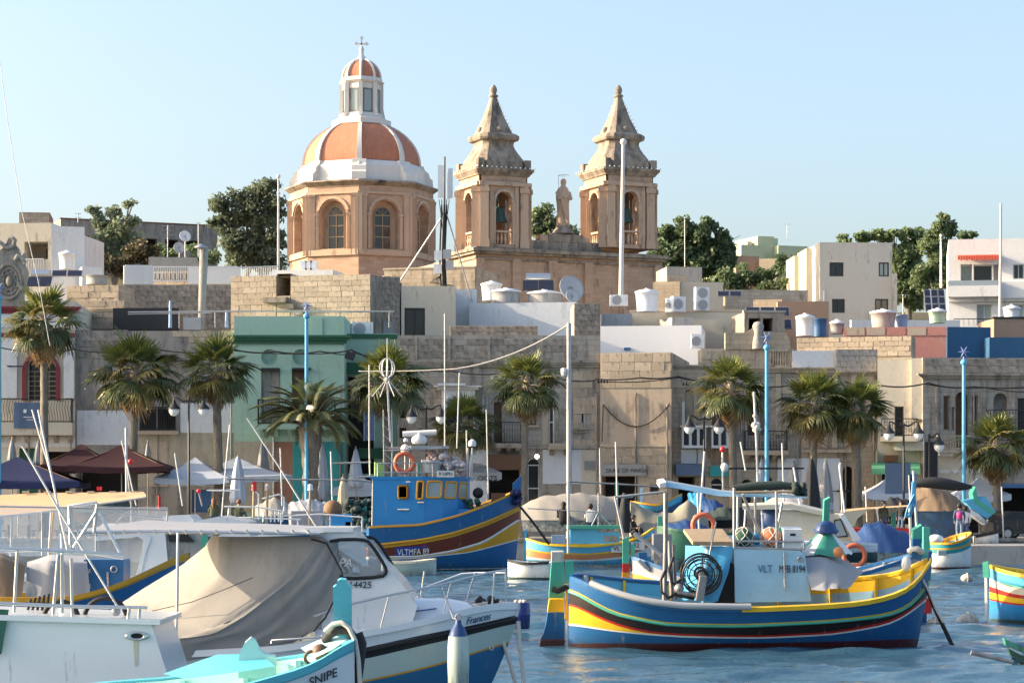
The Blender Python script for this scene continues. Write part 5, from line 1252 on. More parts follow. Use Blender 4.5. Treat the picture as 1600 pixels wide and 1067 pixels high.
fan_palm(604, 598, 'palm behind the wheelhouse of the blue boat, with wire ball aerial in front', size=.86, skirt=8, seed=4, r=.17)
fan_palm(727, 664, 'short dark palm under the white closed balcony', size=.72, skirt=3, seed=5, r=.19)
fan_palm(818, 602, 'palm with a hanging orange dead leaf left of the grey utility pole', size=.78, skirt=16, seed=6, lean=5, r=.18)
fan_palm(1147, 610, 'palm left of the blue pole above the glazed balconies', size=.82, skirt=18, lean=-5, seed=7)
fan_palm(1268, 634, 'left palm of the close pair on the right', size=.86, skirt=16, lean=6, seed=8)
fan_palm(1340, 642, 'right palm of the close pair, beside the cream house', size=.76, skirt=22, lean=-4, r=.25, seed=9)
fan_palm(1557, 698, 'low palm with dead brown leaves at the right edge', size=.78, skirt=24, seed=10, Y=118.5)
# the one feather palm
a = P(485, YH, 118); a.z = 1.0; t = thing('date_palm', 'bushy feather-leaved date palm in front of the mint green house', 'palm tree', a); top = P(485, 664, 118) - a
q = MB(); rows = []
for j in range(22):
    f = j/21; rr = lerp(.42, .40, f)*(1 + .10*math.sin(j*1.9)) + (.28*max(0, (f-.62)/.38)**1.2 if f < .97 else .1)
    rows.append([V(rr*math.cos(6.2832*k/18), rr*math.sin(6.2832*k/18), top.z*f + .05*((k+j) % 2)) for k in range(18)])
q.grid(rows, 0, True, closed=True); part('trunk', q, M['trunk'], t)
rs = random.Random(9)
for i in range(62):
    me = PIN[2] if i < 16 else rs.choice(PIN[:2]); el = lerp(84, -12, (i/62)**.9) + rs.uniform(-6,6); az = i*2.4
    o = link('frond', me, t); o.matrix_basis = Matrix.Translation(top + V(.25*math.cos(az), .25*math.sin(az), -.1)) @ rotm(az, R(el)) @ Matrix.Rotation(rs.uniform(-.3,.3), 4, 'X') @ Matrix.Scale(rs.uniform(.8, 1.0), 4)
# ================================================================ POLES, LAMPS, WIRES
def festa(px, yt, label, Y=117.5, yb=790):
    a = P(px, YH, Y); a.z = 1.0; t = thing('festival_pole', label, 'pole', a, 0, 'blue festival poles'); z = P(px, yt, Y).z - 1.0
    q = MB(); q.tube([(0,0,0), (0,0,z-.9)], [.11,.09], 10); part('pole', q, M['pole_blue'], t)
    q = MB(); q.ball((0,0,z-.85), .17, 12, 8); part('ball', q, M['pole_blue'], t)
    q = MB(); q.tube([(0,0,z-.75),(0,0,z-.55)], .05, 8); 
    for k in range(6):
        c_ = (0,0,z-.35+.0); w = k*1.047; q.add([(0,-.05,z-.32), (.10*math.cos(w-.5),0,z-.32+.10*math.sin(w-.5)), (.34*math.cos(w),0,z-.32+.34*math.sin(w)), (.10*math.cos(w+.5),0,z-.32+.10*math.sin(w+.5)), (0,.05,z-.32)], [(0,1,2),(0,2,3),(4,2,1),(4,3,2)])
    paint('star_blue', (.20,.27,.50), .5, .3) if 'star_blue' not in M else None
    part('star', q, M['star_blue'], t)
festa(-1, 440, 'blue festival pole at the very left edge'); festa(479, 468, 'blue festival pole rising before the mint green house'); festa(1198, 517, 'blue festival pole with star in front of the iron balcony'); festa(1506, 540, 'blue festival pole on the right before the brown stone house')
def lamp(px, yt, label, Y=117.0, heads=(-1, 1), span=23):
    a = P(px, YH, Y); a.z = 1.0; t = thing('street_lamp', label, 'street lamp', a, 0, 'black promenade lamps'); z = P(px, yt, Y).z - 1.0; sp = span*Y/F
    q = MB(); q.tube([(0,0,0),(0,0,.5),(0,0,.52),(0,0,z)], [.11,.11,.065,.05], 8); part('post', q, M['black_iron'], t)
    for k in heads:
        q = MB(); q.tube([(0,0,z-.12), (k*sp*.35,0,z-.18), (k*sp*.8,0,z+.03), (k*sp,0,z+.02), (k*sp,0,z-.1)], [.06,.05,.04,.04,.04], 6); part('arm', q, M['black_iron'], t)
        q = MB(); q.lathe([(.04,-.1),(.07,-.14),(.14,-.3),(.32,-.52),(.34,-.55),(.30,-.55)], 14, (k*sp,0,z)); h = part('lamp_shade', q, M['black_iron'], t)
        q = MB(); q.lathe([(.26,-.556),(.26,-.70),(.16,-.86),(.03,-.92)], 12, (k*sp,0,z)); part('globe', q, M['bulb'], h)
    return t
lamp(295, 622, 'twin street lamp between the second and third palms'); lamp(666, 634, 'twin street lamp behind the blue wheelhouse'); lamp(1100, 650, 'twin street lamp before the glazed balconies'); lamp(1412, 660, 'twin street lamp before the cream house'); lamp(1452, 678, 'single-armed lamp holding the black sign', heads=(1,), span=15)
t = thing('utility_pole', 'tall grey utility pole with white dome camera and slack rope', 'pole', P(889, YH, 116)); t.location.z = 1.0
z = P(889, 505, 116).z - 1; q = MB(); q.tube([(0,0,0),(0,0,z)], [.16,.12], 10); part('pole', q, M['galv'], t)
q = MB(); q.beam((0,0,z-2.35), (-.25,0,z-2.3), .06); q.ball((-.25,0,z-2.55), .15, 10, 6); q.lathe([(.17,-2.5),(.17,-2.32),(.1,-2.25)], 12, (-.25,0,z)); part('camera', q, M['white_metal'], t)
def wire(label, pts, r=.03, m='cable', drop=.25, name='overhead_cable', n=10):
    q = MB()
    for (p0, p1) in zip(pts[:-1], pts[1:]): q.tube(sag(P(*p0), P(*p1), drop, n), r, 5)
    return solo(name, q, M[m], label, 'cable')
wire('pale slack rope from the utility pole down towards the green house', [(888,508,116),(715,576,116)], .045, 'rope', .35, 'rope'); wire('thin rope continuing left from the slack rope', [(715,576,116),(560,580,118)], .025, 'rope', .05, 'rope')
wire('black cable bundle across the mint green house', [(366,546,125.2),(430,549,125.2),(500,549,125.2),(548,546,125.2),(590,557,125.2)], .045, 'cable', .12)
wire('second black cable along the green house and lamp', [(366,548,125.1),(520,552,125.1),(552,550,125.1),(640,572,125.1)], .03, 'cable', .1)
wire('cable line under the cornice of the long limestone house', [(640,570,125.3),(705,580,125.3),(790,583,125.3),(868,590,125.3),(930,594,125.3)], .04, 'cable', .12)
wire('cable pair crossing the plain tan house', [(930,592,124.8),(1000,590,124.2),(1060,588,124.8)], .04, 'cable', .08); wire('lower cable crossing the plain tan house', [(940,596,124.8),(1060,590,124.8),(1150,597,125)], .03, 'cable', .12)
wire('cable along the iron balcony house', [(1060,588,124.9),(1150,598,125.2),(1240,602,125.2),(1310,600,125.2)], .04, 'cable', .15)
wire('cable from the block parapet to the brown stone house', [(1320,596,125.0),(1375,602,124.8),(1450,598,124.2),(1520,604,124.4),(1640,600,124.6)], .045, 'cable', .15)
wire('thin cable high on the brown stone house', [(1445,600,124.3),(1540,606,124.3),(1640,612,124.3)], .03, 'cable', .1)
wire('cable across the club house and stained house', [(0,543,125.2),(115,546,125.2),(240,545,125.2),(366,546,125.2)], .035, 'cable', .2)
wire('thin line from the aerial down over the hillside tree', [(1067,385,172),(1035,415,180)], .03, 'cable', .1)
q = MB(); q.cbox((0,0,0), .5,.3,.42,0,Euler((0,R(20),0))); q.beam((0,.2,0),(0,.6,.2),.06); solo('floodlight', q, M['black_iron'], 'black floodlight among the cables on the green house', 'lamp', P(547, 556, 124.8))
for x, y in ((935, 596), (1068, 600)):
    q = MB(); 
    for k in range(4): q.cbox((k*.16,0,0), .07,.1,.2)
    q.beam((-.1,.06,-.02),(.6,.06,-.02),.04); solo('insulator_rack', q, M['black_iron'], 'black insulators at the corner of the long limestone house' if x < 1000 else 'black insulators on the pale niche house', 'insulator', P(x, y, 124.9))
# ================================================================ AWNINGS, PARASOLS
paint('canvas_navy', (.009,.017,.075), .85, .2); paint('canvas_maroon', (.036,.006,.010), .85, .2); paint('canvas_white', (.42,.47,.55), .85, .1); paint('canvas_cream', (.52,.45,.33), .85, .12); paint('canvas_grey', (.27,.28,.29), .85, .15); paint('canvas_dark', (.02,.022,.026), .85, .2)
def parasol(px, pyt, pye, half, Y, m, label, group, depth=1.6, val=.28, zrot=0):
    s = F/Y; a = P(px, YH, Y); a.z = 1.0; t = thing('parasol', label, 'parasol', a, zrot, group); zt = P(px, pyt, Y).z-1; ze = P(px, pye, Y).z-1; w = half/s
    q = MB(); n = 4; c = [(-w,-depth),(w,-depth),(w,depth),(-w,depth)]
    for k in range(4):
        (xa, ya), (xb, yb) = c[k], c[(k+1) % 4]; rows = []
        for j in range(7):
            f = j/6; zz = lerp(zt, ze, f) - .12*math.sin(f*3.14)*(zt-ze)*.8
            rows.append([(lerp(0, lerp(xa, xb, i/8), f), lerp(0, lerp(ya, yb, i/8), f), zz - .10*math.sin(i/8*3.14)*f) for i in range(9)])
        q.grid(rows, 0, True)
        q.grid([[(*[lerp(u, v, i/8) for u, v in ((xa, xb), (ya, yb))], ze - .10*math.sin(i/8*3.14)) for i in range(9)], [(*[lerp(u, v, i/8)*1.005 for u, v in ((xa, xb), (ya, yb))], ze - val - .10*math.sin(i/8*3.14) - .03*(i % 2)) for i in range(9)]], 0, False)
    part('canopy', q, M[m], t); q = MB(); q.tube([(0,0,0),(0,0,zt)], .035, 6); q.lathe([(.3,0),(.3,.08)], 10); part('pole', q, M['pole_white'], t)
    q = MB()
    for x, y in c: q.beam((0,0,zt-.1), (x*.97,y*.97,ze-.03), .025)
    part('rib', q, M['wood'], t); return t
parasol(28, 713, 752, 105, 119, 'canvas_navy', 'wide navy parasol at the left edge', 'open parasols')
parasol(128, 693, 726, 55, 120, 'canvas_maroon', 'left maroon parasol peak', 'open parasols'); parasol(190, 694, 728, 76, 119, 'canvas_maroon', 'right maroon parasol under the second palm', 'open parasols')
parasol(305, 714, 746, 58, 120, 'canvas_white', 'left white parasol under the stained house', 'open parasols'); parasol(370, 714, 742, 82, 120.5, 'canvas_white', 'right white parasol before the green house base', 'open parasols')
parasol(1388, 745, 770, 40, 120, 'canvas_white', 'pale parasol under the green shop awning', 'open parasols'); parasol(1530, 745, 772, 40, 120, 'canvas_white', 'pale parasol beside the low right palm', 'open parasols'); parasol(560, 740, 764, 40, 121, 'canvas_white', 'pale parasol behind the blue wheelhouse', 'open parasols')
def closed(px, yt, yb, w, Y, m, label):
    s = F/Y; a = P(px, YH, Y); a.z = 1.0; t = thing('closed_parasol', label, 'parasol', a, 0, 'folded parasols'); zt = P(px, yt, Y).z-1; zb_ = P(px, yb, Y).z-1; r = w/2/s; rows = []
    for f, k in ((0,.10),(.06,.30),(.3,.62),(.6,.85),(.85,1.0),(.97,.9),(1,.5)):
        rows.append([(r*k*math.cos(6.2832*i/24)*(1+.14*(i % 3-1)), r*k*math.sin(6.2832*i/24)*(1+.14*(i % 3-1)), lerp(zt, zb_, f) - .05*(i % 3)) for i in range(24)])
    q = MB(); q.grid(rows, 0, True, closed=True); part('canvas', q, M[m], t); q = MB(); q.tube([(0,0,0),(0,0,zt+.1)], .03, 6); q.lathe([(.3,0),(.3,.1)], 10); part('pole', q, M['wood_pale'], t)
for a in ((19,685,720,14,121,'canvas_grey','small folded parasol before the club house'), (60,690,724,16,121,'canvas_grey','grey folded parasol beside the navy parasol'), (231,690,715,10,122,'canvas_grey','thin folded parasol right of the second palm trunk'), (372,712,786,26,118,'canvas_white','white folded parasol with flared hem under the third palm'), (411,688,745,20,121,'canvas_grey','grey folded parasol against the rust-red wall'), (503,690,780,22,120,'canvas_white','white folded parasol right of the date palm'),
          (536,743,790,18,117,'canvas_cream','cream folded parasol left of the blue wheelhouse'), (556,700,760,22,119,'canvas_white','white folded parasol before the teal wall'), (1240,718,765,18,119.5,'canvas_grey','grey folded parasol beside the whitewashed wall'), (1290,718,790,22,118.5,'canvas_grey','grey folded parasol on the whitewashed wall with emblem'), (1190,715,765,12,120,'canvas_white','pale folded parasol left of the blue pole'), (1268,715,800,26,112,'canvas_dark','tall black furled canvas on a pole by the white cruiser')): closed(*a)
def slope_awning(pxs, label, Y, m, text=None):
    (x0,y0),(x1,y1),(x2,y2),(x3,y3) = pxs; a = P(x0, y3, Y); t = thing('awning', label, 'awning', a)
    f = lambda px, py, dy: P(px, py, Y) + V(0,dy,0) - a
    q = MB(); q.add([f(x0,y0,2), f(x1,y1,2), f(x2,y2,0), f(x3,y3,0)], [(0,1,2,3)]); n = 12
    for k in range(n): 
        p0, p1 = f(x3,y3,0).lerp(f(x2,y2,0), k/n), f(x3,y3,0).lerp(f(x2,y2,0), (k+1)/n); q.add([p0, p1, p1 - V(0,0,.42-.06*(k%2)), p0 - V(0,0,.42-.06*(k%2))], [(0,1,2,3)])
    part('canvas', q, M[m], t)
    if text: lettering(text, .38, M['letter_black'], t, f(x2-38, y2+13, -.03))
slope_awning([(735,722),(748,722),(784,738),(735,739)], 'grey sloping awning reading OOTS behind the blue boat', 119, 'canvas_grey', 'OOTS')
q = MB(); q.box(-.65,.65,0,.1,0,1.6); solo('notice_board', q, M['banner_blue'], 'dark blank board standing left of the green-awning shop door', 'board', P(1403, 772, 118.5))
t = thing('cafe_glow_lamp', 'tiny lit wall lamp right of the palm with orange leaf', 'lamp', P(839, 713, 125)); q = MB(); q.ball((0,0,0), .12, 10, 6)
m_, nt_, b_ = _nm('lit_lamp'); b_.inputs['Emission Color'].default_value = (1,.85,.6,1); b_.inputs['Emission Strength'].default_value = 4; M['lit_lamp'] = m_; part('bulb', q, m_, t); q = MB(); q.beam((0,.1,0),(0,.4,.1),.05); part('bracket', q, M['black_iron'], t)
# ================================================================ BOATS
def bp(name, col, rough=.42, var=.22, dirt=(.25,.24,.22), damt=.02, plank=.22, **k):
    m = paint(name, col, rough, var, 2.2, dirt, damt, .12, **k); nt = m.node_tree; b = nt.nodes['Principled BSDF']; o = _coords(nt)
    c = b.inputs['Base Color'].links[0].from_socket; lum = sum(col)/3
    chips = _noise(nt, o, 9, 6, .75)      # chipped paint shows primer
    c = _mix(nt, _ramp(nt, chips.outputs[0], .685, .70), c, (.34,.33,.30) if lum < .3 else tuple(x*.55 for x in col))
    sp = nt.nodes.new('ShaderNodeSeparateXYZ'); nt.links.new(o, sp.inputs[0])
    wl = nt.nodes.new('ShaderNodeMapRange'); wl.inputs[1].default_value = .34; wl.inputs[2].default_value = .02; nt.links.new(sp.outputs[2], wl.inputs[0])
    g = _noise(nt, _coords(nt, (3,3,1)), 2.5, 6, .7); mu = nt.nodes.new('ShaderNodeMath'); mu.operation = 'MULTIPLY'; nt.links.new(wl.outputs[0], mu.inputs[0]); nt.links.new(_ramp(nt, g.outputs[0], .35, .7), mu.inputs[1])
    c = _mix(nt, mu.outputs[0], c, (.05,.055,.035)); nt.links.new(c, b.inputs['Base Color'])     # weed and scum along the waterline
    pz = nt.nodes.new('ShaderNodeMath'); pz.operation = 'MULTIPLY'; pz.inputs[1].default_value = 6.2; nt.links.new(sp.outputs[2], pz.inputs[0])
    fr = nt.nodes.new('ShaderNodeMath'); fr.operation = 'FRACT'; nt.links.new(pz.outputs[0], fr.inputs[0]); h = _ramp(nt, fr.outputs[0], .02, .07)
    bp_ = nt.nodes.new('ShaderNodeBump'); bp_.inputs['Strength'].default_value = plank; bp_.inputs['Distance'].default_value = .012; nt.links.new(h, bp_.inputs['Height'])
    l = b.inputs['Normal'].links
    if l: nt.links.new(l[0].from_socket, bp_.inputs['Normal'])
    nt.links.new(bp_.outputs[0], b.inputs['Normal']); return m
bp('b_blue', (.016,.115,.29)); bp('b_sky', (.10,.42,.66)); bp('b_pale', (.30,.52,.68)); bp('b_cyan', (.11,.47,.56)); bp('b_mint', (.46,.74,.70)); bp('b_yellow', (.78,.48,.02)); bp('b_ochre', (.62,.30,.015)); bp('b_brown', (.14,.025,.012)); bp('b_black', (.022,.014,.012)); bp('b_red', (.48,.02,.015)); bp('b_white', (.74,.75,.74)); bp('b_green', (.07,.38,.27)); bp('b_dkgreen', (.02,.10,.07)); bp('b_keel', (.10,.012,.018)); bp('b_orange', (.62,.24,.10)); bp('b_cabin', (.02,.22,.52)); bp('b_cream', (.66,.58,.44)); bp('b_teal', (.02,.26,.30)); bp('b_antifoul', (.02,.07,.08))
bp('gel', (.72,.74,.75), .22, .06, coat=.4, plank=0); bp('gel_blue', (.02,.13,.27), .25, .1, coat=.3, plank=0); bp('gel_green', (.45,.53,.48), .3, .1, plank=0)
paint('tarp_beige', (.265,.25,.23), .85, .14, 1.2, (.22,.2,.17), .25, .45); paint('tarp_grey', (.33,.34,.36), .8, .15, 1.5, bump=.3); paint('tarp_khaki', (.26,.245,.19), .85, .15, 1.5, bump=.3); paint('tarp_taupe', (.30,.28,.25), .85, .12, 1.5, bump=.3); paint('tarp_brown', (.22,.155,.10), .85, .15, 1.5, bump=.3); paint('tarp_blue', (.02,.06,.18), .5, .2, 1.5, bump=.3); paint('tarp_sky', (.05,.30,.55), .4, .25, 1.5, bump=.4); paint('canopy_tan', (.50,.335,.18), .85, .1); paint('canopy_grey', (.30,.31,.33), .85, .1)
bp('plate_blue', (.03,.05,.30)); paint('rubber', (.012,.012,.013), .7, .2); paint('net_dark', (.035,.055,.048), .9, .6, 9, bump=.6); paint('net_green', (.03,.10,.07), .9, .5, 9, bump=.6); paint('net_white', (.55,.52,.52), .9, .5, 12, (.40,.18,.18), .5, .8, streak=False); paint('net_orange', (.55,.17,.07), .9, .4, 10, bump=.6); paint('life_orange', (.58,.13,.06), .5, .1); paint('buoy_dirty', (.52,.50,.46), .7, .25, 4, (.2,.19,.15), .4); paint('grey_metal', (.30,.30,.30), .5, .3, 4, (.15,.10,.07), .35, metal=.4); paint('lamp_red', (.60,.015,.02), .3, .1)
glassy('clear_film', (.75,.78,.80), .25, 0, .28); glassy('screen', (.50,.56,.60), .06, 0, .42)
class Boat:
    def __init__(s, name, label, px, py, Y, roll=0, yaw=0, group=None, cat='boat'):
        s.Y, s.px, s.py = Y, px, py; s.o = P(px, py, Y); s.o.z = 0.0 if py is None else s.o.z; s.s = F/Y
        s.root = thing(name, label, cat, s.o, 0, group); s.root.rotation_euler = (R(roll), 0, R(yaw)); s.Mi = (Matrix.Translation(s.o) @ Euler((R(roll),0,R(yaw))).to_matrix().to_4x4()).inverted()
        s.roll = roll
    def at(s, px, py, dy=0.0): return s.Mi @ P(px, py, s.Y + dy)
    def part(s, name, mb, m, **k): return part(name, mb, [M[x] for x in m] if isinstance(m, (list, tuple)) else M[m], s.root, **k)
    def tube(s, name, pts, r, m, n=6): q = MB(); q.tube([s.at(*p) if len(p) == 3 else s.at(p[0], p[1]) for p in pts], r, n); return s.part(name, q, m)
    def tubes(s, name, lst, r, m, n=6):
        L = [[s.at(*p) if len(p) == 3 else s.at(p[0], p[1]) for p in pts] for pts in lst]; g = list(range(len(L)))
        def near(a, b):
            for p in (a[0], a[-1]):
                for u, v in zip(b[:-1], b[1:]):
                    d = v-u; t = max(0, min(1, (p-u).dot(d)/max(1e-9, d.dot(d))))
                    if (u + d*t - p).length < r*2.2: return True
            return False
        for i in range(len(L)):
            for j in range(len(L)):
                if i != j and near(L[i], L[j]): a, b = g[i], g[j]; g = [a if x == b else x for x in g]
        for k in sorted(set(g)):           # pieces that do not touch are parts of their own
            q = MB()
            for i in range(len(L)):
                if g[i] == k: q.tube(L[i], r, n)
            o = s.part(name, q, m)
        return o
    def box(s, name, x0, y0, x1, y1, d0, d1, m):
        """block whose near face covers the given outline"""
        a = s.at(x0, y0, d0); c = s.at(x1, y1, d0); q = MB(); q.box(min(a.x,c.x), max(a.x,c.x), a.y, a.y + (d1-d0), min(a.z,c.z), max(a.z,c.z)); return s.part(name, q, m)
    def poly(s, name, pts, d0, d1, m):
        q = MB(); v = [s.at(x, y, d0) for x, y in pts]; q.prism([(p.x, p.z) for p in v], v[0].y, v[0].y + (d1-d0)); return s.part(name, q, m)
    def surf(s, name, rows, m, nu=10, nv=8, sagz=0.0, fold=0.0, seed=1, thick=False):
        """cloth patch through rows of control points (px,py,dy)"""
        rs = random.Random(seed); ctl = [[s.at(*p) for p in r] for r in rows]; out = []
        def along(r, u):
            k = u*(len(r)-1); i = min(int(k), len(r)-2); return r[i].lerp(r[i+1], k-i)
        ph = rs.uniform(0, 6)
        for j in range(nv+1):
            v = j/nv*(len(ctl)-1); jj = min(int(v), len(ctl)-2); r = []
            for i in range(nu+1):
                u = i/nu; p = along(ctl[jj], u).lerp(along(ctl[jj+1], u), v-jj)
                p.z -= sagz*math.sin(math.pi*u)*math.sin(math.pi*j/nv); w = fold*(math.sin(u*17+ph+j*.25)*.6 + math.sin(u*31+ph*2)*.25 + rs.uniform(-.25,.25)) * (.25+.75*j/nv)
                p.y += w; p.z += w*.35; r.append(p)
            out.append(r)
        q = MB(); q.grid(out, 0, True); return s.part(name, q, m)
def tab(s, pts, comp=None):
    """photo (px,py) pairs -> function of local x giving local z"""
    v = sorted([(s.at(x, y).x, s.at(x, y).z) for x, y in pts]); xs = [a for a, _ in v]; zs = [z for _, z in v]
    return lambda x: float(np.interp(x, xs, zs))
def smooth_tab(f, x, w=.25): return sum(f(x + w*k/2) for k in (-2,-1,0,1,2))/5
def hull(bt, xa, xb, beam, bands, zk=-.25, p=.42, plan='double', rake=(0,0), inner=('b_yellow','b_cyan'), depth=.5, gun='b_yellow', gw=.09, n=30, thick=.06, full=.62, deck='b_pale', rubs=(), gunrange=None, pe=2.9, split=None):
    """planked double-skinned hull; bands: [(material, top-edge height function)] from the keel up, the last one being the sheer.
       heights are for the near side as photographed; heel is taken out"""
    sn = math.sin(R(bt.roll)); xs = [lerp(xa, xb, .5 - .5*math.cos(math.pi*k/n)) for k in range(n+1)]
    def half(x):
        t = (x-xa)/(xb-xa)
        if plan == 'double': h = (1 - abs(2*t-1)**pe)**.8
        else: h = lerp(full, 1, min(1, t*2.2)**.7) if t < .45 else (1 - ((t-.45)/.55)**2.4)**.85     # transom at xa
        return max(.03, beam/2*h)
    S = lambda f, x: smooth_tab(f, x) + half(x)*sn
    sheer = lambda x: S(bands[-1][1], x)
    def yy(x, z):
        v = max(0, min(1, (z - zk)/(sheer(x) - zk))); return half(x)*max(.02, v)**p
    def xo(x, z):
        t = (x-xa)/(xb-xa); v = max(0, min(1, (z - zk)/(sheer(x)-zk))); return x + rake[1]*(1-v)**1.3*max(0, (t-.6)/.4)**2 - rake[0]*(1-v)*max(0, (.4-t)/.4)**2
    rows = [[], []]; mats = []; ids = {}; ml = []
    lev = []; prev = lambda x: zk
    for m, f in bands:
        if m not in ids: ids[m] = len(ml); ml.append(M[m])
        for k in range(1, 4): lev.append((m, prev, f, k/3))
        prev = f
    for sgn, q in ((-1, 0), (1, 1)):
        base = [ (xo(x, zk), sgn*yy(x, zk), zk) for x in xs]; grid = [base]
        for m, f0, f1, k in lev:
            r = []
            for x in xs:
                z0 = zk if f0(x) == zk else S(f0, x); z1 = S(f1, x); z1 = max(z1, zk+.01); z0 = min(z0, z1); z = lerp(z0, z1, k); r.append((xo(x, z), sgn*yy(x, z), z))
            grid.append(r)
        rows[q] = grid; 
    mats = [ids[m] for m, *_ in lev]
    q = MB(); q.grid(rows[0], 0, True, mats=mats); q.grid([r[::-1] for r in rows[1]], 0, True, mats=mats)
    if plan != 'double':
        for j in range(len(mats)): q.add([rows[0][j][0], rows[1][j][0], rows[1][j+1][0], rows[0][j+1][0]], [(0,1,2,3)], mats[j])
    part('hull', q, ml, bt.root)
    # inner bulwark and deck
    q = MB()
    dz_ = lambda x, k: sheer(x) - depth*k*(.5+.5*min(1, half(x)/(beam/2)*1.5))
    iy = lambda x, k: max(0, min(half(x), yy(x, dz_(x, k))) - thick); ins = [iy(x, 0) for x in xs]
    for sgn in (-1, 1):
        g = [[(x, sgn*(i_ - .0), dz_(x,0)-.003) for x, i_ in zip(xs, ins)], [(x, sgn*iy(x,.5), dz_(x,.5)) for x in xs], [(x, sgn*iy(x,1), dz_(x,1)) for x in xs]]
        q.grid([r if sgn > 0 else r[::-1] for r in g], 0, True, mats=[0, 1])
    if split is not None:
        for i, fc in enumerate(q.f):
            if q.mi[i] == 0 and sum(q.v[j][0] for j in fc)/len(fc) < split: q.mi[i] = 2
    part('bulwark', q, [M[inner[0]], M[inner[1]], M['b_sky']], bt.root)
    q = MB(); q.grid([[(x, -iy(x,1), dz_(x,1)) for x in xs], [(x, iy(x,1), dz_(x,1)) for x in xs]], 0, False); part('deck', q, M[deck], bt.root)
    # ribs on the inside
    for k in range(2, n-1, 3):
        x = xs[k]
        for sgn in (-1, 1):
            if ins[k] < .2: continue
            q = MB(); q.beam((x, sgn*(ins[k]-.03), dz_(x,0)-.02), (x, sgn*(iy(x,.95)-.03), dz_(x,.95)), .06, .08); part('rib', q, M[inner[0]], bt.root)
    # gunwale capping
    for sgn in (-1, 1):
        g = []
        for x in xs:
            if gunrange and not (gunrange[0] <= x <= gunrange[1]): continue
            h = half(x); z = sheer(x); a = sgn*(h+.035); b_ = sgn*max(0, h - gw); g.append([V(x,a,z-.07), V(x,a,z+.025), V(x,b_,z+.025), V(x,b_,z-.05)])
        q = MB(); q.grid(g, 0, False, closed=True, mats=[1 if split is not None and (r[0].x < split) else 0 for r in g[1:]]); part('gunwale', q, [M[gun], M['b_blue']], bt.root)
    for f, m, r in rubs:
        for sgn in (-1, 1):
            q = MB(); q.tube([V(xo(x, S(f,x)), sgn*(yy(x, S(f,x))+.01), S(f, x)) for x in xs], r, 6); part('rubbing_strake', q, M[m], bt.root)
    return dict(half=half, sheer=sheer, yy=yy, xo=xo, S=S, xs=xs)
def side_text(bt, H_, s, size, px, py, m, sgn=-1, shear=0, off=.012, plate=None, tilt=0, **k):
    a = bt.at(px, py); hh = H_; y = sgn*(hh['yy'](a.x, a.z + hh['half'](a.x)*math.sin(R(bt.roll))) + off); z = a.z + hh['half'](a.x)*math.sin(R(bt.roll))
    x1 = a.x + size*len(s)*.5; ang = math.atan2(sgn*(hh['yy'](x1, z)) - sgn*hh['yy'](a.x, z), x1 - a.x)
    return lettering(s, size, M[m], bt.root, (a.x, y, z), (R(90-tilt), 0, ang), shear=shear, **k)
def lifering(bt, px, py, dy, r, m='life_orange'):
    q = MB(); q.torus(bt.at(px, py, dy), r, r*.24, 24, 8); o = bt.part('life_ring', q, m); c = bt.at(px, py, dy); w = MB()
    for k in range(4): a = k*1.5708+.78; w.torus(c + V(r*math.cos(a),0,r*math.sin(a)), r*.26, r*.03, 12, 4, 'y')
    part('band', w, M['rope'], o)
def ball(bt, px, py, dy, r, m, name='ball', sz=1): q = MB(); q.ball(bt.at(px, py, dy), r, 16, 10, sz=sz); return bt.part(name, q, m)

# ---------------------------------------------------------------- 1. main luzzu, right
B = Boat('luzzu', 'large blue and yellow luzzu lying broadside with pale blue wheelhouse and reel', 1161, 1008, 51.4, roll=10, yaw=4)
sh = [(885,890),(898,896),(915,905),(947,918),(991,931),(1049,940),(1154,943),(1265,940),(1320,937),(1350,933),(1383,926),(1405,918),(1425,906),(1440,890),(1450,874),(1455,862)]
t_red = tab(B, [(880,1001),(1160,1004),(1440,1003)]); t_bl = tab(B, [(886,970),(947,981),(1000,987),(1060,992),(1130,994.5),(1180,996),(1287,992),(1383,977),(1428,955),(1455,938)])
t_wh = tab(B, [(886,966.5),(947,979),(1000,984.5),(1060,989.5),(1130,992),(1180,993.5),(1287,989.5),(1383,974),(1428,951.5),(1455,934)])
t_yw = tab(B, [(886,936),(947,969),(1000,984),(1060,989),(1130,991.8),(1180,993.2),(1287,989.2),(1383,973.8),(1428,951),(1455,933)])
t_rd = tab(B, [(886,933),(947,965),(1000,980),(1060,985.5),(1130,988.5),(1180,990),(1287,985.5),(1383,969),(1428,947),(1455,929)])
t_br = tab(B, [(886,913),(947,951),(1025,969),(1130,973),(1180,972),(1287,968),(1383,960),(1425,942),(1455,905)])
t_gy = tab(B, [(886,909),(947,947),(1025,965),(1130,969),(1180,968),(1287,964),(1383,955),(1425,937),(1455,900)])
t_sh = tab(B, sh); xa, xb = B.at(886,1008).x, B.at(1455,1008).x
H1 = hull(B, xa, xb, 2.7, [('b_keel', t_red), ('b_blue', t_bl), ('b_white', t_wh), ('b_yellow', t_yw), ('b_red', t_rd), ('b_black', t_br), ('b_yellow', t_gy), ('b_blue', t_sh)], inner=('b_yellow','b_pale'), depth=.62, gun='b_yellow', rubs=((t_br,'b_green',.035),), deck='wood_pale', p=.34, pe=3.6, rake=(0,-.28), split=B.at(1150,0).x)
q = MB(); g = H1; q.tube([V(x, -(g['half'](x)+.03), g['sheer'](x)+.05) for x in [lerp(B.at(915,900).x, B.at(1154,940).x, k/16) for k in range(17)]], .075, 8); q.tube([B.at(915,899,-.2), B.at(918,926,-.3)], .06, 6); B.part('fender_hose', q, 'grey_plastic')
def bandpost(bt, name, pts_by_band, d0, d1):
    o = None
    for k, (m, pts) in enumerate(pts_by_band):
        o = bt.poly(name, pts, d0, d1, m)
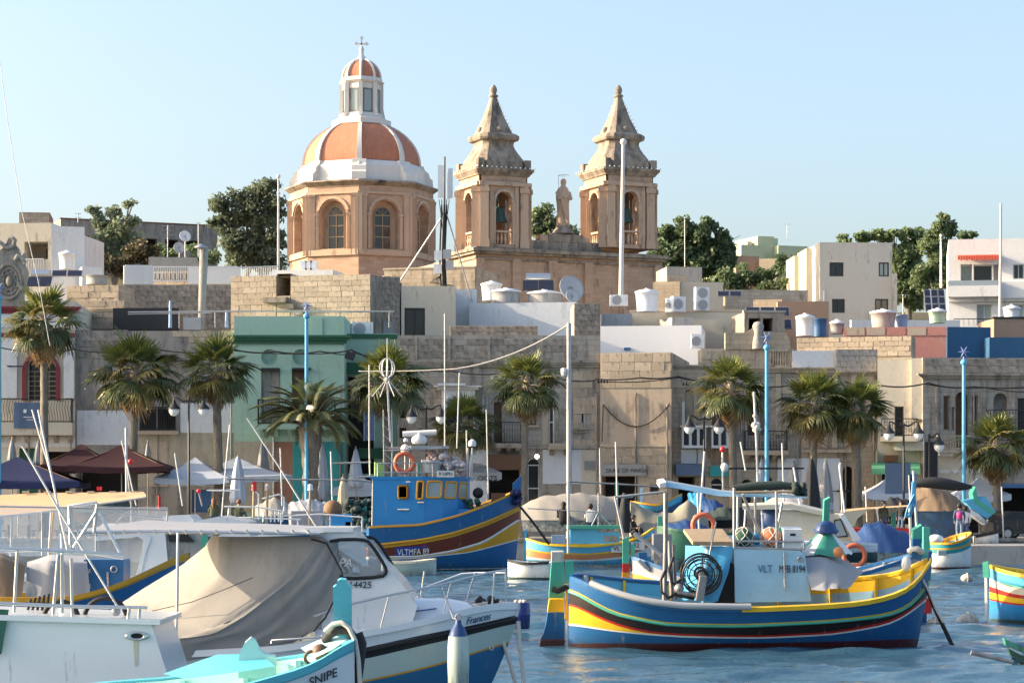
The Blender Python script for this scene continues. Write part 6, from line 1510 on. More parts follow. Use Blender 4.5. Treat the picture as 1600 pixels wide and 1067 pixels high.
bandpost(B, 'rudder', [('buoy_dirty', [(862,862),(881,862),(881,878),(862,878)]), ('b_green', [(862,878),(881.5,878),(881.5,936),(858.5,936)]), ('b_yellow', [(858.5,936),(881.5,936),(882,957),(856,957)]), ('b_blue', [(856,957),(882,957),(883,1000),(845,1000),(850,990),(854,972)]), ('b_keel', [(845,1000),(883,1000),(883,1016),(842,1016)])][0:5], -.07, .07)
bandpost(B, 'stern_post', [('b_green', [(883,877),(896,876),(898,897),(886,913),(883,913)]), ('b_yellow', [(883.5,913),(886,913),(888,970),(884,970)]), ('b_white', [(884,970),(887,970),(887,1004),(884,1004)])], -.06, .06)
B.tube('lashing', [(863,918,-.12),(872,921,-.14),(884,916,-.14),(890,920,-.1)], .05, 'rubber'); B.tube('lashing', [(863,921,-.12),(872,924,-.14),(884,919,-.14)], .05, 'rubber')
for a, m in (([(1427,828),(1440,820),(1440,842),(1427,842)], 'b_green'), ([(1427,842),(1440,842),(1441,878),(1426,872)], 'b_blue')): B.poly('bow_post', a, -.09, .09, m)
q = MB(); q.tube([B.at(1421,862,.1), B.at(1427,857,.0), B.at(1434,858,-.1), B.at(1440,862,.05)], .08, 8); B.part('rope_coil', q, 'rope')
B.poly('stem', [(1452,862),(1457,862),(1441,1004),(1436,1004)], -.05, .05, 'b_blue')
# wheelhouse: pale blue sloping box
q = MB(); d0 = -.55; 
near = [B.at(1149,941,d0), B.at(1268,939,d0), B.at(1258,868,d0), B.at(1250,862,d0), B.at(1147,856,d0)]; dd = V(0,1.5,0)
q.add(near + [p + dd for p in near], [(0,1,2,3,4),(9,8,7,6,5),(0,5,6,1),(1,6,7,2),(2,7,8,3),(3,8,9,4),(4,9,5,0)]); B.part('wheelhouse', q, 'b_pale')
for w, px, m, sz in (('VLT', 1184, 'letter_blue', .24), ('MFB 8194', 1217, 'letter_black', .23)):
    if 'letter_blue' not in M: paint('letter_blue', (.03,.13,.27), .6, 0, bump=0)
    o = lettering(w, sz, M[m], B.root, B.at(px, 894, d0-.02), (B.Mi.to_3x3() @ Euler((R(90),0,0)).to_matrix()).to_euler(), name='registration'); o.scale.x = .62 if m == 'letter_black' else .8
q = MB(); c = B.at(1250, 873, d0-.03); q.torus(c, .05, .02, 12, 6); q.tube([B.at(1225,862,d0-.04), B.at(1226,915,d0-.05)], .02, 5); q.tube([B.at(1226,915,d0-.05),B.at(1229,918,d0-.1),B.at(1227,921,d0-.05)], .02, 5); B.part('hook_rope', q, 'galv')
q = MB(); q.box(B.at(1116,0).x, B.at(1149,0).x, -.2, .8, B.at(0,941).z-.1, B.at(0,862).z); B.part('gap_shade_block', q, 'dark')  # near-black block painted in for the shaded gap beside the wheelhouse
B.surf('side_tarp', [[(1071,852,.6),(1105,853,-.45),(1146,854,-.55)], [(1070,890,.5),(1100,895,-.52),(1138,896,-.58)], [(1066,935,.4),(1100,940,-.58),(1122,940,-.6)]], 'tarp_sky', 14, 10, .0, .05, 3)
B.box('roof_board', 1083, 846, 1146, 853, -.6, .9, 'wood_pale')
# net reel
q = MB(); c = B.at(1097, 899, -.95)
for rr, w in ((.43,.025),(.38,.014),(.28,.014),(.12,.03)): q.torus(c, rr, w, 28, 6); q.torus(c + V(0,.3,0), rr, w, 28, 6)
for k in range(12): a = k*.5236; q.tube([c, c + V(.43*math.cos(a),0,.43*math.sin(a))], .010, 4); q.tube([c + V(.43*math.cos(a),0,.43*math.sin(a)), c + V(.43*math.cos(a),.3,.43*math.sin(a))], .010, 4)
B.part('net_reel', q, 'black_iron'); q = MB(); q.lathe([(.07,0),(.07,.4)], 12); q.xform(Matrix.Translation(c + V(0,.35,0)) @ Matrix.Rotation(R(90),4,'X')); q.cbox(c+V(-.03,-.1,-.25), .16,.2,.55,0,Euler((0,R(8),0))); q.tube([B.at(1060,925,-.9), B.at(1090,930,-.9)], .05, 6); B.part('reel_motor', q, 'grey_metal')
B.tubes('mast', [[(1040,770,-.6),(1040,845,-.6),(1038,938,-.6)], [(1046,845,-.4),(1050,935,-.4)], [(1052,850,-.3),(1055,935,-.3)]], .055, 'grey_metal')
B.tubes('hydraulic_hose', [[(1040,890,-.7),(1033,905,-.8),(1034,925,-.8),(1045,934,-.8),(1058,925,-.8)], [(1052,870,-.7),(1045,890,-.8),(1050,910,-.8),(1062,918,-.8)], [(1064,905,-.8),(1055,912,-.8),(1058,930,-.8),(1085,935,-.8)]], .035, 'rubber')
ball(B, 1061, 919, -.85, .11, 'grey_metal', 'winch_drum')
B.surf('fish_float_wing', [[(1118,820,-.6),(1112,850,-.6)], [(1113,828,-.62),(1110,850,-.62)]], 'b_white', 2, 2); B.tube('float_stick', [(1119,815,-.6),(1108,870,-.7)], .02, 'grey_metal')
# roof tray with net balls and crate
B.tubes('roof_rail', [[(1148,845,-.55),(1256,846,-.55)], [(1148,855,-.55),(1256,858,-.55)], [(1148,845,-.55),(1148,857,-.55)], [(1256,846,-.55),(1256,860,-.55)], [(1148,845,.8),(1256,846,.8)]], .025, 'galv')
for px, m, lb in ((1162,'net_green','net'), (1205,'net_orange','net')):
    c = B.at(px, 839, -.2); r = .24; q = MB(); q.ball(c, r, 18, 12, sz=.92); o = B.part('net_ball', q, m); w = MB()
    for k in range(6):
        a = k*1.047; w.tube([c + V(r*1.02*math.sin(t)*math.cos(a+t*.8), r*1.02*math.sin(t)*math.sin(a+t*.8), -.94*r*math.cos(t)) for t in [j*.314 for j in range(11)]], .012, 4); w.tube([c + V(r*1.02*math.sin(t)*math.cos(a-t*.8), r*1.02*math.sin(t)*math.sin(a-t*.8), -.94*r*math.cos(t)) for t in [j*.314 for j in range(11)]], .012, 4)
    part('netting', w, M['rope'], o)
ball(B, 1180, 842, .1, .14, 'tarp_sky', 'float'); ball(B, 1216, 836, .3, .18, 'b_green', 'float')
q = MB(); c = B.at(1238, 856, -.45); q.box(c.x-.2, c.x+.2, c.y, c.y+.32, c.z, c.z+.42); B.part('fish_crate', q, 'water_tank_white'); q = MB(); q.box(c.x-.06, c.x+.06, c.y-.01, c.y-.003, c.z+.28, c.z+.33); B.part('crate_handle', q, 'dark')
# overhead frame, plank, rolled canvas
B.tubes('canopy_post', [[(1147,762,-.55),(1147,856,-.55)], [(1153,770,.6),(1152,856,.6)], [(1213,768,-.55),(1214,856,-.55)], [(1180,775,.6),(1180,845,.6)], [(1160,772,-.5),(1195,850,.3)], [(1222,785,.3),(1212,842,.3)]], .032, 'galv')
B.surf('plank', [[(1041,752,-.3),(1125,767,-.3),(1262,776,-.3)], [(1041,760,-.35),(1125,775,-.35),(1262,778,-.35)]], 'b_pale', 10, 2); B.surf('plank', [[(1041,750,.1),(1125,765,.1),(1262,774,.1)], [(1041,752,-.3),(1125,767,-.3),(1262,776,-.3)]], 'grey_plastic', 10, 2); B.poly('plank_end', [(1031,755),(1041,753),(1041,761),(1031,762)], -.4, .1, 'b_white')
B.tube('rolled_canvas', [(1145,763,-.2),(1180,759,-.2),(1220,758,-.2),(1246,760,-.2)], [.08,.10,.10,.07], 'net_dark', 10); B.tube('batten', [(1146,769,-.35),(1245,768,-.35)], .03, 'wood_pale')
q = MB(); rs = random.Random(4)
for k in range(26): c = B.at(1248 + rs.uniform(-8,9), 764 + rs.uniform(-7,9), rs.uniform(-.4,.1)); q.ball(c, rs.uniform(.05,.10), 6, 4)
B.part('canvas_bundle', q, 'net_dark')
B.tube('frame_spar', [(965,776,.2),(1040,768,.2)], .03, 'galv')
# grey tarp heap, green-white cloth over post
B.surf('grey_tarp', [[(1253,862,.5),(1285,860,.6),(1315,872,.7),(1350,893,.7)], [(1253,875,-.2),(1290,872,-.2),(1312,885,-.2),(1340,902,0)], [(1262,900,-.6),(1290,905,-.7),(1312,908,-.7),(1328,917,-.6)], [(1268,922,-.8),(1290,921,-.85),(1308,918,-.85),(1318,919,-.8)]], 'tarp_grey', 16, 12, 0, .05, 5)
B.poly('mast_post', [(1288,782),(1297,777),(1297,818),(1288,818)], .2, .35, 'b_green')
q = MB(); q.lathe([(.26,-.02),(.25,.05),(.19,.16),(.08,.22),(.01,.23)], 16, B.at(1291,829,.2)); q.torus(B.at(1291,829,.2), .255, .03, 20, 6, 'z'); B.part('cap', q, 'tarp_blue')
q = MB(); c = B.at(1291,829,.2); rows = []
for f in range(8): rows.append([c + V((.10+.52*f/7)*math.cos(6.2832*k/20)*(1+.10*math.sin(k*2.3)), (.1+.24*f/7)*math.sin(6.2832*k/20), -.072*f*(1+.06*math.sin(k*1.7))) for k in range(20)])
q.grid(rows, 0, True, closed=True)
for i, fc in enumerate(q.f): 
    k = i % 20; q.mi[i] = 1 if k in (0,1,2,17,18,19,11,12) else 0
B.part('draped_cloth', q, ['b_green','b_white']); ball(B, 1416, 880, -.35, .11, 'b_white', 'fender', 1.6); ball(B, 1310, 862, -.3, .12, 'b_orange', 'float')
B.tubes('bow_pole', [[(1427,735,.1),(1433,835,.1)], [(1421,790,.2),(1424,870,.2)]], .03, 'pole_white')
q = MB(); rs = random.Random(2)
for k in range(7): q.tube([B.at(1428+rs.uniform(-2,3), 742+k*2, .1), B.at(1427+rs.uniform(-3,3),770+k*3,.05), B.at(1421+rs.uniform(-4,6),795+k*2,.0), B.at(1416+rs.uniform(-2,3),808,.05)], .022, 4)
B.part('rope_bundle', q, 'tarp_sky')
def stick(name, label, cat, pts, Y, r, m, n=6, grp=None):
    q = MB(); q.tube([P(px, py, Y + (d[0] if d else 0)) for px, py, *d in pts], r, n); return solo(name, q, M[m], label, cat, group=grp)
stick('mooring_spar', 'dark pole slanting into the water off the blue luzzu bow', 'pole', [(1443,905),(1458,945),(1489,1010)], 51.2, .05, 'rubber'); stick('mooring_rope', 'frayed rope beside the dark slanting pole', 'rope', [(1442,905),(1452,925),(1462,950),(1474,972)], 51.0, .03, 'rope')

# ---------------------------------------------------------------- 2. luzzu hidden behind it
B = Boat('luzzu', 'striped luzzu mostly hidden behind the large blue luzzu, stern post showing', 1210, 976, 60, yaw=0)
f = lambda *p: tab(B, p)
H2 = hull(B, B.at(985,0).x, B.at(1448,0).x, 2.6, [('b_keel', f((985,973),(1448,973))), ('b_blue', f((985,908),(1080,930),(1300,935),(1448,900))), ('b_white', f((985,905),(1080,928),(1448,897))), ('b_ochre', f((985,893),(1060,915),(1300,928),(1448,885))), ('b_white', f((985,890),(1060,908),(1448,880))), ('tarp_grey', f((985,868),(1080,902),(1300,905),(1448,860)))], inner=('tarp_grey','b_cyan'), gun='b_blue', depth=.5)
bandpost(B, 'stern_post', [('b_green', [(973,842),(983,838),(983,880),(973,880)]), ('b_red', [(973,880),(983,880),(983,894),(973,894)]), ('b_ochre', [(972.5,894),(983,894),(983,908),(972,908)]), ('b_blue', [(972,908),(983,908),(983,976),(962,976),(968,925)]), ('b_red', [(986,880),(992,880),(992,893),(986,893)]), ('b_green', [(986,850),(992,850),(992,880),(986,880)]), ('b_white', [(985,893),(987,893),(987,976),(985,976)])], -.08, .08)
B.box('engine_box', 1021, 834, 1050, 876, -.4, .3, 'grey_metal'); B.box('engine_cover', 1026, 876, 1060, 900, -.5, .4, 'grey_metal'); B.tubes('exhaust_pipe', [[(991,833,-.5),(1020,855,-.5),(1034,868,-.5)], [(1003,878,-.5),(1014,890,-.5)], [(998,875,-.5),(1010,887,-.5)]], .06, 'galv'); B.box('blue_box', 998, 863, 1011, 878, -.3, .1, 'b_blue')
B.tubes('handrail', [[(961,776,0),(975,842,0)], [(961,776,0),(989,776,0)]], .035, 'galv'); lifering(B, 1099, 820, -.3, .27)
B.box('bow_post', 1443, 823, 1453, 870, -.1, .1, 'b_green'); B.surf('hanging_cloth', [[(1438,860,-.2),(1456,858,-.2)], [(1440,885,-.3),(1455,890,-.25)], [(1444,905,-.3),(1454,908,-.2)]], 'b_green', 6, 6, 0, .05, 2); B.box('red_flag_bundle', 1440, 935, 1456, 958, -.5, -.2, 'b_red')
B.box('deck_house', 1100, 846, 1290, 900, -.6, .6, 'b_white')

# ---------------------------------------------------------------- 3. right-edge luzzu, 4. corner boat
B = Boat('luzzu', 'small luzzu at the right edge with cyan, red and yellow bow stripes', 1600, 972, 61, yaw=-24)
f = lambda *p: tab(B, p)
H3 = hull(B, B.at(1840,0).x*1.0, B.at(1541,0).x, 2.3, [('b_antifoul', f((1530,967),(1900,967))), ('b_cabin', f((1530,936),(1560,940),(1600,944),(1840,940))), ('b_red', f((1530,934),(1560,937),(1600,941),(1840,937))), ('b_yellow', f((1530,924),(1560,927),(1600,933),(1840,930))), ('b_red', f((1530,914),(1560,919),(1600,928),(1840,925))), ('b_cream', f((1530,902),(1560,907),(1600,914),(1840,912))), ('b_green', f((1530,899),(1560,908),(1650,925),(1840,909))), ('b_sky', f((1530,880),(1560,888),(1650,902),(1840,880)))], inner=('b_yellow','b_sky'), gun='b_yellow', depth=.5, p=.36)
B.poly('stem_post', [(1535,878),(1545,876),(1546,902),(1536,902)], -.08, .08, 'b_green'); B.poly('stem', [(1538,902),(1542,902),(1543,975),(1539,975)], -.1, -.02, 'b_white')
B = Boat('rowing_boat', 'corner of a pale blue and green rowing boat at the bottom right', 1640, 1010, 46)
B.surf('stern_board', [[(1580,1026,0),(1640,1018,.2)], [(1592,1072,0),(1640,1072,.2)]], 'b_sky', 2, 2); B.surf('side_plank', [[(1580,1026,0),(1600,1022,.8)],[(1592,1072,0),(1610,1072,.9)]], 'b_pale', 2, 2)
for k, (a, m) in enumerate((([(1569,997),(1640,1030),(1640,1038),(1572,1008)], 'b_green'), ([(1575,1012),(1640,1046),(1640,1056),(1580,1024)], 'b_dkgreen'))): B.poly('green_plank', a, -.2, .0, m)
ball(B, 1594, 1039, -.05, .06, 'rubber', 'scupper')
stick('oar', 'grey pipe oar poking left from the corner rowing boat', 'oar', [(1517,1019),(1583,1034)], 45.5, .05, 'grey_metal')

# ---------------------------------------------------------------- 5. big trawler VLTMFA 89
B = Boat('fishing_boat', 'big blue fishing boat with wheelhouse, brown and yellow bands, marked VLTMFA 89', 695, 890, 101, yaw=7)
f = lambda *p: tab(B, p)
tg = f((570,822),(577,821),(652,818),(710,804),(753,789),(793,773),(815,764)); ty = f((570,851),(580,850),(652,842),(702,832),(753,816),(811,793),(816,790)); ty2 = f((570,857),(580,856),(652,848),(702,838),(753,822),(811,799),(816,796))
tw = f((570,869),(583,868),(652,867),(702,859),(753,845),(814,811)); tw2 = f((570,871),(583,870),(652,869),(702,861.5),(753,847.5),(814,813.5)); tow = f((570,871.5),(652,869.5),(677,866),(728,861),(778,850),(816,842)); tb = f((570,873),(652,871),(677,867.5),(728,862.5),(778,851.5),(816,843.5)); tl = f((570,887.5),(816,886.5)); tk = f((570,889),(816,888))
H5 = hull(B, B.at(572,0).x, B.at(816,0).x, 3.6, [('b_antifoul', tk), ('b_white', tl), ('b_blue', tb), ('b_white', tow), ('b_ochre', tw2), ('b_white', tw), ('b_brown', ty2), ('b_ochre', ty), ('b_blue', tg)], plan='transom', full=.86, inner=('b_blue','b_blue'), gun='b_ochre', depth=.8, p=.30, rubs=((ty,'b_ochre',.06),(tw,'b_white',.03)), deck='b_blue', rake=(0,-.3))
for nm, px, py, sz in (('VLTMFA 89', 617, 866, .40),):
    a = B.at(px, py); x1 = a.x + 2.0; yq = lambda x, z: H5['yy'](x, z); t0 = math.atan2(yq(a.x+1, a.z+.35) - yq(a.x+1, a.z), .35); az_ = math.atan2(yq(a.x, a.z) - yq(x1, a.z+.1), 2.0)
    q = MB(); xs_ = [a.x - .08 + 1.62*k/8 for k in range(9)]
    q.grid([[V(x, -(yq(x, a.z-.06)+.012), a.z-.06+.06*k/8) for k, x in enumerate(xs_)], [V(x, -(yq(x, a.z+.38)+.012), a.z+.36+.06*k/8) for k, x in enumerate(xs_)]], 0, True); B.part('name_plate', q, 'plate_blue')
    lettering(nm, sz, M['letter_white'], B.root, (a.x, -(yq(a.x, a.z)+.05), a.z+.01), Euler((R(90)+t0, R(-2), az_)), name='registration').scale.x = .70
B.poly('stern_post', [(565,795),(573,790),(573,822),(565,824)], -.1, .1, 'b_green'); B.poly('stern_post', [(566,822),(574,820),(575,862),(567,862)], -.12, .12, 'b_ochre')
B.poly('bow_post', [(802,755),(815,743),(815,790),(802,772)], -.12, .12, 'b_blue')
q = MB(); rs = random.Random(5)
for k in range(12): q.ball(B.at(808+rs.uniform(-6,6), 775+rs.uniform(-8,10), rs.uniform(-.5,0)), rs.uniform(.08,.16), 8, 5)
B.part('bow_fender', q, 'canvas_navy')
q = MB(); pl = [(583,-1.15),(662,-1.15),(692,-1.0),(715,-.6),(730,.1),(734,.8),(583,1.2)]
bot = [B.at(px, 824, d) for px, d in pl]; top = [B.at(px, 748, d) for px, d in pl]; zt, zb_ = B.at(600,748).z, B.at(600,826).z
bot = [V(p.x, p.y, zb_) for p in bot]; top = [V(p.x, p.y, zt) for p in top]; n = len(pl)
q.add(bot + top, [(i, (i+1) % n, (i+1) % n + n, i+n) for i in range(n)] + [tuple(range(n, 2*n))]); B.part('wheelhouse', q, 'b_cabin')
q = MB(); cc = sum(top, V(0,0,0))/n; q.add([cc + (p-cc)*1.04 + V(0,0,-.03) for p in top] + [cc + (p-cc)*1.05 + V(0,0,.10) for p in top], [(i, (i+1) % n, (i+1) % n + n, i+n) for i in range(n)] + [tuple(range(n, 2*n)), tuple(range(n-1,-1,-1))]); B.part('wheelhouse_roof', q, 'b_cabin')
def facewin(i, fa, fb, ya, yb, sk=0):
    a, c = bot[i], bot[i+1]; nrm = V((c-a).y, -(c-a).x, 0).normalized(); z0, z1 = B.at(600,yb).z, B.at(600,ya).z
    g = lambda f, z: V(*(a.lerp(c, f).xy), z) + nrm*.02
    pts = [g(fa, z0), g(fb, z0), g(fb+sk, z1), g(fa+sk, z1)]; ctr = sum(pts, V(0,0,0))/4; rp_ = []
    for k in range(4):
        p0, p1, p2 = pts[k-1], pts[k], pts[(k+1) % 4]; rp_ += [p1.lerp(p0, .18), p1.lerp(p0,.05).lerp(p1.lerp(p2,.05),.5), p1.lerp(p2, .18)]
    q = MB(); q.tube(rp_ + [rp_[0], rp_[1]], .05, 6); w = B.part('window', q, 'b_ochre'); q = MB(); q.add([p - nrm*.0 for p in rp_], [tuple(range(12))]); part('pane', q, M['pane_pale' if i > 0 else 'pane'], w)
facewin(0, .50, .68, 759, 778); facewin(0, .86, .98, 752, 779, .02); facewin(1, .15, .9, 752, 777, .05); facewin(2, .12, .82, 753, 778, .08); facewin(3, .12, .85, 754, 778, .08)
for nm, x0, x1, m in (('door', 620, 641, 'b_cabin'), ('door_gap_shade', 642.5, 648, 'dark'), ('door', 652, 663, 'b_cabin')):  # near-black strip painted in for the shade of the open gap
    a, c = B.at(x0,0,-1.15).x, B.at(x1,0,-1.15).x; q = MB(); q.box(a, c, bot[0].y-.03, bot[0].y-.004, zb_+.02, zt-.25); B.part(nm, q, m)
facewin(0, .50, .68, 759, 778)
q = MB(); 
for x0, x1, y in ((621,639,796),(652,662,785),(634,641,753)): q.tube([B.at(x0,y,-1.25), B.at(x1,y,-1.25)], .035, 5)
B.part('grab_rail', q, 'pole_white')
lifering(B, 632, 723, -.9, .40); B.tubes('roof_rail', [[(590,738,-1.1),(700,738,-1.1)], [(590,724,-1.1),(700,722,-1.1),(728,735,-.4)], [(600,704,-.9),(690,700,-.9)]] + [[(x,746,-1.1),(x,724,-1.1)] for x in (590,612,652,676,700)], .03, 'galv')
B.tube('radar_bar', [(629,678,-.3),(682,675,-.3)], .12, 'white_metal', 8); q = MB(); q.lathe([(.28,0),(.34,.1),(.33,.26),(.15,.4),(.12,.5)], 16, B.at(655,693,-.3)); B.part('radar_base', q, 'white_metal')
q = MB(); q.box(B.at(640,0,-.3).x, B.at(700,0,-.3).x, -.8, .6, B.at(0,701).z, B.at(0,697).z); B.part('gantry', q, 'galv'); B.tubes('gantry_leg', [[(642,700,-.5),(640,746,-.5)], [(698,700,-.5),(698,746,-.5)], [(600,700,-.5),(642,700,-.5)]], .05, 'grey_metal')
for px, py, r in ((633,706,.2),(634,690,.1),(738,697,.18)):
    q = MB(); q.lathe([(r*.9,0),(r,r*.5),(r*.85,r*1.2),(r*.4,r*1.6),(.02,r*1.7)], 12, B.at(px,py,-.6)); B.part('antenna_dome', q, 'white_metal')
B.tubes('antenna_stem', [[(633,708,-.6),(633,745,-.6)], [(738,700,-.6),(737,746,-.3)], [(731,700,-.5),(730,746,-.3)]], .04, 'pole_white')
B.tubes('whip_antenna', [[(577,570,-.2),(577,700,-.2),(578,746,-.2)], [(695,490,0),(695,700,0)], [(718,582,.2),(714,700,.2)], [(729,672,.3),(730,746,.3)]], .035, 'pole_white')
q = MB(); rs = random.Random(7)
for k in range(90): f_ = rs.random(); q.ball(B.at(lerp(672,728,f_)+rs.uniform(-4,4), lerp(718,735,f_) + rs.uniform(-14,9), rs.uniform(-.7,.4)), rs.uniform(.10,.19), 7, 5, sx=rs.uniform(.7,1.4), sz=rs.uniform(.6,1))
B.part('net_heap', q, 'net_white'); q = MB(); q.lathe([(.38,0),(.45,.55)], 14, B.at(674,738,-.6)); B.part('tub', q, 'grey_plastic')
a = B.at(683,746,-1.3); q = MB(); q.box(a.x, a.x+.74, a.y, a.y+.04, a.z+.02, a.z+.30); B.part('call_sign_board', q, 'white_paint'); lettering('9 HPH', .22, M['letter_black'], B.root, (a.x+.06, a.y-.01, a.z+.09))
B.box('green_box', 586, 722, 600, 744, -.8, -.3, 'letter_green'); B.box('green_bottle', 652, 722, 657, 744, -.8, -.65, 'b_green')
# cage antenna on lattice mast
q = MB(); c = B.at(605,575,-.2)
for k in range(4): q.xform(Matrix.Identity(4)); pts = [c + V(.33*math.cos(t)*math.cos(k*.785), .33*math.cos(t)*math.sin(k*.785), .42*math.sin(t)) for t in [j*.3142 for j in range(21)]]; q.tube(pts, .022, 5)
for k in range(4): a = .4 + k*1.57; q.tube([c + V(0,0,-.45), c + V(.72*math.cos(a), .5*math.sin(a), -1.25)], .022, 5)
q.tube([c+V(0,0,-.5), c+V(0,0,1.3)], .02, 5); q.ball(c+V(0,0,-.48), .12, 8, 6); q.tube([c+V(0,0,-.5), B.at(610,690,-.2)], .05, 6); B.part('cage_antenna', q, 'pole_white')
q = MB()
for x in (599,612): q.tube([B.at(x,640,-.2), B.at(x+1,746,-.2)], .03, 5)
for k in range(7): q.tube([B.at(599,650+k*14,-.2), B.at(613,664+k*14,-.2)], .02, 5)
B.part('lattice_mast', q, 'galv')
B.box('bow_winch', 710, 795, 735, 806, -.6, .3, 'b_cabin'); q = MB()
for k in range(18): q.ball(B.at(rs.uniform(712,750), rs.uniform(782,797), rs.uniform(-.5,.4)), rs.uniform(.08,.16), 7, 5)
B.part('gear_heap', q, 'net_green'); B.box('brazier', 770, 770, 790, 786, -.2, .4, 'rust'); ball(B, 747, 770, 0, .24, 'rubber', 'black_float'); B.tube('float_pole', [(747,772,0),(747,800,0)], .03, 'grey_metal')
q = MB()
for k in range(110): q.ball(B.at(540+42*rs.random()**.7, rs.uniform(782,822), rs.uniform(-.3,.6)), rs.uniform(.06,.15), 6, 4, sx=rs.uniform(.6,1.8))
B.part('stern_net', q, 'net_dark'); B.tubes('stern_gallows', [[(583,745,-.8),(582,822,-.8)], [(560,745,-.8),(590,744,-.8)], [(355,748,.2),(560,750,.2),(580,752,.2)], [(520,724,.4),(580,722,.4)]], .05, 'grey_metal')
stick('mooring_rope', 'thick dark mooring line from the big blue fishing boat bow', 'rope', [(810,788),(830,812),(858,850)], 100, .06, 'rubber')

# ---------------------------------------------------------------- 6. sky-blue cabin boat VLT
B = Boat('fishing_boat', 'sky-blue and yellow small cabin boat behind the white dinghy', 920, 882, 106, yaw=0)
f = lambda *p: tab(B, p)
H6 = hull(B, B.at(821,0).x, B.at(1023,0).x, 2.2, [('b_white', f((820,881),(1023,881))), ('b_sky', f((820,872),(850,875),(920,876),(1023,868))), ('b_white', f((820,869),(850,872),(920,873.5),(980,868),(1023,850))), ('b_orange', f((820,858),(850,864),(920,866),(980,860),(1023,838))), ('b_yellow', f((820,856),(850,861.5),(920,863.5),(980,857),(1023,835))), ('b_sky', f((820,840),(850,849),(920,852),(980,846),(1005,836),(1023,822)))], inner=('b_yellow','b_cyan'), gun='b_yellow', depth=.4, p=.34)
B.poly('stern_post', [(819,828),(824,826),(824,872),(818,874)], -.06, .06, 'b_sky')
B.box('cabin', 891, 826, 935, 849, -.4, .6, 'b_sky'); B.box('cabin_front', 935, 831, 968, 849, -.4, .6, 'b_sky'); B.box('cabin_roof', 886, 821, 968, 826, -.55, .75, 'b_green'); B.box('cabin_window', 944, 837, 965, 846, -.43, -.405, 'plaster_grey'); B.box('bucket', 862, 836, 883, 849, -.3, .2, 'tank_blue')
lettering('VLT', .30, M['letter_black'], B.root, B.at(958, 860, -1.04)); lettering('922', .30, M['letter_black'], B.root, B.at(989, 855, -.98), (R(90),0,R(8))); 
q = MB(); a = B.at(955,861,-1.02); q.box(a.x, a.x+.5, a.y, a.y+.01, a.z-.05, a.z+.27); a = B.at(986,857,-.94); q.box(a.x, a.x+.62, a.y, a.y+.01, a.z-.05, a.z+.30); B.part('name_plate', q, 'white_paint')
B.tubes('aerial_frame', [[(935,770,0),(935,824,0)], [(935,800,0),(912,846,-.3)], [(935,800,0),(958,824,.3)], [(825,794,0),(935,800,0)], [(937,700,0),(939,800,0)]], .03, 'galv')
stick('bent_pole', 'tall white bent pipe standing in front of the sky-blue cabin boat', 'pole', [(888,864,-.2),(888,751,-.2)], 103, .07, 'pole_white'); stick('boom', 'long dark horizontal boom from the white bent pipe to the right', 'pole', [(888,752),(980,757),(1130,767)], 103, .05, 'grey_metal')
# ---------------------------------------------------------------- 7. dinghies
def dinghy(label, x0, x1, yw, ysh, Y, m, low, gun, yaw=0, beam=1.5, bow='r', rise=3):
    s_ = F/Y; B = Boat('dinghy', label, (x0+x1)/2, yw, Y, yaw=yaw, group='small open dinghies'); f = lambda *p: tab(B, p)
    e = [(x0, ysh), ((x0+x1)/2, ysh+rise*.6), (x1, ysh-rise)] if bow == 'r' else [(x0, ysh-rise), ((x0+x1)/2, ysh+rise*.6), (x1, ysh)]
    xa, xb = (B.at(x0,0).x, B.at(x1,0).x) if bow == 'r' else (B.at(x1,0).x, B.at(x0,0).x)
    hull(B, xa, xb, beam, [(low, f((x0,yw-4),(x1,yw-4))), (m, f(*e))], plan='transom', full=.75, inner=(m, m), gun=gun, depth=.3, n=18, p=.38, deck='grey_plastic', gw=.05)
    q = MB(); c = B.at((x0+x1)/2, ysh+4); q.box(c.x-.15, c.x+.15, -beam*.42, beam*.42, c.z-.04, c.z); B.part('thwart', q, 'b_white'); return B
dinghy('white dinghy with black gunwale fender in front of the sky-blue cabin boat', 790, 868, 905, 877, 90.7, 'b_white', 'b_antifoul', 'rubber', -18, 1.6, 'l'); dinghy('pale green-white dinghy moored by the big blue fishing boat', 596, 682, 899, 876, 94.5, 'gel_green', 'b_white', 'b_cream', 6, 1.5)
B = Boat('fishing_boat', 'white boat with turquoise top strake by the jetty at right', 1487, 889, 101, yaw=12); f = lambda *p: tab(B, p)
hull(B, B.at(1448,0).x, B.at(1519,0).x, 1.9, [('b_keel', f((1440,885),(1520,885))), ('b_white', f((1440,864),(1480,864),(1520,852))), ('b_teal', f((1440,858),(1480,858),(1520,846))), ('b_ochre', f((1440,856),(1480,855),(1520,843))), ('b_teal', f((1440,848),(1480,847),(1520,830)))], inner=('b_ochre','b_teal'), gun='b_ochre', depth=.35, n=20, p=.36)
ball(B, 1462, 842, 0, .35, 'b_white', 'white_bundle', .6); B.box('side_port', 1466, 860, 1480, 868, -1.02, -.9, 'grey_plastic')

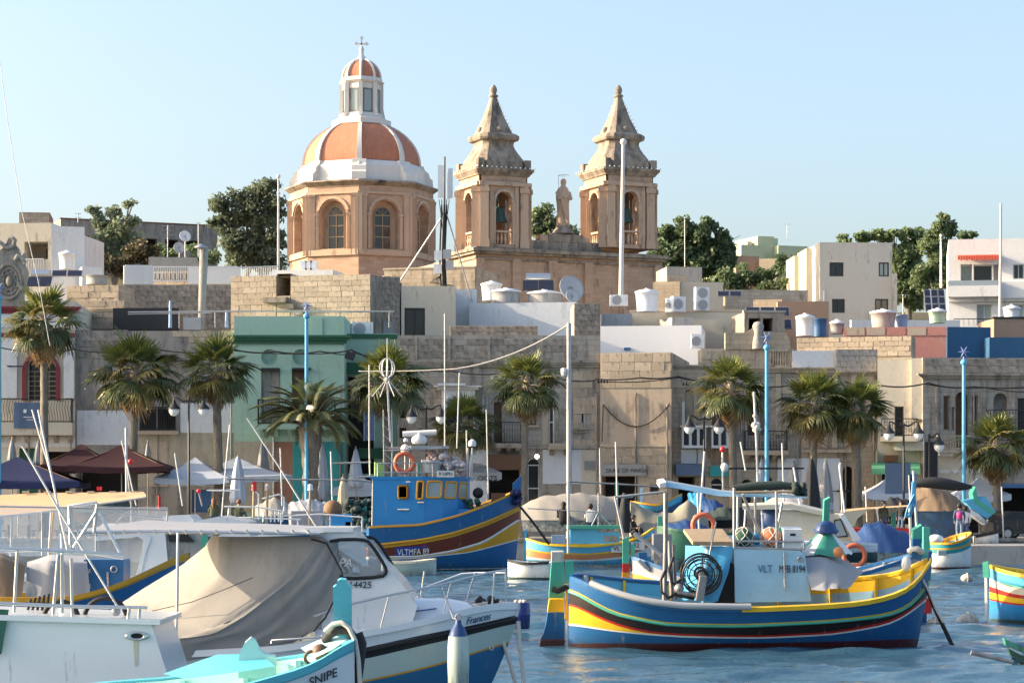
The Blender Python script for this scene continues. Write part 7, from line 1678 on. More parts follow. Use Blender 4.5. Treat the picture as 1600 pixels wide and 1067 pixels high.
# ---------------------------------------------------------------- 8. covered boats on the quay edge
def covered(label, x0, x1, yr, ye, Y, m, hullm, half=1.2, name='covered_boat', seed=1, peaks=None, yw=None):
    B = Boat(name, label, (x0+x1)/2, ye, Y, group='boats under covers along the quay'); rs = random.Random(seed); n = 20; rows = []
    for i in range(n+1):
        f = i/n; px = lerp(x0, x1, f); top = yr if peaks is None else float(np.interp(f, [p[0] for p in peaks], [p[1] for p in peaks])); w = half*(.45+.55*math.sin(math.pi*min(.97,max(.03,f)))**.6); c = B.at(px, top); e = B.at(px, ye); r = []
        for k in range(11):
            g = k/10*2-1; h = 1-abs(g)**1.5; fo = .05*math.sin(i*1.7+k)+rs.uniform(-.03,.03); r.append(V(c.x+rs.uniform(-.02,.02), g*w*(1+fo*.5), lerp(e.z, c.z, h) + fo*.8*(1-abs(g))))
        rows.append(r)
    q = MB(); q.grid(rows, 0, True); q.add(rows[0], [tuple(range(11))]); q.add(rows[-1], [tuple(range(10,-1,-1))]); B.part('cover', q, m)
    a, c = B.at(x0, ye), B.at(x1, ye); q = MB(); hb = .7; yb = []
    for f in (0,.15,.5,.85,1): yb.append((lerp(a.x,c.x,f), half*(.25+.75*math.sin(math.pi*min(.95,max(.05,f)))**.6)))
    lo = yw if yw is not None else -hb
    q.grid([[V(x, -w, a.z+.02) for x, w in yb], [V(x*.96, -w*.6, a.z+lo) for x, w in yb]], 0, True); q.grid([[V(x, w, a.z+.02) for x, w in yb][::-1], [V(x*.96, w*.6, a.z+lo) for x, w in yb][::-1]], 0, True); B.part('hull', q, hullm); return B
B = covered('long taupe tarpaulin over a boat left of the seated people', 815, 962, 772, 812, 113.8, 'tarp_taupe', 'b_white', 1.3, seed=1, peaks=[(0,790),(.2,775),(.6,770),(1,776)], yw=-.55)
covered('folded khaki tarpaulin boat cover in the middle of the quay', 985, 1104, 785, 838, 111, 'tarp_khaki', 'b_antifoul', 1.4, seed=2, peaks=[(0,782),(.3,800),(.55,800),(.75,780),(1,806)], yw=-1.0)
covered('navy blue tarpaulin over a boat right of the white cruiser', 1322, 1432, 820, 862, 88, 'tarp_blue', 'b_white', 1.2, seed=3, peaks=[(0,845),(.3,817),(.5,816),(1,838)], yw=-.5)
covered('brown tarpaulin over a blue and red hull standing on the quay', 1424, 1512, 762, 798, 112.5, 'tarp_brown', 'b_blue', 1.3, seed=4, peaks=[(0,768),(.3,757),(.7,770),(1,792)], yw=-1.3)
covered('bright blue tarp over a small boat behind the pale plank', 1075, 1112, 768, 796, 114.5, 'tarp_sky', 'tarp_blue', .9, seed=5, peaks=[(0,770),(.5,768),(1,788)], yw=-.5)
covered('deep blue tarp bundle left of the white outboard cruiser', 1098, 1135, 780, 800, 113.5, 'tarp_blue', 'b_blue', .9, seed=6, peaks=[(0,782),(.5,780),(1,792)], yw=-.5)
covered('grey tarpaulin heap on deck behind the rails at left', 452, 520, 782, 802, 78, 'tarp_grey', 'b_white', .7, seed=7, peaks=[(0,785),(.5,779),(1,788)], yw=-.8)
covered('dark green net heap under black plastic between the tan house and the white cruiser', 1108, 1166, 792, 812, 112, 'net_dark', 'canvas_dark', 1.0, seed=8, peaks=[(0,800),(.4,790),(.7,796),(1,804)], yw=-.4)
covered('grey tarpaulin boat behind the cream cruiser cabin', 1196, 1300, 770, 796, 113.8, 'canopy_grey', 'b_white', 1.2, seed=9, peaks=[(0,782),(.3,769),(.7,772),(1,786)], yw=-.7)
covered('dark heap of covers and nets before the green awning shop', 1372, 1438, 778, 806, 114.5, 'canvas_dark', 'canvas_dark', 1.1, seed=10, peaks=[(0,790),(.3,776),(.7,780),(1,792)], yw=-.4)
covered('low navy cover right of the sky-blue cabin boat', 1040, 1105, 812, 836, 104, 'tarp_blue', 'b_white', 1.0, seed=11, peaks=[(0,820),(.5,811),(1,822)], yw=-.6)
covered('taupe cover on a boat left of the date palm trunk', 398, 470, 776, 806, 112, 'tarp_taupe', 'b_blue', 1.1, seed=12, peaks=[(0,790),(.4,777),(1,792)], yw=-.8)
covered('dark netting heap under the maroon parasols', 120, 205, 770, 800, 114, 'net_dark', 'wood', 1.1, seed=13, peaks=[(0,785),(.5,772),(1,786)], yw=-.5)
q = MB(); a = P(976, 832, 110); rows = [[V(.32*(.25+.9*f)*math.cos(6.2832*k/14)*(1.3 if f < .9 else 1.2), .3*math.sin(6.2832*k/14), 1.9*(1-f)) for k in range(14)] for f in (0,.1,.3,.6,.85,1)]
q.grid(rows, 0, True, closed=True); solo('furled_sail', q, M['canvas_dark'], 'dark blue-black sail cover hanging beside the khaki tarpaulin', 'sail cover', a)
B = Boat('rowing_boat', 'small bright blue boat with green post laid on the quay before the tan house', 1040, 800, 114.8, yaw=-6); f = lambda *p: tab(B, p)
hull(B, B.at(985,0).x, B.at(1066,0).x, 1.4, [('b_blue', f((980,792),(1030,800),(1070,780))), ('b_sky', f((980,782),(1030,789),(1066,770)))], inner=('b_sky','b_sky'), gun='b_ochre', depth=.3, n=16, zk=-.35); B.poly('bow_post', [(961,752),(966,752),(966,776),(961,776)], -.05, .05, 'b_green'); B.poly('bow_post', [(1000,762),(1004,762),(1004,790),(1000,790)], -.05, .05, 'b_pale')
B = Boat('fishing_boat', 'dark green hull lying behind the grey engine of the striped luzzu', 1070, 880, 92, yaw=2); f = lambda *p: tab(B, p)
hull(B, B.at(1026,0).x, B.at(1190,0).x, 2.2, [('b_antifoul', f((1020,872),(1200,872))), ('b_dkgreen', f((1020,820),(1060,828),(1200,836)))], inner=('b_dkgreen','b_green'), gun='b_dkgreen', depth=.4, n=18, p=.3); B.poly('bow_post', [(1028,807),(1035,805),(1035,824),(1028,824)], -.06, .06, 'b_green')
# white cruiser mid right
B = Boat('cabin_cruiser', 'white cruiser with cream cabin and raked screen behind the net balls', 1270, 868, 84, yaw=3); f = lambda *p: tab(B, p)
hull(B, B.at(1140,0).x, B.at(1372,0).x, 2.4, [('b_antifoul', f((1140,862),(1372,862))), ('gel', f((1140,838),(1260,842),(1372,850)))], plan='transom', full=.85, inner=('gel','gel'), gun='gel', depth=.25, n=20, p=.3)
B.poly('cabin', [(1215,842),(1222,797),(1312,803),(1340,846)], -.8, .8, 'b_cream'); B.surf('cabin_roof', [[(1160,790,-.95),(1235,787,-.95),(1290,800,-.95)], [(1160,786,.9),(1235,783,.9),(1290,796,.9)]], 'b_cream', 8, 2); B.surf('roof_edge', [[(1160,796,-.96),(1235,795,-.96),(1290,806,-.96)], [(1160,790,-.95),(1235,787,-.95),(1290,800,-.95)]], 'b_cream', 8, 2)
B.poly('foredeck', [(1335,846),(1312,806),(1318,802),(1345,842)], -.8, .8, 'gel'); B.poly('window_frame', [(1303,812),(1314,810),(1326,838),(1306,840)], -.83, -.805, 'rubber'); B.poly('window', [(1305,814),(1313,812),(1323,836),(1307,838)], -.845, -.832, 'pane_pale'); lifering(B, 1335, 868, -1.3, .38); B.box('outboard_motor', 1148, 792, 1162, 830, -.3, .3, 'canvas_dark'); ball(B, 1205, 812, 0, .45, 'tarp_blue', 'blue_drum', 1.1); B.tubes('canopy_post', [[(1165,795,-.8),(1162,840,-.9)], [(1190,795,-.8),(1192,840,-.9)], [(1240,730,.3),(1250,790,.3)], [(1311,725,.5),(1320,800,.5)]], .035, 'white_metal')
B = Boat('fishing_boat', 'cream-canopied boat with people aboard behind the navy tarpaulin', 1370, 860, 104); B.surf('canopy', [[(1312,800,-.9),(1345,796,-.9),(1432,790,-.6)], [(1314,796,.9),(1345,793,.9),(1432,788,.9)]], 'canopy_tan', 8, 4, .05); B.surf('canopy_side', [[(1312,800,-.9),(1345,796,-.9),(1360,794,-.9)], [(1314,820,-.9),(1335,822,-.9),(1340,810,-.9)]], 'canvas_cream', 6, 4); B.tubes('canopy_post', [[(1370,794,-.8),(1374,824,-.8)], [(1422,770,-.5),(1424,830,-.5)]], .035, 'white_metal'); B.box('deck_box', 1318, 825, 1420, 850, -.9, .9, 'b_red'); B.poly('bow_post', [(1393,803),(1400,800),(1400,824),(1393,824)], -.06, .06, 'b_green'); q = MB(); c = B.at(1370,852); q.box(-1.8,1.8,-1,1,-.6,.05); q.xform(Matrix.Translation(c)); B.part('hull', q, 'b_white')
B = Boat('dinghy', 'grey upturned-nosed dinghy on the quay beside the low palm', 1542, 850, 112, group='small open dinghies'); f = lambda *p: tab(B, p); hull(B, B.at(1522,0).x, B.at(1560,0).x, 1.0, [('b_white', f((1520,838),(1560,830)))], zk=-.4, plan='transom', inner=('grey_plastic','grey_plastic'), gun='rubber', depth=.25, n=14)
B = Boat('rowing_boat', 'blue-green boat bow propped up above the walking person', 1535, 815, 116); B.poly('bow', [(1505,782),(1540,775),(1556,800),(1540,812)], -.5, .5, 'b_sky'); B.poly('gunwale', [(1520,770),(1525,760),(1528,780),(1555,800),(1550,804),(1523,785)], -.55, .55, 'b_green'); B.poly('keel_board', [(1505,795),(1512,792),(1545,812),(1540,820)], -.5, .5, 'b_white')
q = MB(); rows = [[V(1.5*(f-.5)*2, .35*math.cos(6.2832*k/10)*(math.sin(math.pi*min(.97,max(.03,f)))**.5), .3*math.sin(6.2832*k/10)*(math.sin(math.pi*min(.97,max(.03,f)))**.5) + .1*math.sin(f*5)) for k in range(10)] for f in [j/14 for j in range(15)]]
q.grid(rows, 0, True, closed=True); solo('furled_sail', q, M['canvas_dark'], 'black furled canvas roll above the brown tarpaulin', 'sail cover', P(1470, 757, 111))
# car
def car(label, px, py, Y, m, rz=0):
    t = thing('parked_car', label, 'car', P(px, py, Y), rz); t.location.z = 1.0; q = MB()
    prof = [(-2.0,.3),(2.0,.3),(2.05,.6),(1.95,.85),(1.15,.95),(.55,1.42),(-1.1,1.45),(-1.75,1.0),(-2.05,.9)]
    q.prism(prof, -.82, .82); part('body', q, M[m], t); q = MB(); q.prism([(1.0,.97),(.5,1.36),(-1.0,1.38),(-1.5,1.0)], -.83, -.822); part('side_window', q, M['pane'], t)
    for x in (-1.25,1.25):
        q = MB(); q.tube([(x,-.84,.32),(x,-.62,.32)], .32, 18); w = part('wheel', q, M['rubber'], t); q = MB(); q.tube([(x,-.85,.32),(x,-.80,.32)], .2, 14); part('rim', q, M['galv'], w)
    q = MB(); q.box(2.03,2.07,-.7,-.45,.6,.75); part('headlight', q, M['bulb'], t)
bp('car_dark', (.012,.014,.02), .2, .1, coat=.6, plank=0)
car('dark parked car at the far right edge', 1598, 840, 118, 'car_dark', .25); car('second dark parked car half behind the low palm trunk', 1540, 838, 121, 'car_dark', .1)
# ================================================================ LEFT FOREGROUND
# ---- Frances: white cuddy cruiser under a beige tent
B = Boat('cabin_cruiser', 'white cruiser named Frances with beige canvas tent and dark-rimmed side window', 560, 1122, 34.3, yaw=0); f = lambda *p: tab(B, p)
t1 = f((230,1105),(572,1055),(697,1030),(762,1013),(815,1000)); t1b = f((230,1108),(572,1058),(697,1033),(762,1016),(815,1003)); t2 = f((230,1052),(565,1024),(655,1004),(730,990),(815,972)); t3 = f((230,1044),(565,1012),(655,993),(730,980),(815,964)); t4 = f((230,1015),(450,1003),(565,982),(655,966),(730,949),(797,940),(815,946))
H7 = hull(B, B.at(200,0).x, B.at(813,0).x, 2.3, [('gel_blue', t1b), ('b_ochre', t1), ('gel_green', t2), ('rubber', t3), ('gel', t4)], plan='transom', full=.9, rake=(0,-.85), inner=('gel','gel'), gun='gel', depth=.12, n=36, zk=-.3, p=.30, deck='gel', rubs=((t3,'rubber',.035),))
hf, shf = H7['half'], H7['sheer']
# pin stripe and foredeck
q = MB(); q.tube([V(x, -(H7['yy'](x, t3(x)+.05)+.006), t3(x)+.045) for x in [lerp(B.at(560,0).x, B.at(805,0).x, k/14) for k in range(15)]], .008, 4); B.part('pin_stripe', q, 'rubber')
xs_ = [lerp(B.at(500,0).x, B.at(745,0).x, k/16) for k in range(17)]; q = MB(); rows = []
for k, x in enumerate(xs_):
    fr = k/16; w = max(.05, (hf(x)-.20)); zt_ = float(np.interp(fr, [0,.35,.6,.8,.95,1], [.52,.42,.34,.24,.10,.0])); r = []
    for j in range(13): g = j/6-1; r.append(V(x, g*w, shf(x) - .02 + zt_*(1-abs(g)**3.2)))
    rows.append(r)
q.grid(rows, 0, True); q.add(rows[0], [tuple(range(13))]); B.part('foredeck', q, 'gel'); q = MB(); q.tube([r[1] + V(0,-.02,.02) for r in rows[:13]], .010, 4); B.part('blue_line', q, 'b_blue')
# wheelhouse with raked screen
dn, dfr = -.85, .85
def shell(pts, d0, d1): return [B.at(x, y, d0) for x, y in pts], [B.at(x, y, d0) + V(0, d1-d0, 0) for x, y in pts]
cab = [(505,1000),(486,842),(482,829),(548,829),(628,912),(652,948),(640,985)]
n_, f_ = shell(cab, dn, dfr); q = MB(); k = len(cab)
q.add(n_ + f_, [(2,3,3+k,2+k), (3,4,4+k,3+k), (4,5,5+k,4+k)]); B.part('roof_and_screen', q, 'gel')
win = [(511,851),(520,843),(566,842),(578,847),(602,884),(604,894),(597,901),(540,904),(528,899),(512,862)]
def ring(outer, inner, d, nm, m):
    q = MB(); a = [B.at(x, y, d) for x, y in outer]; c = [B.at(x, y, d) for x, y in inner]; n = len(a); q.add(a + c, [(i, (i+1) % n, (i+1) % n + n, i + n) for i in range(n)]); return B.part(nm, q, m)
# side skin with a window hole
cx_, cy_ = 556, 874
import bisect
def rayhit(poly, ang):
    dx, dy = math.cos(ang), math.sin(ang); best = None
    for i in range(len(poly)):
        (x1,y1),(x2,y2) = poly[i], poly[(i+1) % len(poly)]; ex, ey = x2-x1, y2-y1; den = dx*ey - dy*ex
        if abs(den) < 1e-9: continue
        t = ((x1-cx_)*ey - (y1-cy_)*ex)/den; u = ((x1-cx_)*dy - (y1-cy_)*dx)/den
        if t > 0 and -1e-6 <= u <= 1+1e-6 and (best is None or t < best): best = t
    return (cx_+dx*best, cy_+dy*best)
angs = sorted([2*math.pi*i/48 for i in range(48)] + [math.atan2(y-cy_, x-cx_) % (2*math.pi) for x, y in cab])
for d, nm in ((dn, 'cabin_side'), (dfr, 'cabin_side')):
    q = MB(); o_ = [B.at(*rayhit(cab, a), dn) + V(0,d-dn,0) for a in angs]; i_ = [B.at(*rayhit(win, a), dn) + V(0,d-dn,0) for a in angs]; n = len(angs); q.add(o_ + i_, [(i, (i+1) % n, (i+1) % n + n, i + n) for i in range(n)]); B.part(nm, q, 'gel')
    q = MB(); pts = [B.at(x, y, dn) + V(0,d-dn + (-.012 if d < 0 else .012),0) for x, y in win]; sm_ = []
    for j in range(len(pts)): sm_ += [pts[j].lerp(pts[j-1], .25), pts[j].lerp(pts[(j+1) % len(pts)], .25)]
    q.tube(sm_ + [sm_[0], sm_[1]], .028, 6); w_ = B.part('window_frame', q, 'rubber'); q = MB(); q.add([B.at(x, y, dn) + V(0,d-dn,0) for x, y in win], [tuple(range(len(win)))]); part('pane', q, M['screen'], w_)
q = MB(); q.tube([B.at(492,836,dfr-.3), B.at(585,900,dfr-.4)], .03, 6); q.tube([B.at(560,880,0), B.at(575,905,0)], .02, 5); q.torus(B.at(548,888,-.2), .16, .015, 16, 5, 'x'); q.cbox(B.at(575,892,.2), .2, .8, .14); B.part('dashboard', q, 'grey_plastic')
q = MB(); q.box(B.at(478,0,dn).x, B.at(552,0,dn).x, dn-.05, dfr+.05, B.at(0,831,dn).z, B.at(0,824,dn).z); B.part('roof_lip', q, 'gel')
lettering('14425', .135, M['letter_black'], B.root, B.at(544, 918, dn-.012), name='registration', shear=.1)
lettering('PA', .17, M['white_paint'], B.root, B.at(528, 885, dn-.03), name='screen_lettering', shear=.3)
a = B.at(729, 972); xx = a.x; yv = H7['yy'](xx, a.z)+.015; o = lettering('Frances', .15, M['gel_blue'], B.root, (xx, -yv, a.z), (R(97), R(-10), math.atan2(-H7['yy'](xx+.4, a.z+.03)+H7['yy'](xx, a.z), .4)), name='boat_name', shear=.45, space=.92)
# tent, canopy and its frame
B.surf('canopy', [[(96,831,-1.05),(240,829,-1.05),(400,830,-1.05),(505,832,-1.05)], [(228,812,.2),(300,816,.2),(420,818,.2),(505,822,.2)], [(235,819,1.0),(300,819,1.0),(420,822,1.0),(505,826,1.0)]], 'canopy_grey', 14, 6)
B.tube('canopy_bar', [(94,831,-1.06),(240,830,-1.06),(400,832,-1.06),(500,834,-1.06)], .022, 'steel', 8)
for k in range(16): B.tube('lacing', [(120+k*24, 828.5, -1.06), (124+k*24, 833.5, -1.06)], .027, 'rope')
B.surf('tent_back', [[(345,834,.9),(330,835,.2),(342,838,-.4),(440,838,-.85),(503,838,-.92)], [(285,882,1.0),(300,890,0),(345,900,-.7),(415,915,-1.0),(455,905,-1.02)], [(222,920,1.0),(235,940,0),(262,968,-.7),(320,985,-1.08),(385,960,-1.1)], [(185,945,1.0),(192,960,0),(205,985,-.8),(250,1002,-1.1),(335,990,-1.14)]], 'tarp_beige', 26, 22, .04, .022, 8)
B.surf('tent_side', [[(503,838,-.92),(520,850,-.91),(528,870,-.89)], [(455,905,-1.03),(495,900,-.99),(532,893,-.91)], [(385,960,-1.12),(455,950,-1.04),(525,925,-.92)], [(335,990,-1.17),(420,985,-1.06),(505,960,-.93)], [(250,1003,-1.19),(370,1010,-1.09),(490,985,-.94)], [(262,1036,-1.15),(360,1022,-1.07),(455,1006,-.94)]], 'tarp_beige', 24, 26, 0, .02, 9)
B.tubes('canopy_post', [[(278,832,-1.2),(277,930,-1.22),(275,1002,-1.25)], [(96,832,-1.05),(98,900,-1.1),(100,1000,-1.15)], [(275,1002,-1.25),(262,1008,-1.22),(258,1020,-1.2)]], .022, 'steel', 8)
B.tube('tent_seam', [(238,954,-.7),(300,940,-1.03),(352,920,-1.02),(395,902,-1.08)], .006, 'canvas_dark', 5)
q = MB()
for px, py in ((528,862),(531,905),(527,930),(505,967),(470,1000),(540,895)): q.ball(B.at(px,py,-1.16), .014, 6, 4)
B.part('press_studs', q, 'rubber')
B.tube('edge_piping', [(486,842,-.93),(510,848,-.95),(522,870,-.99),(535,895,-1.02),(528,925,-1.08),(508,965,-1.14),(490,985,-1.18)], .014, 'rubber', 6)
q = MB()
top = [(500,962),(545,945),(610,930),(690,914),(730,904),(765,896),(790,893)]
pts = [V(B.at(x,y).x, -(hf(B.at(x,y).x)-.07), B.at(x,y,-.9).z) for x, y in top]; q.tube(pts, .016, 8)
far = [(545,940),(640,925),(720,895),(745,893),(790,892)]; q.tube([V(B.at(x,y).x, hf(B.at(x,y).x)-.07, B.at(x,y,.9).z) for x, y in far] + [pts[-1]], .016, 8)
for bx, tx, ty_ in ((600,613,930),(694,706,911),(769,773,895),(790,790,893)):
    x = B.at(bx,0).x; xt = B.at(tx,0).x; q.tube([V(x, -(hf(x)-.09), shf(x)), V(xt, -(hf(xt)-.07), B.at(tx,ty_,-.9).z)], .014, 6)
for bx, tx in ((725,742),(650,660)): x = B.at(bx,0).x; xt = B.at(tx,0).x; q.tube([V(x, hf(x)-.09, shf(x)), V(xt, hf(xt)-.07, B.at(tx,892,.9).z)], .016, 6)
B.part('bow_rail', q, 'steel')
B.tubes('side_rail', [[(424,1004,-1.2),(424,1000,-1.2),(515,994,-1.22)], [(505,1000,-1.2),(503,992,-1.2)]], .016, 'steel')
q = MB(); rs = random.Random(3)
for k in range(9): q.ball(B.at(rs.uniform(735,785), rs.uniform(935,942), rs.uniform(-.2,.3)), rs.uniform(.03,.06), 7, 5)
B.part('anchor_gear', q, 'rubber'); B.tube('deck_rope', [(728,943,-.1),(745,939,.1),(760,942,-.1),(745,944,-.2)], .02, 'rope')
q = MB(); q.torus(B.at(768,1012,-.35), .03, .007, 12, 5); B.part('towing_eye', q, 'steel')
fd = thing('fender', 'big grey-white boat fender with blue top hanging off the Frances bow', 'fender', P(716, 1062, 33.0)); s_ = 3600/33
q = MB(); q.lathe([(.04,-.22),(.11,-.18),(.15,-.05),(.158,.2),(.155,.5),(.142,.63)], 20); part('body', q, M['gel_green'], fd); q = MB(); q.lathe([(.139,.632),(.10,.74),(.05,.80),(.04,.86)], 18); part('blue_top', q, M['tarp_blue'], fd); q = MB(); q.tube([V(0,0,.86), P(708,965,33.1)-P(716,1062,33.0), P(690,914,33.3)-P(716,1062,33.0)], .012, 6); q.torus((0,0,.90), .04, .012, 10, 5); part('lanyard', q, M['canopy_grey'], fd)
stick('mooring_rope', 'thick twisted mooring rope from the Frances bow, nearer the stem', 'rope', [(783,993),(795,1030),(808,1075)], 34.2, .028, 'rope', 8); stick('mooring_rope', 'second mooring rope dropping straight from the Frances bow tip', 'rope', [(810,970),(812,1010),(820,1075)], 34.1, .030, 'rope', 8)
dr = thing('plastic_drum', 'deep blue plastic drum with rope on top floating off the Frances bow', 'drum', P(814, 982, 55)); q = MB(); q.lathe([(.19,0),(.21,.03),(.22,.3),(.23,.33),(.22,.36),(.21,.6),(.19,.63)], 20); part('barrel', q, M['canvas_navy'], dr); q = MB(); rs = random.Random(1)
for k in range(8): q.ball((rs.uniform(-.15,.15), rs.uniform(-.1,.1), .65), .05, 6, 4)
part('rope_pile', q, M['rope'], dr)
bp('drum_blue', (.015,.03,.20), .35); dr.children[0].data.materials[0] = M['drum_blue']
# ---- SNIPE: small open boat
B = Boat('rowing_boat', 'small white open boat with turquoise gunwale marked SNIPE at the bottom', 430, 1215, 27.7, roll=9); f = lambda *p: tab(B, p)
H8 = hull(B, B.at(-150,0).x, B.at(556,0).x, 1.55, [('gel', f((-150,1126),(100,1120),(270,1106),(400,1071),(500,1042),(535,1020),(556,1002))), ('b_cyan', f((-150,1113),(100,1107),(270,1093),(400,1058),(500,1030),(535,1008),(556,985)))], plan='transom', full=.8, inner=('b_mint','b_mint'), gun='b_cyan', depth=.34, n=30, zk=-.2, p=.30, deck='b_mint', gw=.05)
B.poly('stem_post', [(521,992),(521,915),(526,912),(528,905),(533,902),(541,903),(544,910),(549,915),(549,1000)], -.06, .06, 'b_cyan')
B.poly('bulkhead', [(372,1032),(375,1018),(383,1003),(392,995),(399,1000),(406,1016),(414,1022),(430,1025),(430,1060),(372,1060)], -.1, .0, 'b_mint'); B.surf('side_deck', [[(255,1052,.2),(340,1022,.2),(405,1020,.2)],[(290,1060,-.5),(380,1048,-.5),(430,1040,-.5)]], 'b_cyan', 6, 3)
B.surf('foredeck', [[(470,1012,.3),(500,998,.3),(528,990,.15)], [(490,1028,-.4),(520,1014,-.3),(540,1000,-.1)]], 'b_mint', 5, 3)
q = MB(); q.tube([B.at(508,1000,.1), B.at(516,990,.0), B.at(530,984,-.1), B.at(545,985,-.15), B.at(556,1000,-.12)], .055, 8); q.tube([B.at(556,990,-.1), B.at(562,1005,-.1), B.at(558,1040,-.12), B.at(553,1075,-.12)], .085, 8); B.part('tyre_fender', q, 'rubber')
B.tube('rope', [(508,986,-.1),(520,975,-.15),(533,972,-.18),(545,980,-.2),(555,1000,-.22),(560,1030,-.2),(563,1075,-.2)], .030, 'rope', 8); q = MB(); q.torus(B.at(487,1027,-.1), .08, .022, 16, 6); q.ball(B.at(500,1018,-.1), .10, 10, 7); B.part('dark_gear', q, 'shutter_brown')
for w, px, py, sz, m in (('SNIPE', 489, 1063, .15, 'letter_black'), ('70 636', 393, 1075, .13, 'letter_black')):
    a = B.at(px, py); a.z += H8['half'](a.x)*math.sin(R(9)); y0 = H8['yy'](a.x, a.z)+.022; y1 = H8['yy'](a.x+.3, a.z+.07)+.022; y2 = H8['yy'](a.x, a.z+.12)+.022
    lettering(w, sz, M[m], B.root, (a.x, -y0, a.z), Euler((R(88)+math.atan2(y2-y0,.12), R(-14 if w == 'SNIPE' else -5), math.atan2(y0-y1,.3))), name='registration', shear=.25)
# ---- white cabin boat, bottom left
B = Boat('cabin_boat', 'white cabin top with steel rails and oval vent at bottom left', 120, 1190, 30); 
side = [(-60,1110),(-60,962),(236,974),(280,1110)]; B.poly('cabin', side, -.9, .9, 'gel'); q = MB(); q.add([B.at(-60,958,-.96), B.at(250,968,-.96), B.at(250,968,-.96)+V(0,1.9,0), B.at(-60,958,-.96)+V(0,1.9,0), B.at(-60,967,-.96), B.at(250,976,-.96), B.at(250,976,-.96)+V(0,1.9,0), B.at(-60,967,-.96)+V(0,1.9,0)], [(0,1,2,3),(7,6,5,4),(0,4,5,1),(1,5,6,2),(2,6,7,3),(3,7,4,0)]); B.part('roof_edge', q, 'gel')
q = MB(); rows = [[B.at(214,993,-.915) + V(rx*math.cos(6.2832*k/20), -dy, rz*math.sin(6.2832*k/20)) for k in range(20)] for rx, rz, dy in ((.16,.055,0),(.15,.05,.02),(.09,.035,.02),(.075,.03,.0))]; q.grid(rows, 0, True, closed=True); B.part('vent_rim', q, 'steel'); q = MB(); q.add([B.at(214,993,-.918)+V(.075*math.cos(6.2832*k/16),0,.03*math.sin(6.2832*k/16)) for k in range(16)], [tuple(range(16))]); B.part('vent_hole', q, 'dark')
q = MB(); rs = random.Random(6)
q.add([B.at(208,1000,-.904), B.at(217,1000,-.904), B.at(215,1040,-.904), B.at(211,1040,-.904)], [(0,1,2,3)]); paint('rust_stain', (.52,.50,.38), .5, .3); B.part('rust_stain', q, 'rust_stain')
rl = []
for b_, t_ in (((22,956),(27,862)), ((83,960),(91,866)), ((97,957),(96,866)), ((113,962),(111,872))): rl.append([(b_[0],b_[1],-.8),(t_[0],t_[1],-.8)])
rl += [[(-20,855,-.8),(60,859,-.8),(190,866,-.8)], [(-10,862,.6),(100,858,.6),(192,872,.6)], [(0,942,-.9),(120,947,-.9),(230,949,-.9)], [(200,968,-.9),(202,949,-.9)], [(217,968,-.9),(218,949,-.9)], [(110,850,.2),(108,790,.2),(152,785,.2)], [(152,786,.4),(147,830,.4)], [(155,800,.3),(190,868,.3)], [(150,800,.3),(115,855,.3)]]
B.tubes('rail', rl, .022, 'steel', 8); B.tubes('pole', [[(35,697,-.5),(100,810,-.6),(183,946,-.8)], [(60,640,.5),(80,740,.4),(106,862,.2)]], .015, 'pole_white', 8)
ball(B, 181, 955, -.8, .06, 'galv', 'pole_foot'); q = MB(); q.torus(B.at(95,966,-.4), .22, .035, 24, 6); q.torus(B.at(165,968,-.3), .28, .035, 24, 6); B.part('black_hose', q, 'rubber'); B.surf('green_tarp', [[(-30,950,-.95),(14,952,-.95)], [(-30,1020,-1.0),(2,1022,-1.0)]], 'b_dkgreen', 4, 6, 0, .02, 4)
q = MB()
for k in range(5): q.tube([B.at(40+k*8,965,.3), B.at(48+k*7,935-k*2,.3)], .02, 5)
B.part('dark_tools', q, 'rubber')
# ---- blue boat with tarps behind the rails
B = Boat('fishing_boat', 'blue and yellow boat with small blue locker and tarpaulins behind the white rails', 110, 1005, 46, yaw=0); f = lambda *p: tab(B, p)
hull(B, B.at(-140,0).x, B.at(296,0).x, 2.2, [('b_blue', f((-140,940),(130,938),(200,918),(296,872))), ('b_ochre', f((-140,932),(130,930),(200,910),(296,862)))], inner=('b_ochre','b_white'), gun='b_ochre', depth=.3, n=24, p=.34)
B.box('locker', 131, 874, 193, 934, -.3, .5, 'b_blue'); q = MB(); a = B.at(178,889,-.33); q.torus(a, .06, .015, 12, 5); q.tube([B.at(168,893,-.34), B.at(169,915,-.34)], .022, 6); q.tube([B.at(140,888,-.33), B.at(140,895,-.33)], .02, 5); q.tube([B.at(140,912,-.33), B.at(140,919,-.33)], .02, 5); B.part('locker_fittings', q, 'galv')
B.surf('beige_tarp', [[(-60,858,.4),(0,862,.4),(42,880,.3)], [(-60,870,-.6),(0,872,-.7),(40,884,-.6)], [(-60,938,-.8),(0,940,-.8),(34,940,-.8)]], 'tarp_brown', 10, 8, 0, .03, 6); B.surf('grey_tarp', [[(42,878,.3),(80,866,.3),(134,868,.3)], [(42,884,-.5),(80,876,-.6),(136,880,-.5)], [(40,945,-.7),(80,946,-.75),(142,944,-.7)]], 'canopy_grey', 12, 10, 0, .04, 7)
ball(B, 270, 878, .2, .07, 'b_cream', 'cleat')
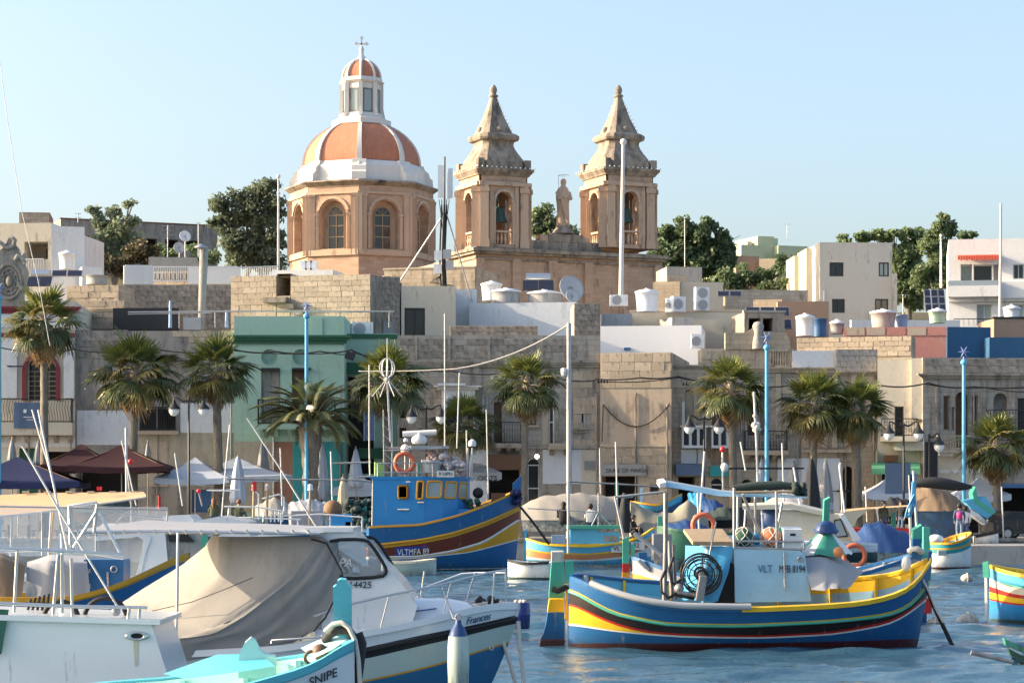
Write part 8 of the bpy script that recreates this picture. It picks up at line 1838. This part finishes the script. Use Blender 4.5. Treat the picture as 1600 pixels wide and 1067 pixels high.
# ---- white cruiser with clear curtains
B = Boat('cabin_cruiser', 'white cruiser with clear plastic curtains behind the blue locker boat', 230, 985, 52, yaw=0); f = lambda *p: tab(B, p)
hull(B, B.at(-80,0).x, B.at(560,0).x, 2.6, [('gel', f((-80,900),(200,900),(420,880),(560,850)))], plan='transom', full=.9, inner=('gel','gel'), gun='gel', depth=.2, n=24, p=.3)
B.surf('clear_curtain', [[(-40,790,-.9),(110,795,-.9),(262,797,-.9)], [(-40,868,-.95),(110,870,-.95),(262,880,-.95)]], 'clear_film', 14, 6, 0, .04, 3); B.surf('clear_curtain', [[(-40,786,.9),(110,790,.9),(262,792,.9)], [(-40,868,.95),(110,868,.95),(262,872,.95)]], 'clear_film', 14, 6, 0, .04, 5)
B.tubes('curtain_frame', [[(-40,790,-.92),(262,796,-.92)], [(110,790,-.92),(112,870,-.95)], [(66,800,-.92),(66,868,-.95)], [(262,796,-.92),(260,850,-.95)], [(150,790,-.9),(150,868,-.92)], [(178,840,-.95),(180,820,-.9),(195,802,-.85),(255,810,-.6)], [(80,800,-.7),(76,868,-.8)]], .022, 'galv'); B.tube('yellow_pole', [(83,800,-.6),(78,868,-.7)], .025, 'b_ochre')
B.poly('cabin_pillar', [(150,838),(225,832),(236,840),(228,862),(214,925),(205,925),(222,862),(226,845),(216,838),(150,845)], -1.0, -.9, 'gel'); B.poly('cabin_front', [(225,832),(258,832),(264,900),(216,925)], -.98, .8, 'gel'); B.surf('inside_curtain', [[(152,842,-.7),(224,840,-.7)], [(150,930,-.75),(214,930,-.75)]], 'tarp_grey', 20, 6, 0, .05, 6)
B.surf('cabin_roof', [[(150,828,-1.0),(250,822,-1.0),(330,830,-.9)], [(160,818,.9),(250,815,.9),(330,822,.9)]], 'gel', 8, 3); B.poly('saloon', [(258,840),(300,830),(318,834),(320,900),(258,900)], -.95, .9, 'plaster_grey')
B.poly('window', [(262,836),(292,834),(304,846),(264,846)], -1.0, -.96, 'rubber'); B.poly('roof_hump', [(255,806),(295,804),(303,812),(302,820),(258,820)], -.7, .7, 'gel'); B.poly('screen', [(300,815),(345,806),(388,815),(392,838),(310,838)], -.8, .8, 'gel'); B.poly('dark_screen', [(320,822),(338,818),(345,832),(318,834)], -.83, -.81, 'pane'); B.box('green_post', 315, 836, 325, 856, -1.05, -.98, 'b_green')
# ---- tan canopy boat
B = Boat('fishing_boat', 'boat with wide tan canvas canopy at the left edge', 100, 970, 56)
B.surf('canopy', [[(-60,812,-1.0),(60,800,-1.0),(228,776,-1.0)], [(-60,796,0),(60,783,0),(228,772,0)], [(-60,776,1.0),(60,770,1.0),(224,768,1.0)]], 'canopy_tan', 14, 8, .03); B.tubes('canopy_frame', [[(-60,812,-1.02),(60,801,-1.02),(228,777,-1.02)], [(224,769,1.02),(-60,778,1.02)], [(18,806,-1.0),(16,900,-1.0)], [(205,780,-1.0),(204,900,-1.0)]], .026, 'galv'); q = MB(); 
for k in range(6): q.cbox(B.at(40+k*34, 768.5, .9), .16,.1,.05)
B.part('canopy_ties', q, 'canvas_cream'); q = MB(); q.box(-2.6,2.2,-1.1,1.1,-.3,.9); B.part('hull', q, 'b_white'); B.tubes('mast', [[(86,765,.3),(84,755,.3),(50,640,.6)]], .02, 'white_metal'); B.box('lamp', 151, 760, 157, 766, -.1, .1, 'lamp_red')
# ---- railed white workboat behind the Frances canopy
B = Boat('fishing_boat', 'white railed workboat with red and white mast lamps behind the Frances canopy', 420, 920, 72); f = lambda *p: tab(B, p)
hull(B, B.at(225,0).x, B.at(572,0).x, 2.4, [('b_white', f((225,850),(400,846),(570,842))), ('b_blue', f((225,838),(400,834),(570,828)))], inner=('b_white','b_white'), gun='b_white', depth=.2, n=18, p=.3)
B.tubes('rail', [[(350,791,-.9),(404,792,-.9),(444,799,-.9)], [(352,812,-.9),(405,809,-.9),(470,811,-.9)], [(444,799,.6),(444,777,.6),(436,772,.6),(410,779,.6)], [(404,792,.4),(404,772,.4),(396,766,.4)], [(440,806,-.9),(500,803,-.9),(566,808,-.9)], [(465,811,-.9),(466,830,-.9)], [(439,800,-.9),(439,830,-.9)], [(516,804,-.9),(516,826,-.9)], [(566,808,-.9),(566,830,-.9)], [(358,793,-.9),(356,812,-.9)], [(404,792,-.9),(404,812,-.9)]] + [[(412+k*6,800,.5),(411+k*6,815,.5)] for k in range(6)], .028, 'white_metal'); B.box('white_bench', 340, 808, 392, 815, -.95, .2, 'white_paint'); B.box('bench_base', 342, 815, 392, 822, -.9, .2, 'wood_pale'); B.box('bait_board', 455, 798, 502, 822, -.1, .0, 'plaster_lilac'); B.box('blue_tub', 516, 803, 548, 822, -.4, .3, 'b_cabin'); ball(B, 520, 796, .1, .3, 'wood', 'dark_bundle')
for px, yt, m, nm in ((397, 760, 'lamp_red', 'mast_lamp'), (485, 760, 'white_metal', 'mast_lamp'), (418, 766, 'net_white', 'mast_lamp')):
    B.tube('lamp_pole', [(px,765,-.3),(px-1,800,-.3),(px-1,832,-.3)], .045, 'wood_pale'); q = MB(); q.lathe([(.09,0),(.075,.12),(.08,.17),(.03,.2)], 12, B.at(px, 766, -.3)); B.part(nm, q, m)
B.box('red_lamp_head', 394.5, 752, 400, 760, -.37, -.23, 'lamp_red'); B.tube('diagonal_pole', [(386,653,-1.0),(440,735,-1.0),(500,832,-1.1)], [.020,.026,.032], 'pole_white', 8)
B.tubes('whip_pole', [[(359,663,.3),(350,760,.3),(346,812,.3)], [(190,688,.5),(213,790,.5)], [(273,708,.5),(285,790,.5)], [(324,766,.3),(366,767,.3)], [(323,766,.3),(375,765,.3)]], .022, 'white_metal'); B.tubes('red_lamp_pole', [[(311,770,.2),(316,790,.2)], [(198,720,.8),(205,790,.8)]], .03, 'grey_metal'); ball(B, 310.5, 767, .2, .07, 'lamp_red', 'red_lamp'); ball(B, 204, 721, .8, .09, 'lamp_red', 'red_lamp'); B.box('white_float', 540, 815, 549, 832, -.4, -.2, 'b_white')
stick('white_pole', 'thin white pole standing right of the maroon parasols', 'pole', [(197,668),(198,770)], 100, .06, 'pole_white'); stick('fishing_line', 'long thin rigging line slanting up at the far left', 'line', [(-8,40),(12,190),(34,330),(60,440),(78,540)], 60, .010, 'pole_white', 5); stick('striped_pole', 'short red and white pole near the street lamp foot', 'pole', [(249,774),(249,795)], 100, .07, 'lamp_red')
for k, (px, yt, yb, d, lb) in enumerate(((962,690,800,96,'thin mast at the left corner of the plain tan house'), (1222,692,785,95,'bare mast left of the grey folded parasol'), (1313,722,800,93,'thin mast beside the black furled canvas'), (1352,760,815,105,'short thin mast behind the navy tarpaulin'), (1090,770,840,70,'white upright left of the orange life ring'), (1420,742,800,108,'thin mast before the green awning shop'), (1565,760,840,112,'grey sign post by the low right palm'), (438,700,790,100,'thin mast before the peeling house base'), (517,705,800,90,'thin mast left of the date palm trunk'), (760,640,770,115,'thin mast under the closed white balcony'))): stick('mast', lb, 'mast', [(px,yt),(px+3,yb)], d, .035, 'pole_white')
stick('lamp_stand', 'white pole lamp with red top behind the pale plank', 'pole', [(1129,706),(1129,735),(1130,765)], 90, .045, 'pole_white'); stick('mast', 'thin white mast with rag behind the long pale plank', 'mast', [(1178,612),(1182,690),(1184,760)], 88, .05, 'pole_white'); stick('mast', 'thin mast before the plain tan house door', 'mast', [(1101,705),(1094,800)], 90, .045, 'pole_white'); stick('mast', 'thin short mast left of the thin white mast with rag', 'mast', [(1157,690),(1165,735)], 88, .035, 'pole_white')
q = MB(); rs = random.Random(8)
for k in range(9): q.ball((rs.uniform(-.12,.12), rs.uniform(-.1,.1), rs.uniform(-.3,.3)), rs.uniform(.07,.13), 7, 5)
solo('rag', q, M['rope'], 'white rag tied to the thin mast before the iron balcony house', 'rag', P(1183, 662, 88)); q = MB(); q.ball((0,0,0), .12, 10, 6); solo('red_lamp', q, M['lamp_red'], 'red lamp on top of the white pole lamp', 'lamp', P(1129, 702, 90)); q = MB(); q.ball((0,0,0), .16, 10, 6, sz=1.2); solo('white_lamp', q, M['white_metal'], 'white lamp head beside the white pole lamp', 'lamp', P(1132, 730, 90))
q = MB(); q.box(-1.6,1.6,-.6,.6,0,.07); solo('dark_canopy', q, M['canvas_dark'], 'flat dark boat canopy before the arched doors behind masts', 'canopy', P(1195, 733, 98))
# ---- buoys
for px, py, r, m, lb in ((1512,970,.24,'buoy_dirty','grubby round white buoy near the right-edge luzzu'), (1460,973,.16,'b_cream','small cream buoy right of the blue luzzu bow'), (1511,903,.2,'buoy_dirty','far white buoy in front of the jetty')):
    Yb = 3.5*3600/(py+4-766); c = P(px, py, Yb); q = MB(); q.ball((0,0,0), r, 16, 10, sx=1.25, sz=.85); t = thing('buoy', lb, 'buoy', c, 0, 'mooring buoys'); part('float', q, M[m], t); q = MB(); q.torus((0,0,0), r*1.0, .02, 16, 5, 'x'); part('strap', q, M['rope'], t)
# ================================================================ PEOPLE
paint('skin', (.42,.25,.17), .6, .1, bump=0); paint('hair_dark', (.02,.014,.010), .7, .2); paint('hair_red', (.20,.08,.035), .7, .3); paint('cloth_black', (.018,.018,.022), .85, .2); paint('cloth_white', (.66,.65,.64), .85, .1); paint('denim', (.07,.11,.19), .85, .2); paint('denim_light', (.16,.22,.32), .85, .2); paint('pink', (.62,.03,.20), .6, .15); paint('cloth_olive', (.10,.11,.06), .85, .2)
def person(label, px, pyfeet, Y, pose, top, legs, hair, rz=0, h=1.68, long_hair=False, bag=None, group=None):
    a = P(px, pyfeet, Y); t = thing('person', label, 'person', a, rz, group); k = h/1.7; seat = pose == 'sit'
    hip = .95 if not seat else .16; J = {}
    J['pel'] = (0,0,hip); J['sp'] = (0,.02,hip+.22); J['ch'] = (0,.02 if not seat else -.02,hip+.42); J['nk'] = (0,0 if not seat else -.05,hip+.56); J['hd'] = (0,-.02 if not seat else -.08,hip+.70); J['ht'] = (0,-.02 if not seat else -.09,hip+.80)
    E = [('pel','sp'),('sp','ch'),('ch','nk'),('nk','hd'),('hd','ht')]; Rd = {'pel':.155,'sp':.13,'ch':.15,'nk':.055,'hd':.095,'ht':.075}
    for s_, n in ((-1,'l'),(1,'r')):
        if seat: J['hp'+n]=(s_*.10,-.02,hip); J['kn'+n]=(s_*.14,-.40,hip+.26); J['an'+n]=(s_*.13,-.52,hip-.12); J['to'+n]=(s_*.14,-.68,hip-.15)
        else:
            st = .10*s_ if pose == 'walk' else 0; J['hp'+n]=(s_*.09,0,hip-.05); J['kn'+n]=(s_*.10,-.05-st*.6,hip*.52); J['an'+n]=(s_*.10,.02+st,.09); J['to'+n]=(s_*.11,-.14+st,.04)
        J['sh'+n]=(s_*.19,J['ch'][1],hip+.49); J['el'+n]=(s_*.25,(.05 if not seat else -.12),hip+.22); J['wr'+n]=(s_*.22,(-.08 if not seat else -.34),hip+(.0 if not seat else .24)); J['hn'+n]=(s_*.21,(-.12 if not seat else -.42),hip+(-.08 if not seat else .25))
        E += [('pel','hp'+n),('hp'+n,'kn'+n),('kn'+n,'an'+n),('an'+n,'to'+n),('ch','sh'+n),('sh'+n,'el'+n),('el'+n,'wr'+n),('wr'+n,'hn'+n)]; Rd.update({'hp'+n:.095,'kn'+n:.065,'an'+n:.045,'to'+n:.04,'sh'+n:.065,'el'+n:.048,'wr'+n:.033,'hn'+n:.035})
    ks = list(J); me = bpy.data.meshes.new('body'); me.from_pydata([tuple(c*k for c in J[x]) for x in ks], [(ks.index(x), ks.index(y)) for x, y in E], []); o = bpy.data.objects.new('body', me); COL.objects.link(o)
    m1 = o.modifiers.new('skin','SKIN'); 
    for i, x in enumerate(ks): me.skin_vertices[0].data[i].radius = (Rd[x]*k*(1.15 if x in ('pel','ch','sp') else 1), Rd[x]*k*(.8 if x in ('pel','ch','sp') else 1)); me.skin_vertices[0].data[i].use_root = (x == 'pel')
    m2 = o.modifiers.new('sub','SUBSURF'); m2.levels = 2; m2.render_levels = 2
    dg = bpy.context.evaluated_depsgraph_get(); nm = bpy.data.meshes.new_from_object(o.evaluated_get(dg)); bpy.data.objects.remove(o); nm.name = 'body'
    nm.materials.clear()
    for m in ('skin', top, legs, 'rubber'): nm.materials.append(M[m])
    wr = [Vector(J['hn'+n])*k for n in 'lr']; an = [Vector(J['to'+n])*k for n in 'lr']
    for p in nm.polygons:
        c = p.center; p.use_smooth = True
        if c.z > (hip+.57)*k: p.material_index = 0
        elif min((c-w).length for w in wr) < .10*k: p.material_index = 0
        elif min((c-w).length for w in an) < .15*k: p.material_index = 3
        elif c.z > (hip+.04)*k and not (seat and c.y < -.2*k and abs(c.x) < .19*k and c.z < (hip+.33)*k): p.material_index = 1
        else: p.material_index = 2
    link('body', nm, t)
    hd = Vector(J['hd'])*k; q = MB(); q.ball(hd + V(0,.02,.035)*k, .125*k, 14, 10, sz=1.08)
    if long_hair: q.tube([hd + V(0,.06,.02), hd + V(0,.10,-.15), hd + V(0,.10,-.38)], [.11,.12,.06], 10)
    # open the face side of the hair
    q.v = [tuple(Vector(v) if not (v[1] < hd.y - .05 and v[2] < hd.z + .06) else Vector((v[0], hd.y-.03, v[2]))) for v in q.v]; part('hair', q, M[hair], t)
    q = MB(); q.ball(hd + V(0,-.10,-.01)*k, .018*k, 8, 5); part('nose', q, M['skin'], t)
    q = MB()
    for s_ in (-1, 1): q.ball(hd + V(s_*.035,-.088,.02)*k, .011*k, 6, 4)
    part('eyes', q, M['rubber'], t)
    for n, w in zip('lr', wr):
        for j in range(5): 
            q = MB(); d = (w - Vector(J['wr'+n])*k).normalized(); sd_ = V(.018*(j-2),0,0)*k if j < 4 else V(-.03 if n == 'r' else .03,-.02,.02)*k; b0 = w + sd_*.8; q.tube([b0, b0 + d*.04*k + V(0,-.008,0), b0 + d*(.06-.004*abs(j-1.5))*k + V(0,-.02,-.005)*k], [.009*k,.008*k,.006*k], 5); part('finger', q, M['skin'], t)
    if bag: q = MB(); q.ball((0,.17*k,(hip+.30)*k), .15*k, 12, 8, sx=.95, sy=.65, sz=1.25); part('backpack', q, M[bag], t)
    return t
person('woman with long dark hair in black sitting with her back turned on the quay', 880, 822, 112.2, 'sit', 'cloth_black', 'cloth_black', 'hair_dark', R(170), 2.0, True); person('person in white top with dark hair sitting on the quay edge', 922, 822, 112.3, 'sit', 'cloth_white', 'denim', 'hair_dark', R(165), 1.85)
person('man in black jacket sitting low beside the furled dark sail', 988, 838, 108, 'sit', 'cloth_black', 'cloth_black', 'hair_dark', R(60), 1.7); person('person in denim walking away with a bright pink backpack', 1499, 846, 110, 'walk', 'denim', 'denim_light', 'hair_dark', R(172), 1.72, bag='pink'); person('companion in white just right of the pink backpack', 1508, 848, 111.5, 'walk', 'cloth_white', 'denim', 'hair_dark', R(175), 1.68)
person('person leaning under the cream canopy with a raised arm', 1381, 842, 103.5, 'stand', 'cloth_olive', 'denim', 'hair_dark', R(20), 1.6); person('person in dark clothes standing behind the cream canopy boat', 1408, 838, 109, 'stand', 'cloth_black', 'denim', 'hair_dark', R(-30), 1.6); person('person with long reddish hair sitting behind the railed workboat', 334, 812, 113.5, 'sit', 'cloth_olive', 'denim', 'hair_red', R(180), 1.8, True); person('second dark-haired person sitting behind the railed workboat', 372, 812, 113.5, 'sit', 'cloth_olive', 'denim', 'hair_red', R(150), 1.7)
# tables and clutter in the shade of the parasols
rs = random.Random(12)
for k, (px, lb) in enumerate(((30,'cafe table under the navy parasol'), (110,'cafe table under the left maroon parasol'), (180,'cafe table under the right maroon parasol'), (310,'cafe table under the left white parasol'), (385,'cafe table under the right white parasol'))):
    a = P(px, YH, 118.5); a.z = 1.0; t = thing('cafe_table', lb, 'table', a, 0, 'cafe tables on the quay'); q = MB(); q.box(-.6,.6,-.4,.4,.72,.76); part('table_top', q, M['canvas_cream'], t)
    for x in (-.5,.5): q = MB(); q.box(x-.03,x+.03,-.3,.3,0,.72); part('leg', q, M['wood'], t)
    for x in (-.9,.9):
        a2 = a + V(x,.1,0); c = thing('cafe_chair', ('dark chair at the left of the ' if x < 0 else 'dark chair at the right of the ') + lb, 'chair', a2, 0, 'cafe chairs on the quay'); q = MB(); q.box(-.22,.22,-.22,.22,.42,.46); part('seat', q, M['wood'], c); q = MB(); q.box(.18*(1 if x > 0 else -1)-.02,.18*(1 if x > 0 else -1)+.02,-.22,.22,.46,.9); part('backrest', q, M['wood'], c)
        for xx_ in (-.19,.19):
            for yy_ in (-.19,.19): q = MB(); q.beam((xx_,yy_,0),(xx_,yy_,.42),.035); part('leg', q, M['wood'], c)
# ================================================================ like things share a group
GR = {'town_house': 'town houses along the waterfront', 'house': 'houses behind the waterfront', 'roof_room': 'rooms on the roofs', 'wall': 'roof and garden walls', 'hut': 'huts below the lemon house', 'luzzu': 'painted luzzu boats', 'fishing_boat': 'fishing boats in the harbour', 'cabin_cruiser': 'white cabin cruisers', 'rowing_boat': 'small rowing boats', 'mast': 'thin boat masts', 'mooring_rope': 'mooring ropes', 'overhead_cable': 'cables along the house fronts', 'flagpole': 'white flagpoles', 'person': 'people on the quay and boats', 'carob_tree': 'carob trees on the hill', 'eucalyptus_tree': 'eucalyptus trees on the hill', 'pine_tree': 'pine trees on the hill', 'shrub': 'scrub on the hill', 'railing': 'roof railings', 'solar_array': 'solar panels on the roofs', 'solar_heater': 'solar water heaters', 'parked_car': 'parked cars', 'ruin': 'ruined stone structures', 'roof_wall': 'block parapet walls', 'parapet_wall': 'parapets on the waterfront row', 'vent_pipe': 'blue pipes on the roof', 'insulator_rack': 'insulators on the house corners', 'furled_sail': 'furled dark sail covers'}
for o in COL.objects:
    if o.parent is None and 'category' in o and 'group' not in o:
        g = GR.get(o.name.split('.')[0])
        if g: o['group'] = g
